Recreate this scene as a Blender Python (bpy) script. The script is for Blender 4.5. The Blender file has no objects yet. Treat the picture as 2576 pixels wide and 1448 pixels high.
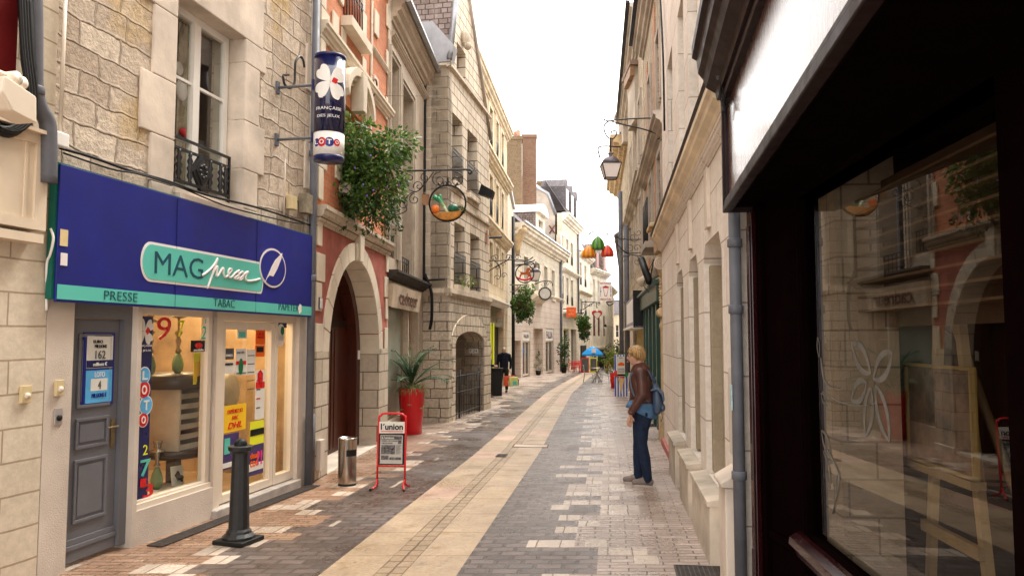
import bpy, bmesh, math, random
from mathutils import Vector, Matrix
from mathutils.geometry import tessellate_polygon
R = random.Random(7)
rad = math.radians
sc = bpy.context.scene
col = sc.collection
# ---------------------------------------------------------------- camera, sky, sun, exposure
FPX, CX, CY, EYE = 1932.0, 1288.0, 724.0, 1.75          # focal length and centre in pixels of a 2576-wide picture
PITCH = math.atan(129 / FPX)
cam = bpy.data.cameras.new('camera'); cam.lens = 27.0; cam.sensor_width = 36; cam.clip_end = 600; cam.clip_start = .05
co = bpy.data.objects.new('camera', cam); col.objects.link(co); sc.camera = co
co.location = (0, 0, EYE); co.rotation_euler = (math.pi / 2 + PITCH, 0, 0)
w = bpy.data.worlds.new('World'); sc.world = w; w.use_nodes = True
nt = w.node_tree; nt.nodes.clear()
sky = nt.nodes.new('ShaderNodeTexSky'); sky.sky_type = 'NISHITA'; sky.sun_disc = False
SUN_EL, SUN_ROT = rad(58), rad(35)
sky.sun_elevation = SUN_EL; sky.sun_rotation = SUN_ROT; sky.dust_density = 4; sky.air_density = 1.2
hs = nt.nodes.new('ShaderNodeHueSaturation'); hs.inputs['Saturation'].default_value = .10
mx = nt.nodes.new('ShaderNodeMix'); mx.data_type = 'RGBA'; mx.inputs[0].default_value = .75; mx.inputs[7].default_value = (9.0, 8.65, 8.3, 1)
bg = nt.nodes.new('ShaderNodeBackground'); bg.inputs[1].default_value = .12
ou = nt.nodes.new('ShaderNodeOutputWorld')
nt.links.new(sky.outputs[0], hs.inputs['Color']); nt.links.new(hs.outputs[0], mx.inputs[6])
nt.links.new(mx.outputs[2], bg.inputs[0]); nt.links.new(bg.outputs[0], ou.inputs[0])
sl = bpy.data.lights.new('sun', 'SUN'); sl.energy = 1.0; sl.angle = rad(20); sl.color = (1, .95, .86)
so = bpy.data.objects.new('sun', sl); col.objects.link(so)
so.rotation_euler = Vector((math.sin(SUN_ROT) * math.cos(SUN_EL), math.cos(SUN_ROT) * math.cos(SUN_EL), math.sin(SUN_EL))).to_track_quat('Z', 'Y').to_euler()
sc.view_settings.view_transform = 'Standard'; sc.view_settings.look = 'None'
sc.view_settings.exposure = 1.95; sc.view_settings.gamma = 1
try: sc.view_settings.use_curve_mapping = False
except Exception: pass

# ---------------------------------------------------------------- geometry helpers
def G(y):                                               # the street falls gently away from the camera
    q = max(0, y - 9)
    return -.0125 * (y - 9) - .000045 * q * q
CPTS = [(-6, -2.35), (0, -1.63), (5.6, -.92), (12.2, -.08), (29, 1.75), (43, 3.7), (62, 6.5), (100, 12), (140, 17)]
def cen(y):                                             # centre line of the pale paving band
    for (a, x0), (b, x1) in zip(CPTS, CPTS[1:]):
        if y <= b: return x0 + (x1 - x0) * (y - a) / (b - a)
    return x1
cp, sp = math.cos(PITCH), math.sin(PITCH)
def ray(px, py):
    x = (px - CX) / FPX; y = -(py - CY) / FPX
    return Vector((x, cp - y * sp, sp + y * cp))
def at(px, py, Y):
    d = ray(px, py); t = Y / d.y
    return Vector((d.x * t, Y, EYE + d.z * t))
def gp(px, py):
    d = ray(px, py); lo, hi = .5, 200
    for _ in range(50):
        m = (lo + hi) / 2
        if EYE + d.z / d.y * m > G(m): lo = m
        else: hi = m
    return Vector((d.x / d.y * lo, lo, G(lo)))
def gx(px, Y): return Vector(((px - CX) / FPX * Y, Y, G(Y)))
class Fr:                                               # a facade's own frame: s along it, d out of it, z up
    def __init__(s, A, B, side='L'):
        s.A = Vector((A[0], A[1], 0)); b = Vector((B[0], B[1], 0)); s.L = (b - s.A).length
        s.u = (b - s.A).normalized(); s.n = Vector((s.u.y, -s.u.x, 0)) if side == 'L' else Vector((-s.u.y, s.u.x, 0))
        s.side = side
    def w(s, p): return s.A + s.u * p[0] + s.n * p[1] + Vector((0, 0, p[2]))
    def hit(s, px, py, d=0):
        r = ray(px, py); P = s.A + s.n * d - Vector((0, 0, EYE))
        t = P.dot(s.n) / r.dot(s.n); q = r * t
        return ((q + Vector((0, 0, EYE)) - s.A).dot(s.u), q.z + EYE)
    def S(s, px, d=0, py=853): return s.hit(px, py, d)[0]
    def Z(s, px, py, d=0): return s.hit(px, py, d)[1]
    def rc(s, x0, yt, x1, yb, d=0):                      # rectangle: left px, top and bottom py at left, right px
        a = s.hit(x0, yt, d); b = s.hit(x0, yb, d); c = s.hit(x1, (yt + yb) / 2, d)
        return (min(a[0], c[0]), max(a[0], c[0]), b[1], a[1])
    def g(s, t): return G(s.w((t, 0, 0)).y)
class Wd:
    def w(s, p): return Vector(p)
W = Wd()
ORG = {}
SPLIT = {'arch_pier', 'niche_moulding', 'paper_flower', 'dressed_stone_surround', 'stone_quoins', 'rendered_pier', 'brick_patch', 'green_frame', 'rack_slats', 'window_surround', 'loose_wire', 'cable_strand', 'scrollwork'}
def setp(o, label=None, cat=None, group=None, kind=None):
    if label: o['label'] = label
    if cat: o['category'] = cat
    if group: o['group'] = group
    if kind: o['kind'] = kind
    return o
def thing(name, label, cat, loc=(0, 0, 0), rz=0, group=None):
    o = bpy.data.objects.new(name, None); o.empty_display_size = .2; col.objects.link(o)
    o.location = loc; o.rotation_euler = (0, 0, rz); ORG[o.name] = Vector(loc)
    return setp(o, label, cat, group)
def copy_tree(o, parent=None):
    c = o.copy(); col.objects.link(c)
    if parent: c.parent = parent
    for ch in list(o.children): copy_tree(ch, c)
    return c
class MB:
    def __init__(m, fr=None): m.v = []; m.f = []; m.sm = []; m.fr = fr; m.mi = []; m.c = 0; m.st = []
    def add(m, vs, fs, sm=False):
        i = len(m.v); m.st.append((i, len(m.f))); m.v += [tuple(p) for p in vs]
        for f in fs: m.f.append([i + k for k in f]); m.sm.append(sm); m.mi.append(m.c)
        return m
    def box(m, a0, a1, b0, b1, c0, c1):
        v = [(a0, b0, c0), (a1, b0, c0), (a1, b1, c0), (a0, b1, c0), (a0, b0, c1), (a1, b0, c1), (a1, b1, c1), (a0, b1, c1)]
        return m.add(v, [(0, 3, 2, 1), (4, 5, 6, 7), (0, 1, 5, 4), (1, 2, 6, 5), (2, 3, 7, 6), (3, 0, 4, 7)])
    def prism(m, pts, d0, d1, ax='d'):                   # outline in (s,z) [ax d] or (d,z) [ax s] or (s,d) [ax z], extruded
        k = {'d': lambda p, e: (p[0], e, p[1]), 's': lambda p, e: (e, p[0], p[1]), 'z': lambda p, e: (p[0], p[1], e)}[ax]
        n = len(pts); v = [k(p, d0) for p in pts] + [k(p, d1) for p in pts]
        tr = tessellate_polygon([[Vector((p[0], p[1], 0)) for p in pts]])
        fs = [tuple(t) for t in tr] + [tuple(x + n for x in reversed(t)) for t in tr]
        fs += [(i, (i + 1) % n, (i + 1) % n + n, i + n) for i in range(n)]
        return m.add(v, fs)
    def quad(m, *p): return m.add(p, [tuple(range(len(p)))])
    def wall(m, outer, holes=(), d=0, depth=.25, thick=.3):
        loops = [outer] + list(holes); allp = [p for l in loops for p in l]
        tr = tessellate_polygon([[Vector((p[0], p[1], 0)) for p in l] for l in loops])
        m.add([(p[0], d, p[1]) for p in allp], [tuple(t) for t in tr])
        for k, l in enumerate(loops):
            e = d - (thick if k == 0 else depth); n = len(l)
            if e == d: continue
            m.add([(p[0], d, p[1]) for p in l] + [(p[0], e, p[1]) for p in l], [(i, (i + 1) % n, (i + 1) % n + n, i + n) for i in range(n)])
        return m
    def tube(m, pts, r, n=8, cap=True, sm=True):
        pts = [Vector(p) for p in pts]; N = len(pts); vs = []
        rr = r if isinstance(r, (list, tuple)) else [r] * N
        up = None
        for i, p in enumerate(pts):
            t = (pts[min(i + 1, N - 1)] - pts[max(i - 1, 0)])
            t = t.normalized() if t.length > 1e-9 else Vector((0, 0, 1))
            if up is None: up = Vector((0, 0, 1)) if abs(t.z) < .9 else Vector((1, 0, 0))
            a = (up - t * up.dot(t)); a = a.normalized() if a.length > 1e-6 else t.orthogonal().normalized()
            b = t.cross(a); up = a
            for k in range(n):
                an = 2 * math.pi * k / n; vs.append(p + (a * math.cos(an) + b * math.sin(an)) * rr[i])
        fs = [(i * n + k, i * n + (k + 1) % n, (i + 1) * n + (k + 1) % n, (i + 1) * n + k) for i in range(N - 1) for k in range(n)]
        if cap: fs += [tuple(range(n))[::-1], tuple((N - 1) * n + k for k in range(n))]
        return m.add(vs, fs, sm)
    def lathe(m, c, prof, n=24, sm=True, sx=1, sy=1):
        vs = []; c = Vector(c)
        for r, z in prof:
            for k in range(n): an = 2 * math.pi * k / n; vs.append((c.x + r * sx * math.cos(an), c.y + r * sy * math.sin(an), c.z + z))
        N = len(prof)
        fs = [(i * n + k, i * n + (k + 1) % n, (i + 1) * n + (k + 1) % n, (i + 1) * n + k) for i in range(N - 1) for k in range(n)]
        if prof[0][0] > 1e-4: fs.append(tuple(range(n))[::-1])
        if prof[-1][0] > 1e-4: fs.append(tuple((N - 1) * n + k for k in range(n)))
        return m.add(vs, fs, sm)
    def ball(m, c, r, n=14, k=10):
        r = r if isinstance(r, (list, tuple)) else (r, r, r)
        return m.lathe(c, [(max(1e-5, r[0] * math.sin(math.pi * i / k)), -r[2] * math.cos(math.pi * i / k)) for i in range(k + 1)], n, True, 1, r[1] / r[0])
    def build(m, name, mat, parent=None, label=None, cat=None, group=None, kind=None, bevel=0, recalc=True):
        if name in SPLIT and len(m.st) > 1:              # pieces that do not touch become parts of their own
            st = m.st + [(len(m.v), len(m.f))]; bb = []
            for (a, _), (b, _) in zip(st, st[1:]): q = m.v[a:b]; bb.append([(min(p[i] for p in q) - .006, max(p[i] for p in q) + .006) for i in range(3)])
            g = list(range(len(bb)))
            for i in range(len(bb)):
                for j in range(i):
                    if all(bb[i][k][0] <= bb[j][k][1] and bb[j][k][0] <= bb[i][k][1] for k in range(3)): gi, gj = g[i], g[j]; g = [gj if x == gi else x for x in g]
            if len(set(g)) > 1:
                for c in sorted(set(g)):
                    n = MB(m.fr)
                    for i in range(len(bb)):
                        if g[i] == c: (a, fa), (b, fb) = st[i], st[i + 1]; n.add(m.v[a:b], [[x - a for x in f] for f in m.f[fa:fb]], m.sm[fa])
                    n.st = n.st[:1]; last = n.build(name, mat, parent, label, cat, group, kind, bevel, recalc)
                return last
        W_ = [m.fr.w(p) for p in m.v] if m.fr else [Vector(p) for p in m.v]
        me = bpy.data.meshes.new(name); o = bpy.data.objects.new(name, me); col.objects.link(o)
        if m.fr:
            if parent: og = ORG[parent.name]
            else:
                og = Vector([(min(p[i] for p in W_) + max(p[i] for p in W_)) / 2 for i in range(3)]); og.z = min(p.z for p in W_); o.location = og
        else: og = Vector((0, 0, 0))
        ORG[o.name] = og
        me.from_pydata([p - og for p in W_], [], m.f)
        uvl = me.uv_layers.new(name='UV')
        dat = [0.0] * (2 * len(me.loops)); li = 0
        for f in m.f:
            p = [m.v[i] for i in f]
            nx = ny = nz = 0
            for i in range(len(p)):
                a, b = p[i], p[(i + 1) % len(p)]
                nx += (a[1] - b[1]) * (a[2] + b[2]); ny += (a[2] - b[2]) * (a[0] + b[0]); nz += (a[0] - b[0]) * (a[1] + b[1])
            nx, ny, nz = abs(nx), abs(ny), abs(nz)
            for q in p:
                if ny >= nx and ny >= nz: u = (q[0], q[2])
                elif nx >= nz: u = (q[1] + q[0] * .37, q[2])
                else: u = (q[0], q[1])
                dat[li] = u[0]; dat[li + 1] = u[1]; li += 2
        uvl.data.foreach_set('uv', dat)
        for x in (mat if isinstance(mat, (list, tuple)) else [mat]): me.materials.append(x)
        me.polygons.foreach_set('use_smooth', m.sm); me.polygons.foreach_set('material_index', m.mi)
        if recalc:
            bm = bmesh.new(); bm.from_mesh(me); bmesh.ops.recalc_face_normals(bm, faces=bm.faces[:]); bm.to_mesh(me); bm.free()
        me.update()
        if parent: o.parent = parent
        if bevel:
            b = o.modifiers.new('bevel', 'BEVEL'); b.width = bevel; b.segments = 2; b.limit_method = 'ANGLE'
        return setp(o, label, cat, group, kind)
def rect(s0, s1, z0, z1): return [(s0, z0), (s1, z0), (s1, z1), (s0, z1)]
def arch(s0, s1, z0, zs, zt, n=16):                      # opening with an arched head: springs at zs, crown at zt
    c = (s0 + s1) / 2; r = (s1 - s0) / 2
    return [(s0, z0), (s1, z0)] + [(c + r * math.cos(math.pi * i / n), zs + (zt - zs) * math.sin(math.pi * i / n)) for i in range(n + 1)]
def bar(m, p, q, r, n=6): return m.tube([p, q], r, n)
def spiral(o, ex, ez, r0, r1, a0, a1, n=20):             # scroll of wrought iron in the plane ex, ez
    o = Vector(o); ex = Vector(ex); ez = Vector(ez); out = []
    for i in range(n + 1):
        t = i / n; a = rad(a0 + (a1 - a0) * t); r = r0 + (r1 - r0) * t
        out.append(o + ex * r * math.cos(a) + ez * r * math.sin(a))
    return out
def bez(p, n=12):                                        # smooth curve through the points (Catmull-Rom)
    p = [Vector(a) for a in p]; q = [2 * p[0] - p[1]] + p + [2 * p[-1] - p[-2]]; out = []
    for i in range(1, len(q) - 2):
        for k in range(n):
            t = k / n
            out.append(.5 * (2 * q[i] + (q[i + 1] - q[i - 1]) * t + (2 * q[i - 1] - 5 * q[i] + 4 * q[i + 1] - q[i + 2]) * t * t + (3 * q[i] - q[i - 1] - 3 * q[i + 1] + q[i + 2]) * t ** 3))
    out.append(p[-1]); return out
def text(st, fr, s0, s1, z0, z1, d, mat, parent, name='lettering', thick=.004, shear=0, off=0, rev=False):
    cu = bpy.data.curves.new('t', 'FONT'); cu.body = st; cu.size = 1; cu.extrude = .5; cu.shear = shear; cu.offset = off
    cu.resolution_u = 3
    to = bpy.data.objects.new('t', cu); col.objects.link(to)
    dg = bpy.context.evaluated_depsgraph_get(); me = to.evaluated_get(dg).to_mesh()
    vs = [tuple(v.co) for v in me.vertices]; fs = [tuple(p.vertices) for p in me.polygons]
    to.evaluated_get(dg).to_mesh_clear(); bpy.data.objects.remove(to); bpy.data.curves.remove(cu)
    if not vs: return None
    x0 = min(v[0] for v in vs); x1 = max(v[0] for v in vs); y0 = min(v[1] for v in vs); y1 = max(v[1] for v in vs)
    m = MB(fr)
    out = []
    for v in vs:
        a = (v[0] - x0) / (x1 - x0)
        if rev: a = 1 - a
        out.append((s0 + (s1 - s0) * a, d + thick * (v[2] + .5), z0 + (z1 - z0) * (v[1] - y0) / (y1 - y0)))
    m.add(out, fs)
    if parent is None: return m
    return m.build(name, mat, parent)
# ---------------------------------------------------------------- materials
class NT:
    def __init__(s, name, rough=.6, spec=.5, metal=0):
        s.m = bpy.data.materials.new(name); s.m.use_nodes = True; s.t = s.m.node_tree
        s.b = s.t.nodes['Principled BSDF']; s.out = s.t.nodes['Material Output']
        s.b.inputs['Roughness'].default_value = rough; s.b.inputs['Metallic'].default_value = metal
        s.b.inputs['Specular IOR Level'].default_value = spec
    def n(s, ty, ins=None, **kw):
        x = s.t.nodes.new('ShaderNode' + ty)
        for k, v in kw.items(): setattr(x, k, v)
        for k, v in (ins or {}).items():
            if isinstance(v, bpy.types.NodeSocket): s.t.links.new(v, x.inputs[k])
            else: x.inputs[k].default_value = v
        return x
    def l(s, a, b): s.t.links.new(a, b)
    def math(s, op, a, b=0, c=0):
        x = s.n('Math', operation=op)
        for i, v in enumerate((a, b, c)):
            if isinstance(v, bpy.types.NodeSocket): s.l(v, x.inputs[i])
            else: x.inputs[i].default_value = v
        return x.outputs[0]
    def mix(s, f, a, b, bt='MIX'):
        x = s.n('Mix', data_type='RGBA', blend_type=bt)
        for i, v in ((0, f), (6, a), (7, b)):
            if isinstance(v, bpy.types.NodeSocket): s.l(v, x.inputs[i])
            else: x.inputs[i].default_value = v if i == 0 else c4(v)
        return x.outputs[2]
    def noise(s, vec, scale, detail=4, rough=.6, dist=0):
        return s.n('TexNoise', {'Vector': vec, 'Scale': scale, 'Detail': detail, 'Roughness': rough, 'Distortion': dist}).outputs['Fac']
    def rng(s, v, a, b, c=0, d=1):
        x = s.n('MapRange', {0: v, 1: a, 2: b, 3: c, 4: d}); return x.outputs[0]
    def bump(s, h, st=.3, dist=.02):
        x = s.n('Bump', {'Height': h, 'Strength': st, 'Distance': dist}); s.l(x.outputs[0], s.b.inputs['Normal'])
    def uv(s): return s.n('TexCoord').outputs['UV']
    def obj(s): return s.n('TexCoord').outputs['Object']
    def scl(s, v, x, y, z=1): return s.n('Mapping', {'Vector': v, 'Scale': (x, y, z)}).outputs[0]
def c4(c): return tuple(c) + (1,) if len(c) == 3 else tuple(c)
def k3(c, k): return tuple(min(1, x * k) for x in c)
def pm(name, c, rough=.6, metal=0, var=.15, vs=5, bump=0, bs=60, spec=.5, coat=0, uv=False):
    t = NT(name, rough, (.22 if rough >= .5 else spec), metal); v = t.uv() if uv else t.obj()
    n = t.noise(v, vs); t.l(t.mix(t.rng(n, .3, .7), k3(c, 1 - var), k3(c, 1 + var)), t.b.inputs['Base Color'])
    if bump: t.bump(t.noise(v, bs, 3), bump, .01)
    if rough > .15 and not metal: t.l(t.rng(t.noise(v, vs * 2.3), .3, .7, rough * .85, min(1, rough * 1.15)), t.b.inputs['Roughness'])
    if coat: t.b.inputs['Coat Weight'].default_value = coat
    return t.m
def ash(name, c1, c2, mo, bw, rh, ms, bump=.5, warp=0, stain=.3, rough=.85, sc_=(.12, .10, .08), off=.5, grain=.12, bdist=.015, patch=None, sm=.1):
    t = NT(name, rough, .2); uv = t.uv()
    v = uv
    if warp:
        nn = t.n('TexNoise', {'Vector': uv, 'Scale': 1.6, 'Detail': 2}).outputs['Color']
        v = t.n('VectorMath', {0: t.n('VectorMath', {0: nn, 1: (.5, .5, .5)}, operation='SUBTRACT').outputs[0], 'Scale': warp}, operation='SCALE').outputs[0]
        n2 = t.n('TexNoise', {'Vector': uv, 'Scale': 9, 'Detail': 2}).outputs['Color']
        v2 = t.n('VectorMath', {0: t.n('VectorMath', {0: n2, 1: (.5, .5, .5)}, operation='SUBTRACT').outputs[0], 'Scale': warp * .22}, operation='SCALE').outputs[0]
        v = t.n('VectorMath', {0: uv, 1: v}, operation='ADD').outputs[0]
        v = t.n('VectorMath', {0: v, 1: v2}, operation='ADD').outputs[0]
    br = t.n('TexBrick', {'Vector': v, 'Color1': c4(c1), 'Color2': c4(c2), 'Mortar': c4(mo), 'Scale': 1, 'Mortar Size': ms, 'Mortar Smooth': sm, 'Brick Width': bw, 'Row Height': rh, 'Bias': 0}, offset=off, squash=.72 if warp else 1, squash_frequency=3)
    c = br.outputs['Color']
    if patch: c = t.mix(t.rng(t.noise(uv, .9, 3), .55, .68), c, patch)
    g = t.noise(uv, 14, 6, .7); c = t.mix(1, c, t.mix(t.rng(g, .25, .75), (1 - grain * 1.6,) * 3, (1 + grain,) * 3), 'MULTIPLY')
    b2 = t.noise(uv, .8, 4); c = t.mix(1, c, t.mix(t.rng(b2, .3, .7), (.84, .82, .79), (1.06, 1.05, 1.04)), 'MULTIPLY')
    if stain:
        st = t.noise(t.scl(uv, 2.4, .35), 1.7, 6, .65); f = t.rng(st, .52, .75, 0, stain)
        c = t.mix(f, c, sc_)
    t.l(c, t.b.inputs['Base Color'])
    h = t.math('SUBTRACT', 1, br.outputs['Fac']); h = t.math('ADD', h, t.math('MULTIPLY', t.noise(uv, 22, 5, .7), .35 if bump < .7 else .9))
    t.bump(h, bump, bdist)
    return t.m
def glass(name, tint=(.9, .95, .93), f0=.05, rough=.0, k=1.0):
    t = NT(name); t.t.nodes.remove(t.b)
    f = t.n('LayerWeight', {'Blend': .5}).outputs['Facing']
    f = t.math('MULTIPLY_ADD', t.math('POWER', f, 4.2), (1 - f0) * k, f0)
    a = t.n('BsdfTransparent', {'Color': c4(tint)}); b = t.n('BsdfGlossy', {'Color': (1, 1, 1, 1), 'Roughness': rough})
    mxs = t.n('MixShader', {0: f, 1: a.outputs[0], 2: b.outputs[0]}); t.l(mxs.outputs[0], t.out.inputs[0]); return t.m
def emit(name, c, s):
    t = NT(name); t.b.inputs['Base Color'].default_value = c4(c); t.b.inputs['Emission Color'].default_value = c4(c); t.b.inputs['Emission Strength'].default_value = s; return t.m
def leafm(name, a, b, c=None):
    t = NT(name, .5, .4); r = t.n('NewGeometry').outputs['Random Per Island']
    cr = t.n('ValToRGB', {0: r}); e = cr.color_ramp.elements; e[0].color = c4(a); e[1].color = c4(b); e[1].position = .8
    if c: x = e.new(.93); x.color = c4(c)
    t.l(cr.outputs[0], t.b.inputs['Base Color'])
    t.b.inputs['Transmission Weight'].default_value = 0
    tr = t.n('BsdfTranslucent', {'Color': cr.outputs[0]}); ms = t.n('MixShader', {0: .3, 1: t.b.outputs[0], 2: tr.outputs[0]}); t.l(ms.outputs[0], t.out.inputs[0])
    return t.m
def ironm(name='wrought_iron', c=(.012, .012, .013)): return pm(name, c, .45, 0, .3, 20, .2, 80)
M = {}
M['rubble'] = ash('rubble_stone', (.52, .42, .33), (.74, .63, .51), (.46, .37, .29), .44, .20, .014, .8, .16, .30, patch=(.58, .42, .22), sc_=(.22, .17, .12), bdist=.03, sm=.8, grain=.26)
M['dressed'] = pm('dressed_stone', (.62, .53, .44), .85, 0, .30, 1.5, .25, 30)
M['stucco'] = pm('pink_beige_stucco', (.62, .53, .45), .9, 0, .24, 1.0, .5, 90)
M['brickpaint'] = ash('cream_painted_brick', (.66, .57, .45), (.69, .60, .48), (.40, .31, .22), 1.1, .23, .007, .5, .02, .12, sc_=(.3, .22, .15))
M['arch'] = ash('arch_ashlar', (.62, .54, .44), (.52, .45, .36), (.18, .14, .10), .50, .30, .009, .6, 0, .5, sc_=(.30, .25, .19))
M['redbrick'] = ash('orange_brick', (.58, .19, .09), (.68, .26, .13), (.50, .30, .20), .22, .065, .008, .4, 0, .2, sc_=(.25, .12, .08))
M['redpaint'] = pm('faded_red_render', (.40, .13, .10), .85, 0, .4, 2.2, .2, 40)
M['white_stone'] = pm('pale_dressed_stone', (.68, .60, .48), .85, 0, .16, 1.6, .25, 35)
M['greystone'] = ash('grey_ornate_stone', (.56, .47, .37), (.47, .39, .31), (.48, .41, .32), .75, .34, .006, .35, 0, .45, sc_=(.14, .11, .09))
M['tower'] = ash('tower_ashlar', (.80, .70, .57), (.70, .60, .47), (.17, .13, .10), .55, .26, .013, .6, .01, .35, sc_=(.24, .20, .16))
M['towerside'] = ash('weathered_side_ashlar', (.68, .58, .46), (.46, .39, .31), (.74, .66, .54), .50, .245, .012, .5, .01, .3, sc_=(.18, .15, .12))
M['rock'] = ash('rock_faced_stone', (.76, .66, .53), (.60, .50, .39), (.20, .16, .11), .40, .215, .012, 1.0, .02, .2, sc_=(.2, .17, .13), bdist=.06, grain=.25, sm=.5)
M['yellow'] = ash('yellow_limestone', (.72, .60, .42), (.66, .54, .37), (.42, .32, .21), .8, .36, .008, .3, 0, .35, sc_=(.4, .3, .18))
M['yellowtrim'] = pm('yellow_limestone_trim', (.74, .63, .46), .8, 0, .25, 1.4, .1, 30)
M['cream'] = ash('cream_limestone', (.74, .67, .55), (.68, .61, .49), (.48, .40, .30), .8, .36, .008, .3, 0, .38, sc_=(.35, .28, .2))
M['creamtrim'] = pm('cream_trim', (.74, .67, .55), .8, 0, .28, 1.1, .15, 30)
M['pinkshop'] = ash('pinkish_shop_render', (.64, .55, .48), (.60, .51, .44), (.30, .24, .2), 3.0, .36, .008, .3, 0, .1)
M['plaster'] = pm('stained_grey_plaster', (.42, .36, .30), .9, 0, .35, .8, .3, 12)
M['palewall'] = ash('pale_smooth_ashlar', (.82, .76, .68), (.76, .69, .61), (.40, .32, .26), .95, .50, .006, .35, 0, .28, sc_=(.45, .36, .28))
M['nichein'] = ash('shaded_tan_niche_stone', (.38, .31, .22), (.32, .26, .18), (.34, .27, .19), .9, .42, .006, .3, 0, .3, sc_=(.3, .23, .16))  # tan stone, darkened further to put the recess shade into the colour
M['oldstone'] = ash('old_flaking_stone', (.62, .53, .40), (.46, .37, .27), (.30, .22, .15), .45, .24, .012, 1.0, .08, .55, sc_=(.20, .13, .09), bdist=.05, grain=.25)
M['ochre'] = pm('ochre_weathered_stone', (.52, .38, .22), .9, 0, .4, 3, .8, 25)
M['slate'] = ash('mossy_slate_tiles', (.20, .15, .13), (.30, .24, .22), (.07, .05, .045), .22, .15, .012, 1.0, .02, .5, sc_=(.48, .42, .38), bdist=.03)
M['slate2'] = ash('dark_slate', (.12, .11, .12), (.17, .15, .16), (.06, .055, .06), .22, .15, .008, .5, 0, .1)
M['chimney'] = ash('yellow_brown_brick', (.22, .14, .08), (.12, .08, .045), (.26, .20, .13), .22, .07, .012, .6, .01, .3)
M['chimney2'] = ash('red_brown_brick', (.20, .09, .06), (.26, .16, .10), (.22, .16, .12), .22, .07, .012, .6, .01, .4, sc_=(.2, .09, .06))
M['zinc'] = pm('zinc_sheet', (.34, .35, .37), .35, .6, .2, 3)
M['pipe'] = pm('grey_pipe_paint', (.12, .123, .14), .5, .0, .2, 4)
M['iron'] = ironm(); M['cable'] = pm('black_cable', (.012, .012, .012), .5)
M['whiteframe'] = pm('white_window_frame', (.78, .75, .70), .45, 0, .05, 3)
M['creamframe'] = pm('cream_pvc_frame', (.72, .62, .50), .4, 0, .05, 3)
M['dark'] = pm('dark_interior', (.02, .018, .016), .8)
M['darkglass'] = pm('dark_window_glass', (.025, .025, .028), .06, 0, .3, 1)
M['glass'] = glass('clear_glass'); M['shopglass'] = glass('shop_window_glass', (.86, .88, .84), .04, 0, .8); M['darkshopglass'] = glass('street_side_shop_glass', (.62, .60, .55), .035, 0, .85)
M['curtain'] = pm('beige_net_curtain', (.42, .34, .24), .9, 0, .3, 9)
M['blue'] = pm('royal_blue_sign_panel', (.005, .012, .19), .42, 0, .28, 1.3); M['navy'] = pm('navy_paint', (.008, .012, .09), .3, 0, .1, 2)
M['teal'] = pm('turquoise_sign_panel', (.10, .50, .41), .45, 0, .06, 2); M['darkteal'] = pm('dark_teal_lettering', (.004, .06, .10), .4)
M['green_edge'] = pm('dark_green_box_edge', (.01, .12, .09), .5)
M['pinkwhite'] = pm('off_white_lettering', (.80, .72, .70), .45, 0, .04)
M['white'] = pm('white_paint', (.82, .80, .76), .5, 0, .04); M['black'] = pm('black_paint', (.012, .012, .012), .5)
M['greydoor'] = pm('blue_grey_door_paint', (.14, .14, .155), .45, 0, .12, 2, .1, 60)
M['brass'] = pm('worn_brass', (.30, .22, .12), .4, .8, .3, 20); M['steel'] = pm('brushed_steel', (.40, .36, .32), .22, 1, .12, 3)
M['red'] = pm('red_enamel', (.62, .010, .014), .28, 0, .08, 3); M['redplastic'] = pm('red_planter_plastic', (.60, .008, .014), .33, 0, .08, 3)
M['yellowp'] = pm('yellow_paper', (.85, .52, .02), .5, 0, .04); M['limep'] = pm('lime_paper', (.75, .78, .03), .5, 0, .04)
M['orangep'] = pm('orange_paper', (.85, .13, .01), .5, 0, .04); M['paper'] = pm('white_paper', (.72, .70, .64), .6, 0, .06, 8); M['greenp'] = pm('green_ink', (.01, .16, .06), .5)
M['lblue'] = pm('light_blue_ink', (.10, .42, .75), .4, 0, .15, 9); M['purple'] = pm('purple_poster', (.05, .03, .14), .4, 0, .3, 9); M['pink'] = pm('pink_ink', (.8, .05, .25), .5)
M['greyp'] = pm('grey_newsprint', (.10, .10, .10), .7, 0, .6, 30)
M['wood'] = pm('worn_wood', (.26, .15, .08), .6, 0, .35, 6, .3, 40); M['lightwood'] = pm('light_easel_wood', (.50, .36, .20), .55, 0, .2, 5)
M['greenleaf'] = leafm('green_leaves', (.025, .07, .012), (.11, .21, .035), (.18, .28, .06)); M['brownleaf'] = leafm('brown_leaves', (.10, .035, .015), (.22, .09, .04))
M['darkleaf'] = leafm('dark_leaves', (.015, .04, .012), (.06, .12, .025)); M['yleaf'] = leafm('yellow_green_leaves', (.12, .19, .02), (.30, .36, .06))
M['palm'] = leafm('palm_leaf', (.018, .055, .02), (.06, .13, .045)); M['spider'] = leafm('pale_grassy_leaf', (.14, .22, .06), (.40, .44, .20))
def woodm(name, c, sx=14, sz=.7, rough=.5, coat=0):
    t = NT(name, rough, .12); v = t.scl(t.uv(), sx, sz); n = t.noise(v, 2.5, 6, .7, .6)
    t.l(t.mix(t.rng(n, .3, .7), k3(c, .55), k3(c, 1.35)), t.b.inputs['Base Color']); t.bump(n, .15, .01)
    pl = t.n('TexBrick', {'Vector': t.uv(), 'Scale': 1})
    t.b.inputs['Coat Weight'].default_value = coat; return t.m
M['reddoor'] = woodm('red_brown_door_wood', (.065, .014, .007), 16, .8, .45, .2)
M['darkdoor'] = woodm('dark_door_wood', (.022, .008, .005), 16, .8, .5)
M['soffitwood'] = woodm('red_brown_board_ceiling', (.05, .014, .008), .7, 22, .5)
M['wine'] = pm('wine_red_gloss_paint', (.020, .0022, .003), .25, 0, .3, 4, .06, 30, .5, .5)
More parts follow.
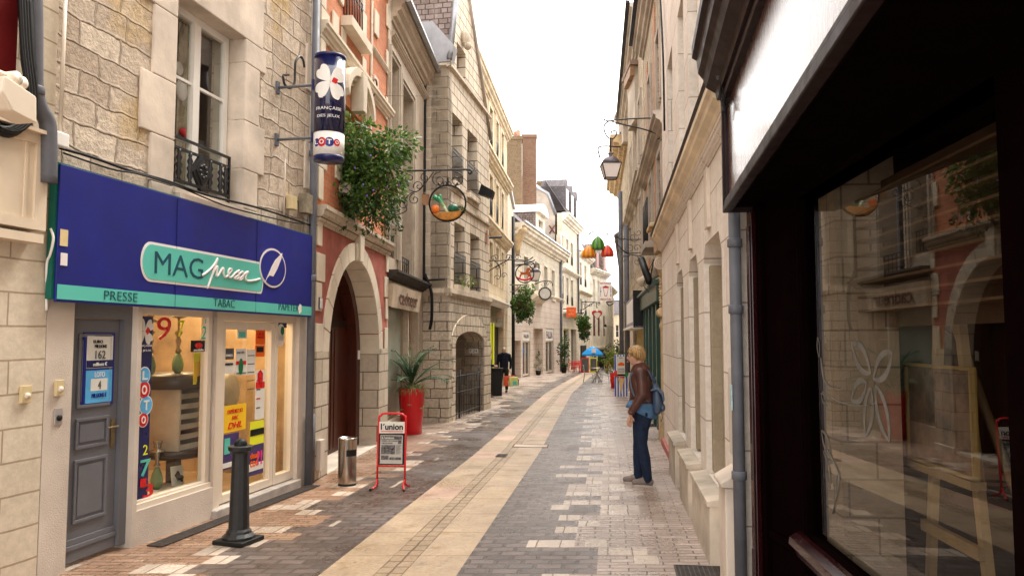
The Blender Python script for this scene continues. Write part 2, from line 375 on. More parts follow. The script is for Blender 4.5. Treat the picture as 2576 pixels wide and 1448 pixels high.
M['wineshade'] = pm('shaded_wine_paint', (.003, .0008, .0009), .8, 0, .3, 4, .05, 30, .06)  # same wine paint, near-black: the shade under the overhang is in the colour
def varnish():
    t = NT('varnished_dark_wood_fascia', .12, .6); uv = t.uv()
    n = t.noise(t.scl(uv, 1.0, 5), 3, 5, .6); t.l(t.mix(n, (.05, .012, .012), (.12, .045, .035)), t.b.inputs['Base Color'])
    n2 = t.noise(t.scl(uv, 3.2, .55), 6, 6, .75, .5); t.l(t.rng(n2, .3, .7, .17, .38), t.b.inputs['Roughness'])
    t.bump(t.math('ADD', n2, t.math('MULTIPLY', t.noise(t.scl(uv, 9, 1.1), 7, 4), .45)), .5, .012); t.b.inputs['Coat Weight'].default_value = .8; t.b.inputs['Coat Roughness'].default_value = .15
    return t.m
M['wineshade'].node_tree.nodes['Principled BSDF'].inputs['IOR'].default_value = 1.08
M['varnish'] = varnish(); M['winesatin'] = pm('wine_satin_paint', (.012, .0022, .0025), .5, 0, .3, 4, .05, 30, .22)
M['greenshop'] = pm('dark_green_shop_paint', (.010, .055, .035), .35, 0, .2, 3)
M['paving'] = None
# ---------------------------------------------------------------- the street surface
def paving():
    t = NT('wet_paving_of_cobbles_and_slabs', .35, .5); uv = t.uv()
    sx = t.n('SeparateXYZ', {0: uv}); T, S = sx.outputs[0], sx.outputs[1]
    aT = t.math('ABSOLUTE', T)
    row = t.math('FLOOR', t.math('DIVIDE', S, .25)); side = t.math('SIGN', T)
    key = t.n('CombineXYZ', {0: row, 1: side}).outputs[0]
    wn = t.n('TexWhiteNoise', {'Vector': key}, noise_dimensions='3D').outputs[0]
    key2 = t.n('CombineXYZ', {0: row, 1: side, 2: 7.3}).outputs[0]
    wn2 = t.n('TexWhiteNoise', {'Vector': key2}, noise_dimensions='3D').outputs[0]
    # edge of the dark cobbles wanders block by block
    edge = t.math('MULTIPLY', t.math('ROUND', t.math('MULTIPLY', t.math('MULTIPLY_ADD', wn, .62, t.math('MULTIPLY', t.noise(t.n('CombineXYZ', {0: row, 1: side}).outputs[0], .35, 2), .55)), 5)), .2)
    edge = t.math('ADD', edge, .72)
    wid = t.math('ADD', t.math('MULTIPLY', t.math('GREATER_THAN', wn2, .34), .2), t.math('MULTIPLY', t.math('GREATER_THAN', wn2, .70), .2))
    isband = t.math('LESS_THAN', aT, .5); isgut = t.math('LESS_THAN', aT, .105)
    iscob = t.math('LESS_THAN', aT, edge); isblk = t.math('LESS_THAN', aT, t.math('ADD', edge, wid))
    # far spots of white blocks lost in the cobbles
    bcell = t.n('CombineXYZ', {0: t.math('FLOOR', t.math('DIVIDE', aT, .2)), 1: row, 2: side}).outputs[0]
    spot = t.math('GREATER_THAN', t.n('TexWhiteNoise', {'Vector': bcell}, noise_dimensions='3D').outputs[0], .96)
    nv = t.noise(uv, 30, 5, .7); nm = t.noise(uv, 2.2, 4, .6); nl = t.noise(uv, .45, 3)
    ws = t.n('VectorMath', {0: uv, 1: t.n('VectorMath', {0: t.n('VectorMath', {0: t.n('TexNoise', {'Vector': uv, 'Scale': 5, 'Detail': 2}).outputs['Color'], 1: (.5, .5, .5)}, operation='SUBTRACT').outputs[0], 'Scale': .03}, operation='SCALE').outputs[0]}, operation='ADD').outputs[0]
    def brick(a, b, mo, w_, h, ms, sm=.3, off=.5, v=ws):
        x = t.n('TexBrick', {'Vector': v, 'Color1': c4(a), 'Color2': c4(b), 'Mortar': c4(mo), 'Scale': 1, 'Mortar Size': ms, 'Mortar Smooth': sm, 'Brick Width': w_, 'Row Height': h}, offset=off)
        return x.outputs[0], x.outputs[1]
    c_cob, h_cob = brick((.098, .073, .064), (.19, .145, .128), (.085, .065, .052), .21, .125, .014, .2)
    c_thR, h_thR = brick((.52, .42, .36), (.38, .30, .25), (.15, .11, .085), .27, .083, .007, .3)
    c_thL, h_thL = brick((.30, .17, .11), (.42, .27, .18), (.12, .08, .05), .25, .083, .007, .3)
    c_blk, h_blk = brick((.62, .53, .44), (.50, .41, .33), (.2, .15, .11), .2, .25, .006, .3, 0)
    c_slab, h_slab = brick((.50, .375, .245), (.44, .33, .22), (.28, .19, .11), 9, .78, .006, .2, 0, v=t.n('VectorMath', {0: uv, 1: (4.5, 0, 0)}, operation='ADD').outputs[0])
    c_gut, h_gut = brick((.46, .335, .21), (.37, .27, .165), (.14, .095, .055), .105, .16, .008, .2, 0, v=t.n('VectorMath', {0: ws, 1: (.105, 0, 0)}, operation='ADD').outputs[0])
    rowS = t.math('FLOOR', t.math('DIVIDE', S, .78))
    pk = t.math('GREATER_THAN', t.n('TexWhiteNoise', {'Vector': t.n('CombineXYZ', {0: rowS, 1: side}).outputs[0]}, noise_dimensions='3D').outputs[0], .72)
    c_slab = t.mix(t.math('MULTIPLY', pk, .8), c_slab, (.60, .40, .31))
    c_slab = t.mix(t.rng(t.noise(uv, 3.1, 5, .7), .56, .66, 0, .55), c_slab, (.27, .17, .065))
    sidef = t.math('MULTIPLY_ADD', side, .5, .5)
    c_th = t.mix(t.math('MAXIMUM', sidef, t.rng(S, 11, 18)), c_thL, c_thR)
    def sel(f, a, b): return t.mix(f, a, b)
    c = sel(isblk, c_th, c_blk); c = sel(iscob, c, c_cob)
    c = sel(t.math('MULTIPLY', spot, t.math('GREATER_THAN', aT, .95)), c, c_blk)
    c = sel(isband, c, c_slab); c = sel(isgut, c, c_gut)
    c = t.mix(1, c, t.mix(t.rng(nv, .3, .7), (.80,) * 3, (1.18,) * 3), 'MULTIPLY')
    c = t.mix(1, c, t.mix(t.rng(nm, .3, .7), (.80, .78, .76), (1.12, 1.12, 1.12)), 'MULTIPLY')
    c = t.mix(1, c, t.mix(t.rng(nl, .35, .65), (.88, .85, .82), (1.06, 1.06, 1.06)), 'MULTIPLY')
    vo = t.n('TexVoronoi', {'Vector': uv, 'Scale': 3.3}); c = t.mix(t.math('MULTIPLY', t.math('LESS_THAN', vo.outputs['Distance'], .055), .55), c, (.05, .042, .04))
    c = t.mix(t.rng(t.noise(uv, 1.3, 6, .75), .58, .74, 0, .5), c, (.10, .08, .065))
    t.l(c, t.b.inputs['Base Color'])
    def m1(f, a, b):
        x = t.n('Mix', data_type='FLOAT'); 
        for i, v in ((0, f), (2, a), (3, b)): t.l(v, x.inputs[i])
        return x.outputs[0]
    h = m1(isblk, m1(sidef, h_thL, h_thR), h_blk); h = m1(iscob, h, h_cob); h = m1(isband, h, h_slab); h = m1(isgut, h, h_gut)
    hh = t.math('ADD', t.math('SUBTRACT', 1, h), t.math('MULTIPLY', nv, .5)); hh = t.math('ADD', hh, t.math('MULTIPLY', t.noise(uv, 7, 3), .8))
    t.bump(hh, .9, .016)
    wet = t.noise(uv, .9, 4, .65)
    r = t.math('ADD', t.rng(wet, .35, .62, .15, .48), t.math('MULTIPLY', t.math('SUBTRACT', nv, .5), .3))
    r = t.math('ADD', r, t.math('MULTIPLY', isband, .14))
    t.l(r, t.b.inputs['Roughness'])
    return t.m
M['paving'] = paving()
ys = [-8 + .5 * i for i in range(0, 64)] + [24 + 2 * i for i in range(0, 60)]
xs = [-40, -12, -6, -3, -1.5, 0, 1.5, 3, 6, 12, 25, 60]
me = bpy.data.meshes.new('paved_street'); vs = []; uvs = []
for y in ys:
    for x in xs: vs.append((x + cen(y) * .999, y, G(y))); uvs.append((x, y))
nx = len(xs); fs = [(j * nx + i, j * nx + i + 1, (j + 1) * nx + i + 1, (j + 1) * nx + i) for j in range(len(ys) - 1) for i in range(nx - 1)]
me.from_pydata(vs, [], fs); ul = me.uv_layers.new(name='UV')
for lp in me.loops: ul.data[lp.index].uv = uvs[lp.vertex_index]
me.materials.append(M['paving']); o = bpy.data.objects.new('paved_street', me); col.objects.link(o); o['kind'] = 'structure'

# ---------------------------------------------------------------- facade helpers
def P2(px, Y): return ((px - CX) / FPX * Y, Y)
def corn(fr, root, prof, s0, s1, mat, name='cornice'):   # moulding run along a facade, profile in (d, z)
    m = MB(fr); m.prism(prof, s0, s1, 'x') if False else None
    n = len(prof); v = [(s0, p[0], p[1]) for p in prof] + [(s1, p[0], p[1]) for p in prof]
    tr = tessellate_polygon([[Vector((p[0], p[1], 0)) for p in prof]])
    fs_ = [tuple(t) for t in tr] + [tuple(x + n for x in reversed(t)) for t in tr] + [(i, (i + 1) % n, (i + 1) % n + n, i + n) for i in range(n)]
    m.add(v, fs_); return m.build(name, mat, root)
def cprof(z, h, d):                                      # stepped cornice profile, top at z
    return [(-.02, z), (d, z), (d, z - .22 * h), (d * .82, z - .27 * h), (d * .78, z - .5 * h), (d * .5, z - .62 * h), (d * .42, z - .8 * h), (d * .2, z - .86 * h), (d * .16, z - h), (-.02, z - h)]
def window(fr, root, s0, s1, z0, z1, dep=.2, fm=None, gm=None, bars=(.33, .66), mull=1, fw=.06, arch_=False, label=None):
    fm = fm or M['whiteframe']; gm = gm or M['darkglass']; m = MB(fr); d0, d1 = -dep - .05, -dep
    m.box(s0, s0 + fw, d0, d1, z0, z1); m.box(s1 - fw, s1, d0, d1, z0, z1)
    m.box(s0 + fw, s1 - fw, d0, d1, z1 - fw, z1); m.box(s0 + fw, s1 - fw, d0, d1, z0, z0 + fw)
    for k in range(mull):
        c = s0 + (s1 - s0) * (k + 1) / (mull + 1); m.box(c - fw * .7, c + fw * .7, d0, d1 + .012, z0 + fw, z1 - fw)
    for b in bars: zz = z0 + (z1 - z0) * b; m.box(s0 + fw, s1 - fw, d0 + .01, d1 - .008, zz - .014, zz + .014)
    f = m.build('window', fm, root, label)
    MB(fr).quad((s0 + fw * .5, d0 + .02, z0 + fw * .5), (s1 - fw * .5, d0 + .02, z0 + fw * .5), (s1 - fw * .5, d0 + .02, z1 - fw * .5), (s0 + fw * .5, d0 + .02, z1 - fw * .5)).build('pane', gm, f)
    return f
def sill(fr, root, s0, s1, z, mat, h=.10, d=.09):
    MB(fr).box(s0 - .06, s1 + .06, -.10, d, z - h, z).build('window_sill', mat, root)
def railing(fr, root, s0, s1, z0, z1, d, n=9, r=.008):
    m = MB(fr)
    for z in (z0, z1, z1 - .09): bar(m, (s0, d, z), (s1, d, z), r * 1.2)
    for i in range(n + 1): s = s0 + (s1 - s0) * i / n; bar(m, (s, d, z0), (s, d, z1), r)
    return m.build('balcony_railing', M['iron'], root)
def back(fr, root, s0, s1, z0, z1, dep=.30, side=None):   # hidden body of the house behind the facade
    return None
def house(fr, nm, label, wallmat, s0, s1, z1, holes, rev=.22, z0=None, cat='house', body=5, roof=None, roofh=2.0, top=None):
    a = fr.w(((s0 + s1) / 2, 0, 0)); gz = G(a.y)
    root = thing(nm, label, cat, (a.x, a.y, gz))
    zb = min(fr.g(s0), fr.g(s1)) - .3 if z0 is None else z0
    outer = top if top else rect(s0, s1, zb, z1)
    m = MB(fr); m.wall(outer, holes, 0, rev, .4); m.build('wall', wallmat, root)
    MB(fr).box(s0 + .01, s1 - .01, -body, -rev - .12 - .3, zb, z1 - .02).build('house_body', M['dark'] if False else wallmat, root)
    if roof:
        MB(fr).prism([(.30, z1), (.30, z1 + .06), (-body / 2, z1 + roofh), (-body - .3, z1 + .06), (-body - .3, z1)], s0, s1, 's').build('roof', roof, root)
    return root
# =============================================================== LEFT SIDE
Ppipe = gp(781, 1212)
k = .208
FB = Fr((Ppipe.x - k * (Ppipe.y - 2.5), 2.5), (Ppipe.x, Ppipe.y))
sAB = FB.hit(126, 640)[0]; sB1 = FB.hit(789, 900)[0]
zsignT = FB.Z(145, 408, .22); zsignB = FB.Z(152, 758, .22)
# --- A: cream painted house at the left edge
zA = FB.Z(60, 592, .0)
rA = house(FB, 'painted_brick_house', 'cream painted brick house front at the left edge of the street, beige panel above', M['brickpaint'], -2.2, sAB - .01, 9.5, [])
s_, z_ = FB.hit(0, 100); s2 = FB.S(12, 0, 100)
MB(FB).box(-2.0, s2, .02, .10, zA + .9, 6.5).build('shutter', pm('dark_red_shutter', (.12, .008, .008), .5), rA)
b = FB.hit(121, 400, .12)[0]; z1 = FB.Z(118, 352, .12); z0 = FB.Z(105, 580, .12)
m = MB(FB); m.box(-2.1, b, .0, .10, z0, z1); q = M['creamframe']
m.box(-2.1, b, .10, .125, z1 - .05, z1 + .02); m.box(-2.1, b, .10, .125, z0, z0 + .07); m.box(b - .10, b, .10, .123, z0 + .07, z1 - .05); m.box(b - .18, b - .16, .10, .112, z0 + .07, z1 - .05)
m.box(-2.1, b + .01, -.02, .17, z1 + .02, z1 + .045); m.box(-2.1, b - .02, .0, .13, z0 - .09, z0 - .03)
m.build('shop_fascia_box', pm('beige_fascia_paint', (.70, .58, .44), .55, 0, .12, 2), rA)
# --- B: the press shop house
O = lambda x0, yt, x1, yb, d=0: FB.rc(x0, yt, x1, yb, d)
dr = FB.rc(187, 765, 346, 1439); sd0, sd1 = FB.hit(176, 1100)[0], FB.hit(338, 1100)[0]
sw0 = FB.hit(352, 1000)[0]; sw1 = FB.hit(542, 1000)[0]; sdr1 = FB.hit(750, 1000)[0]
zsill = FB.Z(345, 1285); zground = FB.g(2.5)
wO = (FB.S(441, 0, 200), FB.S(613, 0, 300), FB.Z(435, 470), FB.Z(613, 93))
zT = zsignT - .02
holesB = [rect(sd0, sd1, -.5, zsignB + .3), rect(sw0, sdr1, zsill - 2, zsignB + .3)]
rB = house(FB, 'press_shop_house', 'rough rubble stone house over the blue fronted press and tobacco shop', M['stucco'], sAB, sB1, zT, [rect(sd0, sd1, -.12, zsignB + .02), rect(sw0, sw1, zsill, zsignB + .02), rect(sw1 + .0, sdr1, -.12, zsignB + .02)], rev=.16, body=.5)
for ch in list(rB.children):
    if ch.name.startswith('house_body'): bpy.data.objects.remove(ch)
m = MB(FB); m.wall(rect(sAB, sB1, zT, 9.6), [rect(*wO)], -.01, .38, .4); m.build('upper_wall', M['rubble'], rB)
# smooth dressed quoins round the window, 3 mm proud of the rubble
m = MB(FB); zz = wO[2]; i = 0
while zz < 9.4:
    h = .42 + .1 * ((i * 7) % 3); e = .46 if i % 2 else .32; z9 = min(zz + h, 9.5)
    if zz < wO[3] - .01:
        z9 = min(z9, wO[3]); m.box(wO[0] - e, wO[0] + .003, -.30, .012, zz, z9 - .004); m.box(wO[1] - .003, wO[1] + e * .9, -.37, .012, zz, z9 - .004)
    zz = z9 if z9 < wO[3] - .02 or zz >= wO[3] else wO[3] + 9
    i += 1
m.box(wO[0] - .34, wO[1] + .34, -.37, .014, wO[3] - .004, wO[3] + .55)
m.box(wO[0] - .3, wO[1] + .3, -.30, .010, wO[2] - .22, wO[2] - .001)
for j in range(9):                                       # right hand quoins at the corner of the house
    e = .34 if j % 2 else .2; m.box(sB1 - e, sB1 + .001, -.2, .010, zT + .02 + j * .62, zT + .6 + j * .62)
m.build('dressed_stone_surround', M['dressed'], rB, bevel=.01)
wf = window(FB, rB, wO[0] + .006, wO[1] - .02, wO[2] + .001, wO[3] - .006, .18, M['whiteframe'], M['glass'], (.30, .62), 1, .07)
m = MB(FB); m.box(wO[0], wO[1], -2.2, -2.15, wO[2], wO[3]); m.box(wO[0] - .3, wO[0] - .25, -2.2, -.4, wO[2], wO[3]); m.box(wO[1] + .2, wO[1] + .25, -2.2, -.4, wO[2], wO[3]); m.box(wO[0] - .3, wO[1] + .25, -2.2, -.4, wO[3], wO[3] + .05); m.box(wO[0] - .3, wO[1] + .25, -2.2, -.4, wO[2] - .05, wO[2]); m.build('room_behind_window', pm('brown_room', (.16, .11, .07), .8), wf)
m = MB(FB)
for a_, b_ in ((wO[0] + .03, wO[0] + .42), (wO[0] + .62, wO[1] - .14)):
    n = 26
    pts = [(a_ + (b_ - a_) * i / n, -.42 + .018 * math.sin(i * 1.9) + .01 * math.sin(i * 4.1)) for i in range(n + 1)]
    m.add([(p[0], p[1], wO[2]) for p in pts] + [(p[0], p[1], wO[3]) for p in pts], [(i, i + 1, i + n + 2, i + n + 1) for i in range(n)], True)
m.build('curtain', M['curtain'], wf)
m = MB(FB); c0 = wO[0] + .66
m.ball((c0, -.40, wO[2] + 1.13), (.09, .03, .11)); m.ball((c0 - .05, -.40, wO[2] + 1.33), (.06, .02, .07)); m.build('paper_flower', M['pinkwhite'], wf)
m = MB(FB); m.ball((c0 + .06, -.38, wO[2] + .70), (.11, .03, .05)); m.ball((c0 + .15, -.38, wO[2] + .66), (.06, .03, .04)); m.ball((c0 - .35, -.38, wO[2] + 1.2), (.07, .03, .09)); m.build('paper_flower', M['red'], wf)
m = MB(FB); m.box(wO[0], wO[1] - .001, -.36, .03, wO[2] - .05, wO[2] + .0); m.box(wO[0] + .02, wO[1] + .03, .0, .07, wO[2] - .10, wO[2] - .05); m.build('window_sill', M['dressed'], rB)
# ornate cast balcony rail
zr1 = FB.Z(583, 397, -.02); zr0 = wO[2] + .03; sr1 = FB.S(584, -.02, 430)
m = MB(FB); d = -.05
for z in (zr1, zr1 - .10, zr0 + .06): m.box(wO[0], sr1, d - .012, d + .012, z - .012, z + .012)
m.box(sr1 - .02, sr1, d - .012, d + .012, zr0 - .04, zr1)
def balus(s):
    pr = [(.012, 0), (.022, .03), (.014, .06), (.03, .13), (.018, .19), (.033, .25), (.014, .30), (.03, .36), (.014, .42), (.02, .45), (.012, .5)]
    kz = (zr1 - .10 - zr0 - .06) / .5; m.lathe((s, d, zr0 + .06), [(r, z * kz) for r, z in pr], 10)
for f in (.05, .16, .33, .66, .84, .93): balus(wO[0] + (sr1 - wO[0]) * f)
cs = wO[0] + (sr1 - wO[0]) * .5; cz = (zr0 + zr1) / 2 - .02
m.prism([(cs, cz + .19), (cs + .155, cz), (cs, cz - .19), (cs - .155, cz)], d - .015, d + .015)
m.prism([(cs, cz + .13), (cs + .105, cz), (cs, cz - .13), (cs - .105, cz)], d + .016, d + .028)
for a_ in range(8):
    an = a_ * math.pi / 4; m.ball((cs + .05 * math.cos(an), d + .03, cz + .06 * math.sin(an)), .018, 8, 6)
m.build('balcony_railing', M['iron'], rB)
# grey door
root = rB
def panel(m, s0, s1, z0, z1, d, w=.025, h=.018):
    for (a0, a1, b0, b1) in ((s0, s1, z1 - w, z1), (s0, s1, z0, z0 + w), (s0, s0 + w, z0 + w, z1 - w), (s1 - w, s1, z0 + w, z1 - w)):
        m.box(a0, a1, d, d + h, b0, b1)
    m.box(s0 + w * 1.9, s1 - w * 1.9, d, d + h * .5, z0 + w * 1.9, z1 - w * 1.9)
ztop = zsignB + .02; zb = FB.g(sd0) + .03; D = -.10
m = MB(FB); m.box(sd0 + .0, sd0 + .06, -.13, -.055, zb, ztop); m.box(sd1 - .09, sd1, -.13, -.055, zb, ztop); m.box(sd0 + .06, sd1 - .09, -.13, -.055, ztop - .12, ztop); m.build('door_frame', M['greydoor'], rB)
a0, a1 = sd0 + .065, sd1 - .095
m = MB(FB); m.box(a0, a1, -.15, D, zb, ztop - .125)
H = ztop - zb
panel(m, a0 + .09, a1 - .10, zb + H * .585, ztop - .24, D); panel(m, a0 + .09, a1 - .10, zb + H * .425, zb + H * .545, D); panel(m, a0 + .09, a1 - .10, zb + H * .14, zb + H * .385, D)
m.box(a0, a1, D, D + .02, zb + .0, zb + H * .045); m.box(a0, a1, D, D + .032, zb + H * .045, zb + H * .062); m.box(a0, a1, D, D + .018, zb + H * .062, zb + H * .085)
dd = m.build('door', M['greydoor'], rB, 'blue grey panelled house door', bevel=.004)
m = MB(FB); sh = a1 - .05; zh = zb + H * .475; m.box(sh - .02, sh + .02, D, D + .012, zh - .13, zh + .10); bar(m, (sh, D + .01, zh + .04), (sh, D + .06, zh + .04), .009); bar(m, (sh + .005, D + .055, zh + .04), (sh - .11, D + .055, zh + .04), .008); m.build('door_handle', M['brass'], dd)
MB(FB).box(sAB, sB1, -.02, .04, FB.g(2) - .3, FB.g(6)).build('plinth', M['stucco'], rB) if False else None
# shopfront: window and door of the press shop
zt = zsignB + .02; fw = .075
def fr4(m, s0, s1, z0, z1, w, d0, d1):
    m.box(s0, s0 + w, d0, d1, z0, z1); m.box(s1 - w, s1, d0, d1, z0, z1); m.box(s0 + w, s1 - w, d0, d1, z1 - w, z1); m.box(s0 + w, s1 - w, d0, d1, z0, z0 + w)
m = MB(FB); fr4(m, sw0, sw1, zsill, zt, .07, -.13, -.05); m.box(sw0, sw1, -.05, -.02, zsill - .005, zsill + .05)
swf = m.build('shop_window', M['creamframe'], rB, bevel=.004)
MB(FB).quad((sw0, -.09, zsill), (sw1, -.09, zsill), (sw1, -.09, zt), (sw0, -.09, zt)).build('pane', M['shopglass'], swf)
sdg0 = sw1 + .001; sdoor0 = FB.hit(551, 1000, -.06)[0]; sdoor1 = FB.hit(689, 1000, -.06)[0]; sside1 = FB.hit(741, 1000, -.06)[0]; zdb = FB.g(sdoor0) + .09
m = MB(FB); m.box(sdg0, sdoor0, -.14, -.03, zdb - .1, zt); m.box(sdoor0, sside1, -.14, -.04, zt - .09, zt); m.box(sdoor1, sdoor1 + .05, -.14, -.05, zdb, zt - .09); m.box(sside1 - .10, sside1, -.14, -.05, zdb, zt - .09); m.box(sdoor1 + .05, sside1 - .10, -.14, -.05, zdb, zdb + .10); m.build('door_frame', M['creamframe'], rB)
m = MB(FB); fr4(m, sdoor0 + .005, sdoor1 - .005, zdb, zt - .095, .085, -.13, -.055); sdo = m.build('shop_door', M['creamframe'], rB, bevel=.004)
MB(FB).quad((sdoor0, -.10, zdb), (sdoor1, -.10, zdb), (sdoor1, -.10, zt - .1), (sdoor0, -.10, zt - .1)).build('pane', M['shopglass'], sdo)
MB(FB).quad((sdoor1 + .03, -.10, zdb), (sside1 - .05, -.10, zdb), (sside1 - .05, -.10, zt - .09), (sdoor1 + .03, -.10, zt - .09)).build('sidelight_pane', M['shopglass'], rB)
MB(FB).box(sside1 + .002, sdr1 - .001, -.145, -.10, zdb - .2, zt).build('shutter_slot', M['black'], rB)
m = MB(FB); m.box(sw1 - .02, sdr1 + .02, -.4, .05, -.3, zdb - .012); m.build('threshold', pm('worn_concrete_step', (.42, .37, .33), .8, 0, .2, 6, .3), rB, bevel=.01)
MB(FB).box(sw0, sw1, -.16, -.012, -.3, zsill - .006).build('window_base_wall', M['stucco'], rB)
# interior of the shop
i0, i1, zi = sd1 + .2, sB1 - .12, zdb - .02
warm = pm('warm_cream_shop_wall', (.42, .28, .16), .8, 0, .4, 2)
m = MB(FB); m.box(i0, i1, -3.4, -3.3, zi, 3.0); m.box(i0 - .1, i0, -3.4, -.2, zi, 3.0); m.box(i1, i1 + .1, -3.4, -.2, zi, 3.0)
m.build('shop_interior_wall', warm, rB)
MB(FB).box(i0 - .1, i1 + .1, -3.4, -.17, zi - .05, zi).build('shop_floor', pm('shop_floor', (.35, .25, .16), .4), rB)
MB(FB).box(i0 - .1, i1 + .1, -3.4, -.17, 2.62, 2.7).build('shop_ceiling', M['paper'], rB)
for ds, dp in ((.8, -.9), (1.8, -1.3), (2.3, -.7), (1.4, -2.4)):
    MB(FB).lathe((i0 + ds, dp, 2.60), [(.09, 0), (.09, .02)], 16).build('ceiling_spotlight', emit('warm_spotlight', (1, .75, .42), 14) if 'warm_spotlight' not in bpy.data.materials else bpy.data.materials['warm_spotlight'], rB)
for ds, dp, e_ in ((.9, -1.0, 11), (2.1, -1.2, 16)):
    ll = bpy.data.lights.new('shop_ceiling_lamp', 'POINT'); ll.energy = e_; ll.color = (1, .72, .40); ll.shadow_soft_size = .12; lo = bpy.data.objects.new('shop_ceiling_lamp', ll); col.objects.link(lo); lo.location = FB.w((i0 + ds, dp, 2.4))
cab = pm('dark_cabinet', (.035, .02, .015), .35); shelfm = pm('grey_white_shelf', (.55, .48, .40), .5)
def inthing(nm, label, cat, group=None):
    return thing(nm, label, cat, FB.w(((sw0 + sw1) / 2, -.5, zi)), 0, group)
t = inthing('display_cabinet', 'dark display cabinet with pale shelves behind the press shop window', 'cabinet')
cx = sw0 + (sw1 - sw0) * .60; cw = .30
c_ = FB.hit(448, 1000, -.45); cx = c_[0]; zc0 = FB.Z(448, 1125, -.45); zc1 = FB.Z(448, 975, -.45)
MB(FB).lathe((cx, -.48, zc1), [(.34, 0), (.35, .02), (.35, .12), (.30, .15)], 20).build('cabinet_top', cab, t)
m = MB(FB); m.lathe((cx, -.48, zc0 - .08), [(.30, 0), (.36, .03), (.36, .08)], 20); m.box(cx - .05, cx + .05, -.53, -.43, zi, zc0 - .05); m.build('cabinet_base', cab, t)
m = MB(FB); n = 6
m.box(cx - .20, cx + .20, -.62, -.60, zc0, zc1)
for i in range(n): z = zc0 + (zc1 - zc0) * i / n; m.box(cx - .20, cx + .18, -.60, -.30, z, z + .015); m.box(cx - .17, cx + .15, -.32, -.30, z + .015, z + .05)
for s in (-.22, .20): m.box(cx + s, cx + s + .03, -.62, -.28, zc0, zc1)
m.build('shelf', shelfm, t)
for (px, py, h, mt) in ((375, 960, .55, 'brass'), (446, 955, .60, 'brass'), (393, 1245, .40, 'steel')):
    s, z = FB.hit(px, py, -.40); z = z if py < 1000 else zsill + .02
    if py < 1000: z = zc1 + .15
    t = inthing('water_pipe', {375: 'tall brass and glass water pipe behind the blue window strip', 446: 'green glass and brass water pipe on top of the round cabinet', 393: 'small dark metal water pipe on the window floor'}[px], 'water pipe')
    MB(FB).lathe((s, -.40, z), [(.025, 0), (.05, .03), (.056, .09), (.042, .15), (.02, .20)], 16).build('glass_base', pm('green_glass_jar', (.16, .26, .12), .1, 0, .2), t)
    MB(FB).lathe((s, -.40, z + .20), [(.02, 0), (.035, .02), (.015, .05), (.03, .12), (.015, .16), (.04, .20), (.012, .23), (.012, h - .26), (.07, h - .25), (.07, h - .24), (.02, h - .22), (.045, h - .16), (.045, h - .15)], 14).build('stem', M[mt], t)
t = inthing('counter_shelves', 'back shelving full of packets inside the press shop', 'shelves')
MB(FB).box(i0 + .1, i1 - .3, -3.3, -3.0, zi, 2.2).build('shelf_body', M['wood'], t)
for i in range(64):
    s = i0 + .15 + R.random() * (i1 - i0 - .6); z = zi + .15 + .25 * R.randrange(8)
    MB(FB).box(s, s + .07 + .05 * R.random(), -3.0, -2.95, z, z + .16).build('packet', M[R.choice(('red', 'limep', 'paper', 'lblue', 'orangep', 'black', 'yellowp'))], t)
t = inthing('wooden_rack', 'slatted wooden rack seen through the shop door', 'rack')
m = MB(FB); s, z = FB.hit(640, 1050, -.9)
for i in range(7):
    m.box(s - .22 + i * .03, s + .30 + i * .03, -1.0 + i * .01, -.96 + i * .01, z - .55 + i * .16, z - .46 + i * .16)
m.box(s - .2, s - .15, -1.04, -1.0, zi, z + .7); m.box(s + .35, s + .40, -1.04, -1.0, zi, z + .7); m.build('rack_slats', M['wood'], t)
t = inthing('white_box_card', 'white card with a picture of a pipe on the shop window floor', 'card')
s, z = FB.hit(450, 1195, -.3); m = MB(FB); m.prism([(s - .08, z - .09), (s + .10, z - .11), (s + .07, z + .09), (s - .11, z + .10)], -.32, -.31); m.build('card', M['paper'], t)
m = MB(FB); m.tube([(s - .04, -.30, z + .02), (s, -.30, z - .03), (s + .05, -.30, z - .02)], .02); m.tube([(s - .02, -.30, z + .04), (s + .05, -.30, z - .06)], .012); m.build('printed_pipe', M['black'], t)
MB(FB).box(sw0 + .05, sw1, -.75, -.14, zsill - .02, zsill + .02).build('window_shelf', M['paper'], rB)
MB(FB).ball((FB.S(575, -.5, 985), -.5, FB.Z(575, 985, -.5)), (.17, .1, .22)).build('hanging_sign_disc', pm('pale_round_panel', (.45, .42, .38), .5), rB)
# ---------------------------------------------------------------- shop sign of the press shop
DS = .09
s0 = FB.hit(147, 560, DS)[0]; s1 = FB.hit(790, 690, DS)[0]; zt_, zb_ = FB.Z(148, 410, DS), FB.Z(152, 759, DS)
t = thing('shop_sign', 'long blue fascia sign reading MAG presse over the press and tobacco shop', 'shop sign', FB.w(((s0 + s1) / 2, 0, zb_)))
MB(FB).box(s0 - .02, s1 - .002, .02, DS - .02, zb_ + .02, zt_ + .012).build('sign_box', M['green_edge'], t)
MB(FB).box(s0, s1, DS - .018, DS, zb_, zt_).build('sign_panel', M['blue'], t, bevel=.004)
def Q(px, py, d=DS): return FB.hit(px, py, d)
za, zb2 = Q(152, 752)[1], Q(152, 715)[1]
MB(FB).box(s0 + .01, s1 - .01, DS + .001, DS + .004, za, zb2).build('turquoise_band', M['teal'], t)
for f_ in (.333, .667): s_ = s0 + (s1 - s0) * f_; MB(FB).box(s_ - .0015, s_ + .0015, DS, DS + .0055, zb_ + .01, zt_ - .01).build('panel_seam', M['navy'], t)
a, b = Q(383, 608.5), Q(385, 709); e = Q(649, 654); l = Q(353, 656)
zc = (a[1] + b[1]) / 2; hh = (a[1] - b[1]) / 2; sL = l[0]; sR = Q(662, 690)[0]
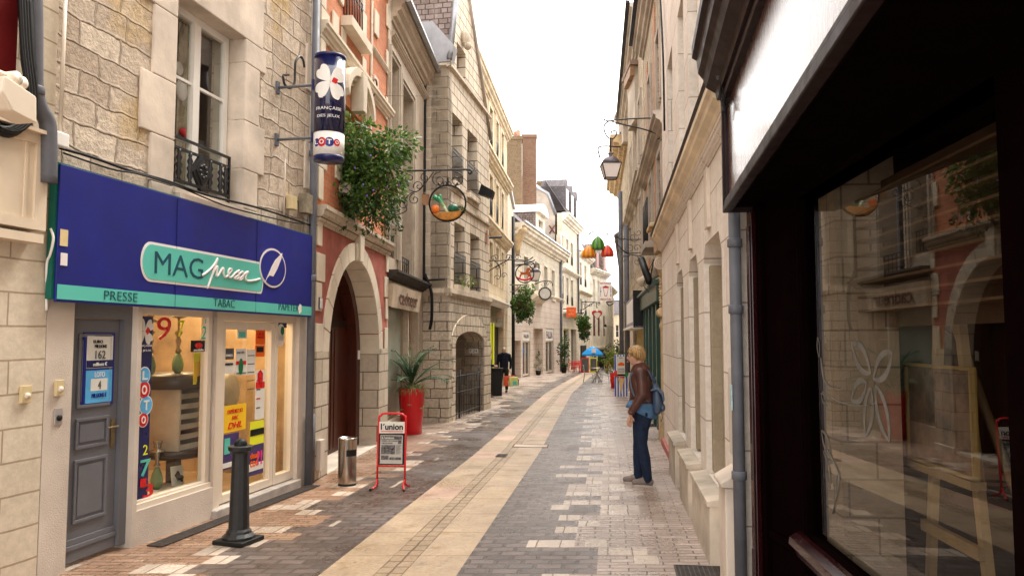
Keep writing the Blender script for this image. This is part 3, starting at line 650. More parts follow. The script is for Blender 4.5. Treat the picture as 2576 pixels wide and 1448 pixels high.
def caps(x0, x1, zc, h, n=14):
    p = []
    for i in range(n + 1): an = math.pi / 2 + math.pi * i / n; p.append((x0 + h * .72 + h * .72 * math.cos(an), zc + h * math.sin(an)))
    for i in range(n + 1): an = -math.pi / 2 + math.pi * i / n; p.append((x1 - h * .3 + h * .3 * math.cos(an), zc + h * math.sin(an)))
    return p
MB(FB).prism(caps(sL, sR, zc, hh), DS + .001, DS + .005).build('capsule_border', M['pinkwhite'], t)
MB(FB).prism(caps(sL + .022, sR - .022, zc, hh - .022), DS + .004, DS + .009).build('capsule', M['teal'], t)
oc = Q(684.5, 674); orx = (Q(717.5, 674)[0] - Q(651.5, 674)[0]) / 2; orz = hh * 1.28
def ell(c, rx, rz, n=40): return [(c[0] + rx * math.cos(2 * math.pi * i / n), c[1] + rz * math.sin(2 * math.pi * i / n)) for i in range(n)]
MB(FB).prism(ell(oc, orx, orz), DS + .008, DS + .013).build('oval_border', M['pinkwhite'], t)
MB(FB).prism(ell(oc, orx - .022, orz - .022), DS + .012, DS + .017).build('oval', M['blue'], t)
nib = [(1855, 800), (1870, 765), (1915, 665), (1960, 560), (2010, 470), (2110, 370), (2095, 450), (2040, 590), (1978, 708), (1925, 690), (1890, 730)]
cr = lambda x, y: ((380 + x / 5.152) / 1.118, (640 + y / 5.152) / 1.118)
MB(FB).prism([Q(*cr(*p)) for p in nib], DS + .016, DS + .021).build('pen_nib', M['pinkwhite'], t)
g0 = Q(386, 687); g1 = Q(508, 687); gt = Q(394, 632)
text('MAG', FB, g0[0], g1[0], g0[1], gt[1], DS + .009, M['darkteal'], t, off=-.006)
strokes = [[(950, 690), (1000, 660), (1060, 610), (1110, 560), (1150, 500), (1175, 450), (1160, 500), (1130, 580), (1095, 690), (1060, 790), (1030, 880)],
           [(1095, 690), (1140, 600), (1175, 560), (1165, 620), (1160, 690), (1180, 695), (1215, 640), (1250, 590), (1265, 600), (1260, 660), (1285, 715), (1320, 700), (1350, 660), (1385, 610), (1350, 600), (1330, 650), (1340, 715), (1380, 715), (1430, 660), (1490, 620), (1470, 650), (1490, 700), (1460, 740), (1420, 730), (1460, 700), (1530, 640), (1550, 660), (1540, 730), (1510, 755), (1490, 745), (1550, 690), (1590, 650), (1620, 640), (1590, 680), (1580, 740), (1620, 770), (1700, 765), (1800, 740)]]
m = MB(FB)
for st in strokes:
    pts = bez([(Q(*cr(*p))[0], DS + .013, Q(*cr(*p))[1]) for p in st], 4); m.tube(pts, [.0115] * (len(pts) - 1) + [.007], 8)
m.build('script_lettering', M['pinkwhite'], t)
for st, x0, yb, x1, yt in (('PRESSE', 260.5, 753, 344, 730), ('TABAC', 536, 770, 589, 750), ('PAPETERIE', 700, 779, 759, 762)):
    a, b, c = Q(x0, yb), Q(x1, yb), Q(x0, yt); text(st, FB, a[0], b[0], a[1], c[1], DS + .004, M['darkteal'], t, off=-.015)
for (px, py, w_, h_, mt) in ((160, 598, .035, .12, 'yellowp'), (160, 652, .03, .09, 'pinkwhite')):
    a = Q(px, py); MB(FB).box(a[0] - w_, a[0] + w_, DS + .001, DS + .006, a[1] - h_ / 2, a[1] + h_ / 2).build('small_plate', M['pinkwhite'] if mt == 'pinkwhite' else pm('cream_plate', (.7, .55, .3), .5), t)
a = Q(752, 777); MB(FB).prism([(a[0] - .04, a[1]), (a[0] - .01, a[1] - .06), (a[0] + .05, a[1] - .03), (a[0] + .04, a[1] + .05), (a[0], a[1] + .06)], DS + .008, DS + .011).build('torn_sticker', M['paper'], t)
# cables and boxes on the wall above
def cable(pts, r, name, label, parent=None, cat='cable', mat='cable', group=None):
    m = MB(FB); m.tube(bez([(FB.hit(x, y, d)[0], d, FB.hit(x, y, d)[1]) for x, y, d in pts], 6), r, 6); return m.build(name, M[mat], parent, None if parent else label, None if parent else cat, group)
cable([(150, 372, .05), (230, 395, .06), (330, 430, .07), (420, 455, .05), (520, 490, .10), (640, 520, .06), (720, 545, .06), (795, 572, .05)], .012, 'cable', 'thick black cable running along the top of the blue shop sign')
cable([(160, 385, .06), (280, 425, .09), (350, 438, .10), (450, 470, .07), (560, 515, .12), (650, 540, .1), (740, 560, .08), (798, 566, .05)], .008, 'cable', 'thin sagging black cable below the thick one above the blue shop sign')
t = cable([(60, -30, .16), (66, 60, .16), (70, 150, .15), (78, 220, .14), (60, 300, .13), (20, 330, .12), (-40, 300, .10)], .045, 'cable_bundle', 'thick bundle of black cables looping down beside the grey downpipe at top left', None, 'cable')
m = MB(FB)
for i in range(4): m.tube(bez([(FB.hit(x + i * 7, y + i * 3, .2)[0], .2, FB.hit(x + i * 7, y + i * 3, .2)[1]) for x, y in ((50, -30), (58, 120), (70, 230), (62, 290), (20, 322), (-40, 306))], 5), .014, 6)

m.build('cable_strand', M['cable'], t)
t = thing('downpipe', 'fat grey downpipe with a swan neck bend between the two left houses', 'downpipe', FB.w((sAB, 0, 3)))
m = MB(FB); pp = [(84, -60), (86, 80), (87, 215), (98, 268), (118, 305), (122, 350), (122, 460)]
m.tube(bez([(FB.hit(x, y, .14)[0], .14, FB.hit(x, y, .14)[1]) for x, y in pp], 6), .055, 16); m.build('pipe', M['pipe'], t)
a = FB.hit(86, 228, .14); MB(FB).lathe((a[0], .14, a[1]), [(.06, -.03), (.066, -.02), (.066, .02), (.06, .03)], 16).build('collar', M['pipe'], t)
t = thing('conduit_box', 'thin cream conduit ending in a small white junction box over the sign corner', 'conduit', FB.w((sAB + .1, 0, zt_)))
a = FB.hit(166, -40, .03); b = FB.hit(166, 352, .03); MB(FB).tube([(a[0], .03, a[1]), (a[0], .03, b[1])], .014, 8).build('conduit', M['creamframe'], t)
MB(FB).box(a[0] - .12, a[0] + .03, .0, .09, b[1] - .08, b[1] + .03).build('box', M['white'], t, bevel=.012)
t = thing('wall_floodlight', 'cream box shaped floodlight on a jointed arm at the upper left', 'floodlight', FB.w((FB.S(30, .3, 240), 0, FB.Z(30, 240, .3))))
c = FB.hit(34, 250, .38); m = MB(FB)
m.prism([(c[0] - .15, c[1] + .10), (c[0] + .10, c[1] + .04), (c[0] + .11, c[1] - .13), (c[0] - .09, c[1] - .10), (c[0] - .17, c[1] - .01)], .30, .46); m.build('lamp_body', M['creamframe'], t, bevel=.015)
m = MB(FB); m.tube([(c[0] - .3, .38, c[1] + .13), (c[0] + .0, .38, c[1] + .13)], .02, 10); m.tube([(c[0] - .03, .33, c[1] + .12), (c[0] - .03, .43, c[1] + .12)], .045, 14); m.tube([(c[0] + .02, .33, c[1] + .11), (c[0] + .02, .43, c[1] + .11)], .038, 14); m.tube([(c[0] - .3, .38, c[1] + .13), (c[0] - .3, .0, c[1] + .1)], .02, 8); m.build('arm', M['creamframe'], t)
a = FB.hit(52, 335, .05); MB(FB).box(a[0] - .06, a[0] + .06, 0, .09, a[1] - .09, a[1] + .08).build('junction_box', pm('grey_junction_box', (.35, .32, .29), .6), None, 'grey junction box on the wall just above the beige shop fascia', 'junction box')
def plate(px, py, w_, h_, d, mat, nm, label, cat, fr=FB, knob=True, kc='creamframe'):
    a = fr.hit(px, py, d); o = MB(fr).box(a[0] - w_ / 2, a[0] + w_ / 2, .0, d, a[1] - h_ / 2, a[1] + h_ / 2).build(nm, mat, None, label, cat, bevel=.004)
    if knob:
        m = MB(fr); m.tube([(a[0], d, a[1] - .01), (a[0], d + .012, a[1] - .01)], .022, 14); m.build('button', M[kc], o)
    return o
btn = pm('cream_bell_plate', (.62, .50, .28), .4, 0, .08)
plate(68, 991, .085, .12, .025, btn, 'doorbell', 'cream doorbell on the painted brick wall left of the crack', 'doorbell')
plate(152, 975, .07, .115, .025, btn, 'doorbell', 'cream doorbell beside the grey door', 'doorbell')
plate(148, 1047, .075, .125, .010, pm('brushed_plate', (.42, .38, .36), .4, .3), 'intercom', 'square grey metal intercom plate below the doorbell by the grey door', 'intercom', kc='black')
cable([(128, 575, .05), (134, 600, .08), (126, 640, .06), (118, 662, .03), (117, 720, .02), (117, 780, .02)], .009, 'cable', 'white cable hanging loose at the lower left corner of the blue sign', None, 'cable', 'white')
# old hook, conduit and boxes right of the first floor window
t = thing('iron_wall_hook', 'old black iron S shaped hook on the mossy stone beside the round sign', 'hook', FB.w((FB.S(742, 0, 200), 0, FB.Z(742, 200))))
m = MB(FB); pts = [(712, 190), (716, 212), (728, 222), (740, 212), (742, 180), (744, 155), (754, 142), (762, 150), (766, 170)]
m.tube(bez([(FB.hit(x, y, .08)[0], .08, FB.hit(x, y, .08)[1]) for x, y in pts], 5), .014, 8); a = FB.hit(712, 190, .0); m.tube([(a[0], .0, a[1]), (a[0], .08, a[1])], .012); m.build('hook', M['iron'], t)
t = thing('wall_conduit', 'thin beige conduit running down to a small cream box above the sign', 'conduit', FB.w((FB.S(731, 0, 480), 0, FB.Z(731, 540))))
a = FB.hit(717, 400, .03); b = FB.hit(719, 545, .03); MB(FB).tube([(a[0], .03, a[1]), (a[0], .03, b[1])], .012, 8).build('conduit', M['stucco'], t)
a = FB.hit(734, 510, .04); MB(FB).box(a[0] - .07, a[0] + .06, 0, .08, a[1] - .08, a[1] + .08).build('box', btn, t, bevel=.006)
a = FB.hit(768, 512, .04); MB(FB).box(a[0] - .09, a[0] + .08, 0, .10, a[1] - .12, a[1] + .11).build('meter_box', pm('mossy_box', (.25, .21, .15), .9, 0, .4, 9), None, 'weathered grey meter box with hanging wires near the downpipe', 'meter box')
# downpipe between the press shop and number 25
def pipe(fr, px, ytop, ybot, d, r, label, px2=None, mat='pipe', collars=(), nm='downpipe'):
    a = fr.hit(px, (ytop + ybot) / 2, d); z1 = fr.Z(px, ytop, d); z0 = fr.Z(px, ybot, d)
    t = thing(nm, label, 'downpipe', fr.w((a[0], d, z0)))
    MB(fr).lathe((a[0], d, z0), [(r, 0), (r, z1 - z0)], 14).build('pipe', M[mat], t)
    for y in collars:
        z = fr.Z(px, y, d); MB(fr).lathe((a[0], d, z), [(r * 1.02, -.04), (r * 1.22, -.03), (r * 1.22, .03), (r * 1.02, .04)], 14).build('collar', M[mat], t)
    return t
t = pipe(FB, 787, -120, 1214, .07, .048, 'grey downpipe at the corner right of the blue press sign', None, 'pipe', (385, 700))
a = FB.hit(783, 1040, .07); z0 = FB.Z(781, 1213, .07); MB(FB).lathe((a[0], .07, z0), [(.055, 0), (.055, FB.Z(783, 1040, .07) - z0)], 14).build('pipe_shoe', pm('scuffed_dark_pipe', (.13, .125, .13), .5, .2, .4, 12), t)
# round lottery sign
n_ = FB.n; c = FB.w((FB.S(697, 0, 290), 0, 0)); sc_, zc_ = FB.hit(697, 290, 0)[0], 0
dC = .645; zb3 = at(829, 412, 8.62).z; zt3 = at(829, 152, 8.62).z; rC = .172; sC = sc_
t = thing('round_sign', 'round dark blue lottery sign with white clover on two rods from the wall', 'sign', FB.w((sC, dC, zb3)))
zl = at(829, 345, 8.62).z; zl0 = at(829, 402, 8.62).z; H = zt3 - zb3
MB(FB).lathe((sC, dC, zb3), [(rC * .97, 0), (rC, .03), (rC, .05)], 40).build('bottom_cap', M['navy'], t)
MB(FB).lathe((sC, dC, zb3 + .05), [(rC * .99, 0), (rC * .99, zl - zb3 - .05)], 40).build('white_band', M['white'], t)
navyg = pm('glossy_navy_drum', (.006, .008, .055), .12, 0, .1, 2, coat=.6)
MB(FB).lathe((sC, dC, zl), [(rC, 0), (rC, zt3 - zl - .03)], 40).build('drum', navyg, t)
MB(FB).lathe((sC, dC, zt3 - .03), [(rC * 1.03, 0), (rC * 1.03, .03), (rC * .9, .035)], 40).build('top_cap', M['navy'], t)
class Cy:                                                # wrap flat artwork round the drum
    def __init__(s, fr, c, a0): s.fr, s.c, s.a0 = fr, c, a0
    def w(s, p):
        an = s.a0 + p[0] / rC; r = rC + p[1]
        return Vector((s.c.x + r * math.sin(an), s.c.y - r * math.cos(an), p[2]))
cc = FB.w((sC, dC, 0)); a0 = math.atan2(-cc.x, cc.y) * 1.0
# artwork centre turned a little left of the line to the street
CYF = Cy(FB, cc, -math.atan2(-cc.x, cc.y) * -1 + 0.02)
def dense(m_pts, n=3):
    out = []
    for i, p in enumerate(m_pts):
        q = m_pts[(i + 1) % len(m_pts)]
        for k_ in range(n): out.append((p[0] + (q[0] - p[0]) * k_ / n, p[1] + (q[1] - p[1]) * k_ / n))
    return out
def strip_fill(fr, pts, d, mat, parent, nm):             # fill outline with thin vertical strips so it follows the curve
    x0 = min(p[0] for p in pts); x1 = max(p[0] for p in pts); m = MB(fr); N = max(4, int((x1 - x0) / .008)); prev = None
    for i in range(N + 1):
        x = x0 + (x1 - x0) * min(max(i / N, .002), .998); ys_ = []
        for j in range(len(pts)):
            a_, b_ = pts[j], pts[(j + 1) % len(pts)]
            if (a_[0] - x) * (b_[0] - x) < 0: ys_.append(a_[1] + (b_[1] - a_[1]) * (x - a_[0]) / (b_[0] - a_[0]))
        ys_.sort()
        cur = (x, ys_[0], ys_[-1]) if len(ys_) > 1 else prev
        if prev and cur: m.quad((prev[0], d, prev[1]), (cur[0], d, cur[1]), (cur[0], d, cur[2]), (prev[0], d, prev[2]))
        prev = cur
    return m.build(nm, mat, parent, recalc=False)
def petal(cx, cz, rot, L=.16, Wd_=.066):
    p = []
    for x, y in ((0, 0), (-.45, .22), (-.85, .55), (-.95, .8), (-.7, 1.0), (-.35, 1.02), (0, .93), (.35, 1.02), (.7, 1.0), (.95, .8), (.85, .55), (.45, .22)):
        x *= Wd_; y *= L; p.append((cx + x * math.cos(rot) - y * math.sin(rot), cz + x * math.sin(rot) + y * math.cos(rot)))
    return [tuple(v)[:2] for v in bez([Vector((a_, b_, 0)) for a_, b_ in p] + [Vector((p[0][0], p[0][1], 0))], 3)]
zk = at(829, 225, 8.62).z; xk = .0
for rot in (28, 118, 208, 298): strip_fill(CYF, petal(xk, zk, rad(rot + 12), .205, .092), .002, M['white'], t, 'clover_leaf')
strip_fill(CYF, [(xk + .012, zk - .002), (xk + .035, zk + .052), (xk + .088, zk + .032), (xk + .065, zk - .025)], .005, M['red'], t, 'red_square')
strip_fill(CYF, [(xk - .012, zk - .03), (xk - .085, zk - .19), (xk - .10, zk - .175), (xk - .02, zk - .01)], .003, M['white'], t, 'clover_stem')
z_ = at(829, 295, 8.62).z
text('FRANÇAISE', CYF, -.165, .135, z_, z_ + .042, .002, M['white'], t); text('DES JEUX', CYF, -.15, .115, z_ - .085, z_ - .045, .002, M['white'], t)
zz = at(829, 372, 8.62).z
for i, (L_, mt, dx, r_) in enumerate((('L', 'blue', -.155, .045), ('O', 'red', -.085, .052), ('T', 'blue', -.0, .052), ('O', 'red', .085, .04))):
    strip_fill(CYF, ell((dx, zz), r_, r_, 24), .002, M[mt], t, 'lotto_ball'); text(L_, CYF, dx - r_ * .5, dx + r_ * .5, zz - r_ * .5, zz + r_ * .55, .004, M['white'], t, off=.02)
for y in (225, 355):
    z = at(745, y, 8.7).z; m = MB(FB); m.tube([(sC, 0, z), (sC, dC - rC, z)], .016, 10); m.box(sC - .03, sC + .03, -.01, .015, z - .07, z + .07); m.build('mounting_rod', M['pipe'], t)
    MB(FB).box(sC - .03, sC + .03, dC - rC - .03, dC - rC + .02, z - .06, z + .06).build('clamp', M['navy'], t)
# ---------------------------------------------------------------- stickers, posters and numerals on the shop glass
GD = -.052
def gq(px, py, d=-.085): return FB.hit(px, py, d)
def onglass(x0, yt, x1, yb, mat, nm, label, cat, d=-.085):
    a = gq(x0, yt, d); b = gq(x1, yt, d); c = gq(x0, yb, d)
    return MB(FB).box(a[0], b[0], d - .003, d, c[1], a[1]).build(nm, M[mat], None, label, cat), (a[0], b[0], c[1], a[1])
cr2 = lambda x, y: ((0 + x / 1.768) / 1.118, (800 + y / 1.768) / 1.118)
cr3 = lambda x, y: ((380 + x / 3.0167) / 1.118, (860 + y / 3.0167) / 1.118)
def onc(x0, yt, x1, yb, *a, **k_):
    p = cr3(x0, yt); q = cr3(x1, yb); return onglass(p[0], p[1], q[0], q[1], *a, **k_)
o, r_ = onglass(349, 794, 385, 1262, 'navy', 'window_strip', 'dark blue lottery strip with clover and balls down the left of the shop window', 'window sticker', d=-.078)
o2 = o
def ot(st, px0, yb, px1, yt, mat, par, d=-.074, off=0, sh=0):
    a = gq(*cr3(px0, yb), d); b = gq(*cr3(px1, yb), d); c = gq(*cr3(px0, yt), d)
    return text(st, FB, a[0], b[0], a[1], c[1], d, M[mat], par, off=off, shear=sh)
a = gq(*cr3(85, 215), -.075)
for rot in (40, 130, 220, 310): MB(FB).prism(petal(a[0] - .0, a[1], rad(rot), .12, .05), -.076, -.073).build('clover_leaf', M['white'], o)
MB(FB).prism([(a[0] + .0, a[1]), (a[0] + .03, a[1] + .04), (a[0] + .065, a[1] + .01), (a[0] + .03, a[1] - .03)], -.073, -.071).build('red_square', M['red'], o)
ot('FRANÇAISE', -10, 350, 145, 328, 'white', o); ot('DES JEUX', 0, 392, 135, 370, 'white', o)
for L_, mt, x, y, r__ in (('L', 'lblue', 80, 588, .075), ('O', 'red', 75, 710, .08), ('T', 'lblue', 92, 840, .085), ('O', 'red', 68, 965, .065)):
    c = gq(*cr3(x, y), -.075); m = MB(FB); m.prism(ell(c, r__, r__, 28), -.077, -.074); m.build('lotto_ball', M['white'], o); MB(FB).prism(ell(c, r__ * .88, r__ * .88, 28), -.0745, -.072).build('lotto_ball', M[mt], o)
    text(L_, FB, c[0] - r__ * .42, c[0] + r__ * .42, c[1] - r__ * .5, c[1] + r__ * .5, -.072, M['white'], o, off=.02)
ot('2', 65, 1265, 103, 1180, 'limep', o); 
for st, x0, yt, x1, yb, mt in (('7', 40, 1310, 125, 1450, 'teal'), ('3', 60, 1520, 150, 1630, 'red'), ('1', 40, 1470, 90, 1540, 'red')):
    ot(st, x0, yb, x1, yt, mt, o, off=.01)
for i, (st, x0, yt, x1, yb, mt, lb) in enumerate((('9', 180, 90, 300, 290, 'red', 'large red 9'), ('7', 365, 120, 415, 260, 'limep', 'yellow 7'), ('2', 553, 170, 600, 280, 'teal', 'turquoise 2'), ('8', 590, 105, 615, 150, 'lblue', 'small pale blue 8'))):
    m = ot(st, x0, yb, x1, yt, mt, None, d=-.082, sh=.1); m.build('numeral_sticker', M[mt], None, lb + ' sticker at the top of the shop window', 'window sticker')
o, r_ = onc(475, 292, 612, 390, 'black', 'mobile_sticker', 'black and red phone card sticker reading mobile in the shop window', 'window sticker'); a = gq(*cr3(540, 335), -.082)
MB(FB).prism(ell(a, .06, .028, 16), -.084, -.080).build('red_patch', M['red'], o); ot('mobile', 498, 383, 580, 362, 'white', o, d=-.084)
c = gq(*cr3(625, 335), -.08); o = MB(FB).prism(ell(c, .04, .055), -.084, -.081).build('round_sticker', M['yellowp'], None, 'small round yellow sticker beside the mobile sticker', 'window sticker')
o, r_ = onc(500, 395, 605, 665, 'limep', 'window_poster', 'pale green and yellow poster on the right of the shop window', 'poster', d=-.16)
MB(FB).box(r_[0], r_[1], -.16, -.157, r_[2] + .02, r_[2] + .22).build('yellow_half', M['yellowp'], o)
o, r_ = onc(748, 850, 943, 1080, 'yellowp', 'delivery_notice', 'square yellow courier notice reading EXPEDIEZ ICI AVEC DHL on the shop door', 'notice')
for st, x0, yb, x1, yt in (('EXPÉDIEZ ICI', 785, 915, 908, 875), ('AVEC', 820, 965, 872, 932), ('DHL', 785, 1045, 905, 992)): ot(st, x0, yb, x1, yt, 'red', o, d=-.084, off=.02 if st == 'DHL' else 0, sh=.3 if st == 'DHL' else 0)
o, r_ = onc(1025, 188, 1105, 328, 'orangep', 'door_sticker', 'bright orange sticker at the top of the shop door', 'sticker'); ot('CARTES', 1035, 250, 1095, 225, 'red', o, d=-.084); ot('ORANGE', 1035, 275, 1095, 255, 'red', o, d=-.084)
o, r_ = onc(1020, 332, 1100, 430, 'orangep', 'door_sticker', 'orange sticker with a black square under the top orange one', 'sticker'); MB(FB).box(r_[0] + .03, r_[1] - .03, -.085, -.081, r_[2] + .05, r_[3] - .02).build('black_square', M['black'], o)
o, r_ = onc(855, 362, 945, 590, 'paper', 'service_sheet', 'white sheet with a green disc on the shop door', 'sheet'); c = gq(*cr3(898, 512), -.082); MB(FB).prism(ell(c, .043, .085), -.084, -.081).build('green_disc', M['greenp'], o); MB(FB).box(r_[0] + .005, r_[1] - .005, -.084, -.082, r_[3] - .17, r_[3] - .13).build('rule', M['red'], o); ot('paysafe', 862, 405, 925, 385, 'blue', o, d=-.083); ot('service partner', 858, 580, 940, 563, 'greenp', o, d=-.083)
o, r_ = onc(948, 370, 1022, 585, 'paper', 'notice_sheet', 'plain white opening hours sheet right of the green disc', 'sheet')
for i in range(5): MB(FB).box(r_[0] + .02, r_[1] - .02, -.0845, -.083, r_[3] - .07 - i * .09, r_[3] - .06 - i * .09).build('printed_line', M['greyp'], o)
o, r_ = onc(755, 470, 848, 575, 'paper', 'parcel_sheet', 'white sheet reading amazon on the left of the shop door', 'sheet'); ot('amazon', 760, 505, 828, 485, 'black', o, d=-.083)
o, r_ = onc(760, 360, 840, 455, 'greyp', 'stamp_sheet', 'grey TIMBRES sheet above the amazon sheet', 'sheet'); ot('TIMBRES', 765, 430, 825, 410, 'white', o, d=-.083)
o, r_ = onc(870, 195, 950, 275, 'paper', 'card_sticker', 'white payment sticker with two teal ovals at the top of the door', 'sticker'); MB(FB).box(r_[0] + .02, r_[1] - .03, -.085, -.082, r_[3] - .09, r_[3] - .03).build('teal_mark', M['teal'], o)
o, r_ = onc(1025, 545, 1100, 700, 'paper', 'parcel_sticker', 'white sticker with a red cube mark and red strip on the shop door', 'sticker'); c = gq(*cr3(1062, 600), -.082)
MB(FB).prism([(c[0] - .055, c[1] + .04), (c[0], c[1] + .08), (c[0] + .055, c[1] + .04), (c[0] + .055, c[1] - .045), (c[0], c[1] - .085), (c[0] - .055, c[1] - .045)], -.085, -.081).build('red_cube', M['red'], o); MB(FB).box(r_[0], r_[1], -.085, -.081, r_[2], r_[2] + .07).build('red_strip', M['red'], o)
o, r_ = onc(1022, 705, 1098, 965, 'paper', 'price_sheet', 'long white sheet with small red marks below the red strip', 'sheet')
for i in range(4): MB(FB).box(r_[0] + .02, r_[0] + .10, -.0845, -.083, r_[2] + .12 + i * .1, r_[2] + .135 + i * .1).build('printed_line', M['red' if i % 2 else 'greyp'], o)
o, r_ = onc(978, 985, 1093, 1185, 'limep', 'bet_notice', 'yellow and black notice low on the right of the shop door', 'notice'); MB(FB).box(r_[0], r_[1], -.085, -.081, r_[2] + .10, r_[2] + .17).build('black_band', M['black'], o); ot('LE JEU DU', 990, 1078, 1085, 1052, 'black', o, d=-.083)
o, r_ = onc(748, 1095, 880, 1395, 'purple', 'lottery_poster', 'dark purple poster at the bottom left of the shop door', 'poster'); MB(FB).box(r_[0] + .02, r_[0] + .12, -.084, -.081, r_[3] - .2, r_[3] - .04).build('teal_patch', M['teal'], o); MB(FB).box(r_[0], r_[1], -.084, -.081, r_[2] + .02, r_[2] + .07).build('white_strip', M['paper'], o)
o, r_ = onc(960, 1190, 1090, 1450, 'purple', 'event_poster', 'dark poster with pink and orange letters low on the shop door', 'poster'); ot('?!', 1030, 1350, 1075, 1230, 'pink', o, d=-.083, off=.02); ot('coc', 975, 1370, 1040, 1320, 'orangep', o, d=-.083, off=.02); ot('deal', 975, 1300, 1040, 1250, 'orangep', o, d=-.083, off=.02); MB(FB).box(r_[0], r_[1], -.085, -.082, r_[2] + .05, r_[2] + .13).build('white_strip', M['paper'], o)
o, r_ = onc(1183, 130, 1288, 182, 'navy', 'sidelight_band', 'blue band across the top of the narrow side window', 'window sticker')
c = gq(*cr3(1238, 225), -.082); o = MB(FB).prism(ell(c, .085, .10), -.084, -.081).build('round_sticker', M['paper'], None, 'round white and green sticker on the narrow side window', 'sticker'); MB(FB).prism(ell((c[0] + .03, c[1] + .02), .04, .05), -.081, -.079).build('green_patch', M['greenp'], o)
c = gq(*cr3(1235, 290), -.082); MB(FB).prism(ell(c, .08, .075), -.084, -.081).build('round_sticker', M['pinkwhite'], None, 'round pinkish sticker below the green and white one', 'sticker')
# lottery board on the grey door
DD = -.085; a = FB.hit(213, 835, DD); b = FB.hit(291, 835, DD); c = FB.hit(213, 1024, DD); f_ = (a[0], b[0], c[1], a[1])
t = thing('lottery_board', 'blue framed lottery jackpot board reading 162 and 4 on the grey door', 'notice board', FB.w((f_[0], DD, f_[2])))
MB(FB).box(f_[0], f_[1], DD - .018, DD, f_[2], f_[3]).build('frame', M['blue'], t, bevel=.006)
zm = (f_[2] + f_[3]) / 2; e = .028
MB(FB).box(f_[0] + e, f_[1] - e, DD, DD + .003, zm + .008, f_[3] - e).build('upper_sheet', M['paper'], t)
MB(FB).box(f_[0] + e, f_[1] - e, DD, DD + .003, f_[2] + e, zm - .008).build('lower_sheet', M['lblue'], t)
hw = (f_[1] - f_[0]); c_ = (f_[0] + f_[1]) / 2
MB(FB).box(f_[0] + e, f_[1] - e, DD + .002, DD + .005, zm + .012, zm + .07).build('dark_strip', M['navy'], t)
MB(FB).box(c_ - .09, c_ + .09, DD + .002, DD + .005, zm - .17, zm - .075).build('white_patch', M['paper'], t)
for st, x, w_, z, h, mt in (('162', 0, .11, zm + .082, .065, 'greyp'), ('millions €', 0, .15, zm + .025, .03, 'white'), ('EURO', -.03, .10, zm + .205, .026, 'black'), ('MILLIONS', .0, .13, zm + .168, .026, 'black'), ('4', 0, .032, zm - .158, .065, 'greyp'), ('MILLIONS €', 0, .16, zm - .222, .035, 'blue'), ('LOTO', 0, .11, zm - .062, .04, 'white')):
    text(st, FB, c_ + x - w_ / 2, c_ + x + w_ / 2, z, z + h, DD + .006, M[mt], t)
M['dark_frame'] = pm('dark_window_frame', (.05, .05, .055), .4)
# =============================================================== number 25: orange brick house with the arch
PC0 = FB.w((sB1 + .005, 0, 0)); q = gp(970, 1112); FC = Fr((PC0.x, PC0.y), (q.x, q.y)); LC = FC.L
aL, aR = FC.S(822, 0, 900), FC.S(950, 0, 900); zcr = FC.Z(882, 650); zsp = zcr - (aR - aL) / 2 * 1.02
zled = FC.Z(799, 539); zbr = FC.Z(792, 43)
wC = (FC.S(860, 0, 250), FC.S(913, 0, 250), FC.Z(868, 470), FC.Z(870, 262)); wC2 = (FC.S(862, 0, 20), FC.S(909, 0, 20), FC.Z(862, 44), FC.Z(862, 44) + 1.7)
rC_ = house(FC, 'orange_brick_house', 'tall orange brick house with pale stone trim and a round arched doorway', M['redpaint'], 0, LC, zled, [arch(aL - .02, aR + .02, -.4, zsp, zcr + .02)], rev=.45, cat='house', body=.7)
for ch in list(rC_.children):
    if ch.name.startswith('house_body'): bpy.data.objects.remove(ch)
m = MB(FC); m.wall(rect(0, LC, zled, 13), [rect(*wC), rect(*wC2)], -.005, .3, .4); m.build('brick_wall', M['redbrick'], rC_)
# arch surround of stone: piers as courses, ring as voussoirs
sw = (aR - aL) * .5; c = (aL + aR) / 2; Ro = sw + .26
m = MB(FC)
ring = [(c + sw * math.cos(math.pi * i / 20), zsp + (zcr - zsp) * math.sin(math.pi * i / 20)) for i in range(21)]; ringo = [(c + Ro * math.cos(math.pi * i / 20), zsp + (zcr - zsp + .26) * math.sin(math.pi * i / 20)) for i in range(21)]
nV = 13
for i in range(nV):
    t0, t1 = math.pi * i / nV + .006, math.pi * (i + 1) / nV - .006; p = []
    for j in range(4): a = t0 + (t1 - t0) * j / 3; p.append((c + sw * math.cos(a), zsp + (zcr - zsp) * math.sin(a)))
    for j in range(4): a = t1 + (t0 - t1) * j / 3; p.append((c + Ro * math.cos(a), zsp + (zcr - zsp + .26) * math.sin(a)))
    m.prism(p, -.44, .03 if i != nV // 2 else .06)
m.build('arch_ring', M['white_stone'], rC_, bevel=.006)
m = MB(FC); k_ = nV // 2
m.prism([(c - .10, zcr - .02), (c + .10, zcr - .02), (c + .13, zcr + .42), (c - .13, zcr + .42)], .0, .09); m.build('keystone', M['white_stone'], rC_, bevel=.01)
m = MB(FC); m.wall(rect(.0, aL, FC.g(0) - .3, zsp + .1), [], .031, 0, .0); m.box(-.0, aL, -.40, .030, FC.g(0) - .3, zsp + .1); m.box(aR, LC, -.40, .030, FC.g(LC) - .3, zsp + .1)
m.build('arch_pier', M['arch'], rC_)
MB(FC).box(aR - .01, LC + .02, -.3, .06, FC.g(LC) - .3, FC.g(LC) + .10).build('plinth', M['dressed'], rC_, bevel=.01)
m = MB(FC)
for j, (h0, wd) in enumerate(((.1, .30), (.62, .22), (1.0, .34), (1.45, .2))):
    m.box(0, wd, 0, .025, zsp + h0, zsp + h0 + .36); m.box(LC - wd * .8, LC - .001, 0, .025, zsp + h0, zsp + h0 + .36)
z = zled + .2; j = 0
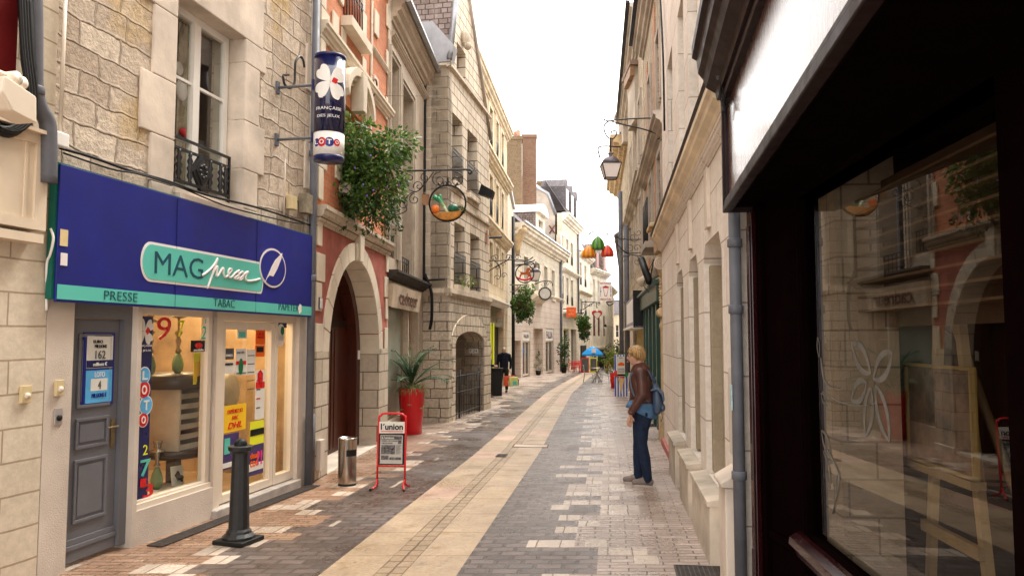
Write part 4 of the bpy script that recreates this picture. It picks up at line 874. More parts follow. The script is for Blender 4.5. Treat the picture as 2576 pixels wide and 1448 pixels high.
while z < 12.8:
    h = .42; e = .34 if j % 2 else .2
    m.box(.0, e, 0, .028, z, z + h - .01); m.box(LC - e, LC - .001, 0, .028, z, z + h - .01)
    for w_ in (wC, wC2):
        if w_[2] - .1 < z < w_[3] + .1: m.box(w_[0] - e * .8, w_[0] - .001, -.1, .024, z, z + h - .01); m.box(w_[1] + .001, w_[1] + e * .8, -.1, .024, z, z + h - .01)
    m.box(wC[1] + .42, wC[1] + .50, 0, .026, z, z + h - .005); z += h; j += 1
for zz_ in (wC2[2] - .62, wC2[2] + .5): m.box(wC[1] + .62, wC[1] + .9, 0, .03, zz_, zz_ + .42); m.box(wC[0] - .55, wC[0] - .28, 0, .03, zz_, zz_ + .5)
m.box(wC[0] - .1, wC[0] + .12, 0, .022, zbr + .1, wC2[2] - .16); m.box(wC[1] - .12, wC[1] + .12, 0, .022, zbr + .1, wC2[2] - .16)
m.build('stone_quoins', M['white_stone'], rC_, bevel=.008)
corn(FC, rC_, cprof(zled + .12, .24, .13), -.0, LC + .02, M['arch'], 'string_course')
corn(FC, rC_, cprof(zbr + .05, .20, .11), .0, LC + .02, M['white_stone'], 'string_course')
corn(FC, rC_, cprof(zbr + .75, .08, .05), wC[1] + .50, LC, M['white_stone'], 'string_course')
# segmental pediment over the first floor window
m = MB(FC); cc_ = (wC[0] + wC[1]) / 2; hw = (wC[1] - wC[0]) / 2 + .22
for r0, dd_ in ((0, .16), (.07, .10), (.14, .05)):
    po = [(cc_ + (hw - r0 * .6) * math.cos(math.pi * i / 14), wC[3] + .10 + (.50 - r0) * math.sin(math.pi * i / 14)) for i in range(15)]
    pi_ = [(cc_ + (hw - .09 - r0 * .6) * math.cos(math.pi * i / 14), wC[3] + .02 + (.46 - r0) * math.sin(math.pi * i / 14)) for i in range(15)]
    m.prism(po + pi_[::-1], 0, dd_)
m.prism([(cc_ - .09, wC[3] - .02), (cc_ + .09, wC[3] - .02), (cc_ + .13, wC[3] + .56), (cc_ - .13, wC[3] + .56)], 0, .19); m.build('window_pediment', M['white_stone'], rC_, bevel=.008)
window(FC, rC_, wC[0] + .001, wC[1] - .001, wC[2] + .001, wC[3] - .001, .22, M['whiteframe'], M['darkglass'])
window(FC, rC_, wC2[0] + .001, wC2[1] - .001, wC2[2] + .001, wC2[3] - .001, .24, pm('orange_shutter_paint', (.42, .12, .05), .5), M['redbrick'])
sill(FC, rC_, wC2[0], wC2[1], wC2[2], M['white_stone'], .14, .16); railing(FC, rC_, wC2[0], wC2[1], wC2[2] + .06, wC2[2] + .62, .02, 7, .010)
sill(FC, rC_, wC[0], wC[1], wC[2], M['white_stone'], .14, .16); railing(FC, rC_, wC[0], wC[1], wC[2] + .06, wC[2] + .5, .04, 7, .010)
# arched wooden doorway
zg = FC.g((aL + aR) / 2)
m = MB(FC); m.wall(arch(aL, aR, zg, zsp, zcr), [arch(aL + .07, aR - .22, zg - .01 + .02, zsp, zcr - .10)], -.30, .22, .05); m.build('door_frame', M['reddoor'], rC_)
zl_ = FC.Z(860, 815, -.5)
MB(FC).wall(arch(aL + .07, aR - .22, zl_, zsp, zcr - .10), [], -.50, 0, .04).build('tympanum_boards', M['soffitwood'], rC_)
MB(FC).box(aL + .07, aR - .22, -.50, -.44, zl_ - .06, zl_ + .06).build('transom', M['darkdoor'], rC_)
s_m = aL + (aR - aL) * .52
m = MB(FC); m.box(aL + .07, s_m, -.56, -.50, zg + .02, zl_ - .06)
for i in range(5): s = aL + .1 + i * .13; m.box(s, s + .10, -.50, -.485, zg + .1, zl_ - .1)
m.build('door', M['darkdoor'], rC_)
m = MB(FC); m.box(s_m, aR - .22, -.52, -.46, zg + .02, zl_ - .06)
for i in range(3): s = s_m + .03 + i * .17; m.box(s, s + .12, -.46, -.44, zg + .1, zl_ - .1)
m.build('door', M['reddoor'], rC_)
MB(FC).box(aR - .16, aR - .10, -.30, -.27, zg + 1.45, zg + 1.6).build('door_keypad', M['white'], rC_)
MB(FC).box(aL - .05, aR + .05, -.8, .02, zg - .2, zg + .025).build('threshold', M['dressed'], rC_)
a = FC.hit(807.5, 762.5, .04); t = thing('house_number', 'small dark enamel plaque with the number 25 beside the arch', 'house number', FC.w((a[0], .04, a[1] - .07)))
MB(FC).box(a[0] - .06, a[0] + .06, .031, .042, a[1] - .075, a[1] + .075).build('plaque', M['navy'], t)
m = MB(FC); panel(m, a[0] - .055, a[0] + .055, a[1] - .07, a[1] + .07, .042, .006, .002); m.build('plaque_border', M['white'], t)
text('25', FC, a[0] - .035, a[0] + .035, a[1] - .035, a[1] + .04, .046, M['white'], t)
m = MB(FC); pts = [(937, 205), (944, 200), (948, 212), (944, 232), (938, 250), (936, 268), (940, 282), (944, 285)]
m.tube(bez([(FC.hit(x, y, .06)[0], .06, FC.hit(x, y, .06)[1]) for x, y in pts], 5), .016, 8); m.build('wall_tie', pm('rusty_iron', (.13, .05, .03), .8), None, 'rusty S shaped iron wall tie high on the orange brick house', 'wall tie')
a = gp(797, 1185); MB(FC).box(.05, .22, .03, .09, FC.g(0) + .12, FC.g(0) + .50).build('utility_box', M['stucco'], None, 'small white utility box with red graffiti at the foot of the arch pier', 'utility box', bevel=.008)
# =============================================================== E: rough stone corner house with the gable
cE = gp(1123, 1062); dE = Vector((.19, 1, 0)).normalized(); nE = Vector((dE.y, -dE.x, 0))
Lp = .56; bE = Vector((cE.x, cE.y, 0)) - nE * Lp
FE = Fr((cE.x, cE.y), (cE.x + dE.x * 6, cE.y + dE.y * 6)); FES = Fr((bE.x, bE.y), (cE.x, cE.y))
eE = FE.S(1229, 0, 900)
# --- D: grey ornate house with the cadreur shop
PD0 = FC.w((LC + .005, 0, 0)); FD = Fr((PD0.x, PD0.y), (bE.x, bE.y)); LD = FD.L - .005
zD1 = FD.Z(1061, 726); zD1t = FD.Z(1064, 718); zDc = FD.Z(1056, 150)
w1 = (FD.S(979, 0, 300), FD.S(999, 0, 300), FD.Z(999, 655), FD.Z(985, 145)); w2 = (FD.S(1007, 0, 400), FD.S(1036, 0, 400), FD.Z(1019, 700), FD.Z(1007, 205))
shz = FD.Z(985, 760); shb = FD.Z(985, 1135); g0 = FD.g(LD / 2)
sA, sB_ = FD.S(975, 0, 900), FD.S(1026, 0, 900); sC1 = FD.S(1051, 0, 900)
rD = house(FD, 'grey_ornate_house', 'soot streaked grey stone house with tall moulded windows and an old shopfront', M['greystone'], 0, LD, zDc - .35, [rect(*w1), rect(*w2), rect(sA, sB_, g0 + .35, shz), rect(sB_ + .08, sC1, g0 - .2, shz)], rev=.34, body=5)
corn(FD, rD, cprof(zDc, .40, .26), .0, LD, M['greystone'], 'cornice')
corn(FD, rD, [(.26, zDc + .0), (.26, zDc - .05), (.31, zDc - .08), (.38, zDc - .05), (.38, zDc + .01), (.36, zDc + .01), (.36, zDc - .04), (.28, zDc - .0)], .0, LD - .02, M['zinc'], 'gutter')
corn(FD, rD, cprof(zDc - .62, .12, .10), .0, LD, M['greystone'], 'string_course')
corn(FD, rD, cprof(zD1t + .03, .18, .20), .0, LD, pm('black_slate_ledge', (.05, .045, .04), .7), 'ledge')
for w_ in (w1, w2):
    m = MB(FD); e = .07
    for k_, dd_ in ((0, .035), (e, .06), (2 * e, .03)):
        m.box(w_[0] - k_ - e, w_[0] - k_ - .002, 0, dd_, w_[2], w_[3] + k_ + e); m.box(w_[1] + k_ + .002, w_[1] + k_ + e, 0, dd_, w_[2], w_[3] + k_ + e); m.box(w_[0] - k_, w_[1] + k_, 0, dd_ - .003, w_[3] + k_ + .002, w_[3] + k_ + e)
    m.build('window_surround', pm('grey_moulding', (.44, .37, .29), .85, 0, .25, 2, .2, 30), rD)
    window(FD, rD, w_[0] + .002, w_[1] - .002, w_[2] + .002, w_[3] - .002, .30, pm('pale_blue_frame', (.45, .50, .58), .4), M['darkglass'], (.4, .75), 0)
railing(FD, rD, w2[0], w2[1], w2[2] + .05, w2[2] + .42, -.05, 6, .010); railing(FD, rD, w1[0], w1[1], w1[2] + .05, w1[2] + .42, -.05, 5, .010)
cf = pm('brown_cream_shop_frame', (.40, .30, .20), .6)
f = window(FD, rD, sA + .002, sB_ - .002, g0 + .352, shz - .002, .10, cf, pm('whitewashed_glass', (.28, .30, .24), .15, 0, .2, 1.2), (), 0, .05)
window(FD, rD, sB_ + .082, sC1 - .002, g0 - .1, shz - .002, .16, cf, pm('curtained_glass', (.20, .15, .10), .2, 0, .3, 3), (.40, .74), 0, .06)
# the sign board
zs0, zs1 = FD.Z(969, 768, .1), FD.Z(969, 706, .1); e1 = FD.S(1058, .1, 750)
t = thing('shop_sign', 'weathered cream board with worn brown letters cadreur over the old shopfront', 'shop sign', FD.w((1, .1, zs0)))
MB(FD).prism([(.02, zs0 + .03), (.02, zs1), (.12, zs1), (.07, zs0)], .01, e1, 's').build('board', pm('weathered_cream_board', (.52, .42, .31), .8, 0, .25, 4), t)
text('cadreur', FD, e1 * .20, e1 * .86, zs0 + .07, zs1 - .06, .105, pm('worn_brown_letters', (.10, .04, .025), .6), t, off=.01)
# E walls: front with gable, side facing the camera
zE1 = FES.Z(1112, 724); zEc = FE.Z(1115, 726)
def rE(x0, yt, x1, yb): return rect(*FE.rc(x0, yt, x1, yb))
E1 = FE.rc(1143, 557, 1169, 715); E2 = FE.rc(1183, 585, 1206, 730); E3 = FE.rc(1137.5, 281, 1163, 452); E4 = FE.rc(1176, 323, 1201, 480); E5 = FE.rc(1149, 105, 1171, 195)
zG = FE.Z(1105, 125); pk = FE.hit(1157, -40); fr_ = FE.hit(1215, 305)
top = [(0, -1.5), (eE, -1.5), (eE, fr_[1] - .4), (pk[0] + .0, pk[1] + .8), (.0, zG)]
zrk = zEc - .02; aE = FE.S(1139, 0, 950), FE.S(1212, 0, 950); zEa = FE.Z(1172, 833); zEs = FE.Z(1139, 864)
rE_ = house(FE, 'gabled_stone_house', 'tall pale ashlar house with a steep gable on a rough rock faced ground floor', M['tower'], 0, eE, 12, [rect(*E1), rect(*E2), rect(*E3), rect(*E4), rect(*E5)], rev=.28, body=.4, top=[(0, zrk), (eE, zrk), (eE, fr_[1] - .2), (pk[0], pk[1] + .9), (.0, zG)])
for ch in list(rE_.children):
    if ch.name.startswith('house_body'): bpy.data.objects.remove(ch)
gE = FE.g(3)
m = MB(FE); m.wall(rect(-.03, eE, gE - .5, zrk), [arch(aE[0], aE[1], gE - .3, zEs, zEa)], .05, .5, .5); m.build('rock_faced_base', M['rock'], rE_)
m = MB(FES); m.wall(rect(-.0, Lp + .03, gE - .5, zrk), [], .05, 0, .1); m.build('rock_faced_base', M['rock'], rE_)
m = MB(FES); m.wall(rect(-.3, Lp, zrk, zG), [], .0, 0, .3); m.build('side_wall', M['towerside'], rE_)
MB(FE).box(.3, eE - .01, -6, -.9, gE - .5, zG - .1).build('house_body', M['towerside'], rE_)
corn(FE, rE_, [(-.02, zrk + .06), (.10, zrk + .05), (.11, zrk - .05), (.05, zrk - .12), (-.02, zrk - .12)], -.10, eE, M['towerside'], 'ledge'); corn(FES, rE_, [(-.02, zrk + .06), (.10, zrk + .05), (.11, zrk - .05), (.05, zrk - .12), (-.02, zrk - .12)], -.0, Lp + .10, M['towerside'], 'ledge')
zst = zG + .0
corn(FE, rE_, [(-.02, zst), (.08, zst - .02), (.08, zst - .10), (-.02, zst - .14)], -.08, eE, M['towerside'], 'string_course'); corn(FES, rE_, [(-.02, zst), (.08, zst - .02), (.08, zst - .10), (-.02, zst - .14)], .0, Lp + .08, M['towerside'], 'string_course')
zm_ = (FE.Z(1140, 500)); corn(FE, rE_, [(-.02, zm_), (.05, zm_ - .02), (.05, zm_ - .08), (-.02, zm_ - .1)], .9, eE, M['towerside'], 'string_course')
# arch voussoirs of the passage
c = (aE[0] + aE[1]) / 2; hwE = (aE[1] - aE[0]) / 2; m = MB(FE); nV = 17
for i in range(nV):
    t0, t1 = math.pi * i / nV + .008, math.pi * (i + 1) / nV - .008; p = []
    for j in range(3): a = t0 + (t1 - t0) * j / 2; p.append((c + hwE * math.cos(a), zEs + (zEa - zEs) * math.sin(a)))
    for j in range(3): a = t1 + (t0 - t1) * j / 2; p.append((c + (hwE + .38) * math.cos(a), zEs + (zEa - zEs + .42) * math.sin(a)))
    m.prism(p, -.45, .075)
m.build('arch_ring', M['tower'], rE_, bevel=.006)
m = MB(FE)
for zz_ in range(8):
    z = gE - .2 + zz_ * .34
    if z + .33 < zEs + .1: m.box(aE[0] - .19 - .1 * (zz_ % 2), aE[0], -.48, .07, z, z + .33); m.box(aE[1], eE + .0, -.48, .07, z, z + .33)
m.build('arch_pier', M['tower'], rE_, bevel=.008)
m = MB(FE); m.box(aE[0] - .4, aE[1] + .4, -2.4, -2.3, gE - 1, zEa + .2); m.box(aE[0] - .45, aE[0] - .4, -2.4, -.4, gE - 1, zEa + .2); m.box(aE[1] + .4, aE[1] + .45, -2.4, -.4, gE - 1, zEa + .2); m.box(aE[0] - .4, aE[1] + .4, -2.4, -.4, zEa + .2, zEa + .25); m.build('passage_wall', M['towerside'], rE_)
for w_, n in ((E1, 'r'), (E2, 'r'), (E3, 'r'), (E4, 'r'), (E5, '')):
    window(FE, rE_, w_[0] + .002, w_[1] - .002, w_[2] + .002, w_[3] - .002, .26, M['dark_frame'], M['darkglass'], (), 1, .05)
    if n:
        railing(FE, rE_, w_[0], w_[1], w_[2] + .02, w_[2] + .75, .02, 9, .009); MB(FE).box(w_[0] - .03, w_[1] + .03, -.05, .09, w_[2] - .16, w_[2] + .0).build('window_sill', M['tower'], rE_)
a = FE.hit(1160, 85, .05); m = MB(FE); m.ball((a[0] + .3, .08, a[1]), (.14, .12, .22), 10, 8); m.ball((a[0] + .3, .14, a[1] - .2), (.10, .10, .10), 10, 8); m.build('carved_corbel', M['towerside'], rE_)
# verge and slate roof of E (near slope)
p0 = (.0, zG); p1 = (pk[0], pk[1] + .9)
def roofpt(s, z, d): return (s, d, z)
m = MB(FE); m.add([roofpt(-.02, zG - .02, .06), roofpt(p1[0], p1[1], .06), roofpt(p1[0], p1[1], -6), roofpt(-.02, zG - .02, -6), roofpt(-.10, zG + .08, .06), roofpt(p1[0] - .02, p1[1] + .13, .06), roofpt(p1[0] - .02, p1[1] + .13, -6), roofpt(-.10, zG + .08, -6)], [(0, 1, 2, 3), (4, 7, 6, 5), (0, 4, 5, 1), (0, 3, 7, 4), (3, 2, 6, 7)])
m.build('slate_roof', M['slate'], rE_)
m = MB(FE); m.tube([(-.10, .05, zG + .02), (p1[0], .05, p1[1] + .10)], .07, 6); m.build('zinc_verge', M['zinc'], rE_)
m = MB(FE); m.tube([(eE + .08, .03, fr_[1] - .3), (p1[0], .03, p1[1] + .10)], .05, 6); m.build('verge', M['plaster'], rE_)
MB(FES).prism([(-.2, zG - .03), (Lp + .05, zG - .03), (Lp + .15, zG + .35), (.2, zG + .95), (-.2, zG + .95)], -.25, .10).build('zinc_valley', M['zinc'], rE_)
# big slate slope seen above the gutter of D
m = MB(FD); zr = zDc + .02
m.add([(-.5, .32, zr), (LD + .6, .32, zr), (LD + .6, -2.6, zr + 4.2), (-.5, -2.6, zr + 4.2)], [(0, 1, 2, 3)]); m.build('slate_roof', M['slate'], rD)
# black service pipe down the side wall
t = thing('service_pipe', 'black cable pipe down the corner between the grey house and the gabled house', 'pipe', FES.w((.08, .08, zE1)))
m = MB(FES); a = FES.hit(1069, 300, .10); s_ = a[0]
pts = [(s_ - .0, .10, FES.Z(1058, 130, .1)), (s_, .10, FES.Z(1058, 200, .1)), (s_, .10, FES.Z(1058, 660, .1)), (s_ + .03, .10, FES.Z(1058, 690, .1)), (s_ + .12, .12, FES.Z(1070, 712, .1)), (s_ + .2, .14, FES.Z(1080, 740, .1)), (s_ + .2, .12, FES.Z(1080, 800, .1)), (s_ + .15, .10, FES.Z(1070, 828, .1))]
m.tube(bez(pts, 5), .034, 10); m.build('pipe', M['black'], t)
a = FES.hit(1092, 705, .08); MB(FES).tube([(s_ + .02, .09, a[1]), (s_ + .5, .09, a[1] + .02)], .02, 8).build('branch_pipe', M['black'], t)
# iron gate in the passage
def gate():
    g = FE.g(aE[0] + .5); t = thing('iron_gate', 'black iron gate closing the arched stone passage', 'gate', FE.w((c, .02, g)))
    m = MB(FE); s0, s1 = aE[0] + .02, aE[1] - .35
    for s in (s0, s0 + .55, s1 - .02): bar(m, (s, .02, g - .05), (s, .02, g + 1.15), .022, 8)
    for z in (.12, .62, 1.0): bar(m, (s0, .02, g + z), (s1, .02, g + z), .012)
    m.build('gate_frame', M['iron'], t)
    n = 16
    for i in range(n): s = s0 + (s1 - s0) * (i + .5) / n; mm = MB(FE); bar(mm, (s, .02, g + .02), (s, .02, g + 1.05), .008, 5); mm.build('gate_bar', M['iron'], t)
gate()
a = FE.hit(1208, 880, .02); t = thing('house_number', 'small white plate numbered 24 inside the stone passage', 'house number', FE.w((aE[1] - .02, -.2, a[1])))
a = FES.hit(1200, 882, -.6); 
FEJ = Fr(tuple(FE.w((aE[1] - .001, -.44, 0)))[:2], tuple(FE.w((aE[1] - .001, .04, 0)))[:2])
zz_ = FEJ.Z(1200, 882); MB(FEJ).box(.08, .34, .0, .01, zz_ - .06, zz_ + .06).build('plate', M['white'], t); text('F 24', FEJ, .11, .31, zz_ - .035, zz_ + .035, .011, M['greyp'], t)
# =============================================================== left side, farther off

def win_grid(fr, root, cols, rows, dep=.3, fm=None, rail_=False, bars=(.5,), sills=None, surround=None, mull=1):
    for (a, b) in cols:
        for (z0, z1) in rows:
            window(fr, root, a + .004, b - .004, z0 + .004, z1 - .004, dep, fm or M['whiteframe'], M['darkglass'], bars, mull, .07)
            if rail_: railing(fr, root, a, b, z0 + .05, z0 + .75, .0, 6, .018)
            if sills: MB(fr).box(a - .08, b + .08, -.05, .12, z0 - .16, z0).build('window_sill', sills, root)
            if surround:
                m = MB(fr); e = .14; m.box(a - e, a - .004, 0, .05, z0, z1 + e); m.box(b + .004, b + e, 0, .05, z0, z1 + e); m.box(a - .004, b + .004, 0, .048, z1 + .004, z1 + e); m.build('window_surround', surround, root)
def holes(cols, rows): return [rect(a, b, z0, z1) for a, b in cols for z0, z1 in rows]
# --- F: yellow limestone house with three bands of cornice
FF = Fr((-1.78, 21.95), (-.24, 35.9)); LF = FF.L
z3, z2, z1_ = FF.Z(1279, 614), FF.Z(1275, 466), FF.Z(1275, 331)
colsF = []
for a, b in ((1221, 1230), (1241, 1248.5), (1257, 1264)):
    s0, s1 = FF.S(a), FF.S(b); mid = s0 + .45; colsF.append((s0 - .1, s0 + 1.25))
colsF = [(LF - 8.4, LF - 7.1), (LF - 5.6, LF - 4.3), (LF - 2.9, LF - 1.6)]
colsF = [(FF.S(1228), FF.S(1237)), (FF.S(1245), FF.S(1252)), (FF.S(1259), FF.S(1265))]
rowsF = [(z3 + .35, z2 - .75), (z2 + .35, z1_ - .6)]; zsF = FF.Z(1250, 765)
rF = house(FF, 'yellow_limestone_house', 'tall yellow limestone house with stacked cornices above the lime green striped door', M['yellow'], 0, LF, z1_ - .05, holes(colsF, rowsF) + holes(colsF, [(zsF + .75, z3 - .7)]) + [rect(LF - 8.5, LF - 1.2, FF.g(8) - .2, zsF - .1)], rev=.4, body=6, roof=M['slate2'])
for z in (z3, z2, z1_): corn(FF, rF, cprof(z, .42, .30), 0, LF + .25, M['yellowtrim'])
win_grid(FF, rF, colsF, rowsF, .32, rail_=True, surround=M['yellowtrim']); win_grid(FF, rF, colsF, [(zsF + .75, z3 - .7)], .32, surround=M['yellowtrim'])
m = MB(FF); m.box(LF - 8.5, LF - 1.2, -.38, -.25, FF.g(8) - .3, zsF - .1); m.build('dark_shopfront', M['black'], rF)
for px in (1231, 1238.5):
    s = FF.S(px, 0, 900); MB(FF).box(s, s + .38, -.10, .03, FF.g(s), FF.Z(1240, 812)).build('lime_strip', M['limep'], rF)
m = MB(FF); m.box(LF - 8.5, LF - 1.2, -.25, .0, FF.Z(1250, 822) , zsF - .1); m.build('shop_transom', pm('reflecting_transom', (.22, .17, .11), .15, 0, .7, 1.2), rF)
corn(FF, rF, cprof(zsF + .10, .22, .30), LF - 8.8, LF - .8, M['white'], 'shop_cornice')
# --- side wing between F and H
F2 = Fr((-.24 + .02, 35.95), (.07, 43.8)); rF2 = house(F2, 'narrow_pale_house', 'narrow blank pale wall between the yellow house and the low dormered house', M['cream'], .0, F2.L, F2.Z(1280, 475), [], body=4)
MB(F2).box(0, F2.L, -.1, .12, F2.Z(1280, 475), F2.Z(1280, 475) + .2).build('coping', M['zinc'], rF2)
pipe(F2, 1291, 545, 960, .14, .09, 'long dark downpipe on the corner left of the low dormered house', mat='black', collars=())
# --- H: low house with the dormer
HX = lambda Y: .571 + .2314 * (Y - 46)
FH = Fr((HX(43.8), 43.8), (HX(60.8), 60.8)); LH = FH.L
zH = FH.Z(1415, 641); zHs = FH.Z(1400, 752); zHw = (FH.Z(1390, 752), FH.Z(1390, 680))
def cl(fr, *ps): return [(fr.S(a, 0, 700), fr.S(b, 0, 700)) for a, b in ps]
colH = cl(FH, (1316, 1327), (1344, 1354), (1367, 1376), (1386, 1394))
cg = FH.g(8)
dH = [(FH.S(1293, 0, 900), FH.S(1308, 0, 900)), (FH.S(1313, 0, 900), FH.S(1332, 0, 900)), (FH.S(1340, 0, 900), FH.S(1364, 0, 900)), (FH.S(1371, 0, 900), FH.S(1391, 0, 900))]
rH = house(FH, 'low_dormered_house', 'low cream house with a rounded stone dormer and pinkish shopfront', M['cream'], 0, LH, zH - .05, holes(colH, [zHw]), rev=.35, body=6, z0=zHs)
m = MB(FH); m.wall(rect(0, LH, cg - 2, zHs), [rect(dH[0][0], dH[0][1], cg - 1.9, FH.Z(1300, 856)), rect(dH[1][0], dH[1][1], cg - 1.9, FH.Z(1325, 832)), rect(dH[2][0], dH[2][1], FH.g(11) + .05, FH.Z(1350, 826)), rect(dH[3][0], dH[3][1], cg - 1.9, FH.Z(1380, 826))], .05, .5, .6); m.build('shop_wall', M['pinkshop'], rH)
corn(FH, rH, cprof(zH, .75, .65), 0, LH + .1, M['creamtrim']); corn(FH, rH, [(.62, zH + .01), (.62, zH + .10), (.74, zH + .12), (.74, zH + .02)], 0, LH, M['zinc'], 'gutter')
corn(FH, rH, cprof(zHs + .10, .3, .22), 0, LH, M['creamtrim'], 'string_course')
win_grid(FH, rH, colH, [zHw], .3, surround=M['creamtrim'], sills=M['creamtrim'], bars=(.33, .66))
m = MB(FH); a = FH.S(1340, 0, 745); m.prism([(0, zHw[0] - .62), (.55, zHw[0] - .22), (.55, zHw[0] - .10), (0, zHw[0] - .1)], FH.S(1330, 0, 745), FH.S(1362, 0, 745), 's'); m.build('balcony_ledge', M['creamtrim'], rH)
MB(FH).box(dH[0][0], dH[0][1], -.5, -.4, cg - 2, 3).build('door', pm('beige_side_door', (.36, .27, .19), .6), rH)
for i, (a, b) in ((1, dH[1]), (3, dH[3])):
    zt = FH.Z(1325 if i == 1 else 1380, 832 if i == 1 else 826); zl = FH.Z(1325 if i == 1 else 1380, 857)
    f = window(FH, rH, a + .02, b - .02, FH.g(b) + .1, zl, .05, M['creamframe'], M['darkglass'], (), 1, .10)
    MB(FH).box(a + .02, b - .02, -.10, .02, zl, zt).build('sign_panel', M['paper'], rH); text('FALLIN', FH, a + .4, b - .4, zl + .18, zt - .2, .025, pm('plum_letters', (.10, .02, .06), .5), rH, off=.02)
    MB(FH).box(a + .4, b - .4, -1.2, -1.1, FH.g(b), zl).build('display_curtain', M['curtain'], f)
MB(FH).box(dH[2][0], dH[2][1], -.5, -.42, cg - 2, FH.Z(1350, 826)).build('niche_back', M['pinkshop'], rH)
# mansard roof and dormer of H
m = MB(FH); m.add([(0, .3, zH + .1), (LH, .3, zH + .1), (LH, -1.0, zH + 1.3), (0, -1.0, zH + 1.3)], [(0, 1, 2, 3)]); m.add([(0, -1.0, zH + 1.3), (LH, -1.0, zH + 1.3), (LH, -4, zH + 1.9), (0, -4, zH + 1.9)], [(0, 1, 2, 3)]); m.build('slate_roof', M['slate2'], rH)
s0, s1 = FH.S(1337, 0, 600), FH.S(1362, 0, 600); s0 = s1 - 3.0; zd = zH + .15; zdt = FH.Z(1355, 545)
m = MB(FH); m.wall([(s0, zd), (s1, zd), (s1, zdt), (s0, zdt)], [rect(s0 + .7, s1 - .7, zd + .5, zdt - .35)], .25, .3, 1.9); m.build('dormer', M['creamtrim'], rH)
MB(FH).box(s0, s1, -1.8, .2, zd, zdt).build('dormer_body', M['slate2'], rH) if False else None
c = (s0 + s1) / 2; m = MB(FH); m.prism([(c + 1.6 * math.cos(math.pi * i / 14), zdt + .7 * math.sin(math.pi * i / 14)) for i in range(15)], -1.9, .5); m.build('dormer_pediment', M['creamtrim'], rH)
m = MB(FH); m.box(s0 - .02, s0 + .03, -2.2, .2, zd, zdt); m.build('dormer_cheek', M['slate'], rH)
MB(FH).box(s0 + .7, s1 - .7, -.05, .0, zd + .5, zdt - .35).build('dormer_window', M['darkglass'], rH)
m = MB(FH); sR = FH.S(1309, 0, 660); m.lathe((.5, .15, zH - 1.9), [(.10, 0), (.18, .5), (.30, .9), (.50, 1.4), (.55, 1.6), (.5, 1.65)], 14); m.build('carved_corner', M['ochre'], rH)
# --- plaster gable and mansard house I, chimneys
FI = Fr((HX(60.8) , 60.8), (6.0, 69.4)); LI = FI.L; zI = FI.Z(1456, 575)
rowI = [(FI.Z(1438, 769), FI.Z(1438, 705)), (FI.Z(1438, 668), FI.Z(1438, 612))]; colI = cl(FI, (1411, 1417), (1423.5, 1429), (1435, 1441)); zIs = FI.Z(1430, 786)
rI = house(FI, 'mansard_roof_house', 'tall cream house with three slate dormers and a stained plaster gable with iron crosses', M['cream'], 0, LI, zI - .05, holes(colI, rowI) + [rect(.5, 3.2, FI.g(2) - .2, FI.Z(1420, 826)), rect(4.4, 7.5, FI.g(5) - .2, FI.Z(1420, 826))], rev=.35, body=7)
corn(FI, rI, cprof(zI, .7, .6), 0, LI + .1, M['creamtrim']); corn(FI, rI, cprof(FI.Z(1450, 692), .3, .3), 0, LI, M['creamtrim'], 'string_course'); corn(FI, rI, cprof(zIs, .2, .35), 0, LI, M['creamtrim'], 'string_course')
win_grid(FI, rI, colI, rowI, .3, rail_=True, surround=M['creamtrim'])
MB(FI).box(.5, 3.2, -.4, -.3, FI.g(2) - .2, FI.Z(1420, 826)).build('door', M['black'], rI); MB(FI).box(4.4, 7.5, -.4, -.3, FI.g(2) - .2, FI.Z(1420, 826)).build('shop_window', M['darkglass'], rI)
MB(FI).box(.5, 3.2, -.29, -.1, FI.Z(1420, 830), FI.Z(1420, 822)).build('lime_strip', M['limep'], rI)
m = MB(FI); zb_ = zI + .1; m.add([(0, .3, zb_), (LI, .3, zb_), (LI, -1.6, zb_ + 2.9), (0, -1.6, zb_ + 2.9)], [(0, 1, 2, 3)]); m.build('mansard_slates', M['slate2'], rI)
for i in range(3):
    s = .9 + i * 2.8; m = MB(FI); m.prism([(s, zb_ + .2), (s + 1.5, zb_ + .2), (s + 1.5, zb_ + 2.2), (s + .75, zb_ + 2.9), (s, zb_ + 2.2)], -1.9, .15); m.build('dormer', M['slate2'], rI); MB(FI).box(s + .25, s + 1.25, .15, .2, zb_ + .4, zb_ + 2.0).build('dormer_window', M['whiteframe'], rI)
# gable wall faces the camera
g0_ = Vector((HX(60.8), 60.8, 0)); nI = FI.n
FG = Fr(tuple(g0_ - nI * 9)[:2], tuple(g0_)[:2]); G_ = lambda x, y: FG.hit(x, y)
pts = [(G_(1395, 533)[0], FG.Z(1395, 700)), G_(1396, 536), G_(1379, 487), G_(1309, 445), (G_(1300, 700)[0], G_(1300, 445)[1]), (G_(1300, 700)[0], FG.Z(1395, 700))]
m = MB(FG); m.wall(pts, [], 0, 0, .5); m.build('plaster_gable', M['plaster'], rI)
m = MB(FG); m.tube([(G_(1398, 540)[0], 0, G_(1398, 540)[1]), (G_(1379, 487)[0], 0, G_(1379, 487)[1]), (G_(1309, 445)[0], 0, G_(1309, 445)[1])], .14, 6); m.build('zinc_coping', M['zinc'], rI)
for px, py in ((1351, 555), (1393, 573) if False else (1389, 577)):
    q = G_(px, py); m = MB(FG); m.tube([(q[0] - .22, .06, q[1] - .32), (q[0] + .22, .06, q[1] + .32)], .05, 6); m.tube([(q[0] + .22, .06, q[1] - .32), (q[0] - .22, .06, q[1] + .32)], .05, 6); m.build('iron_cross_tie', pm('rusty_cross', (.16, .05, .03), .8), rI)
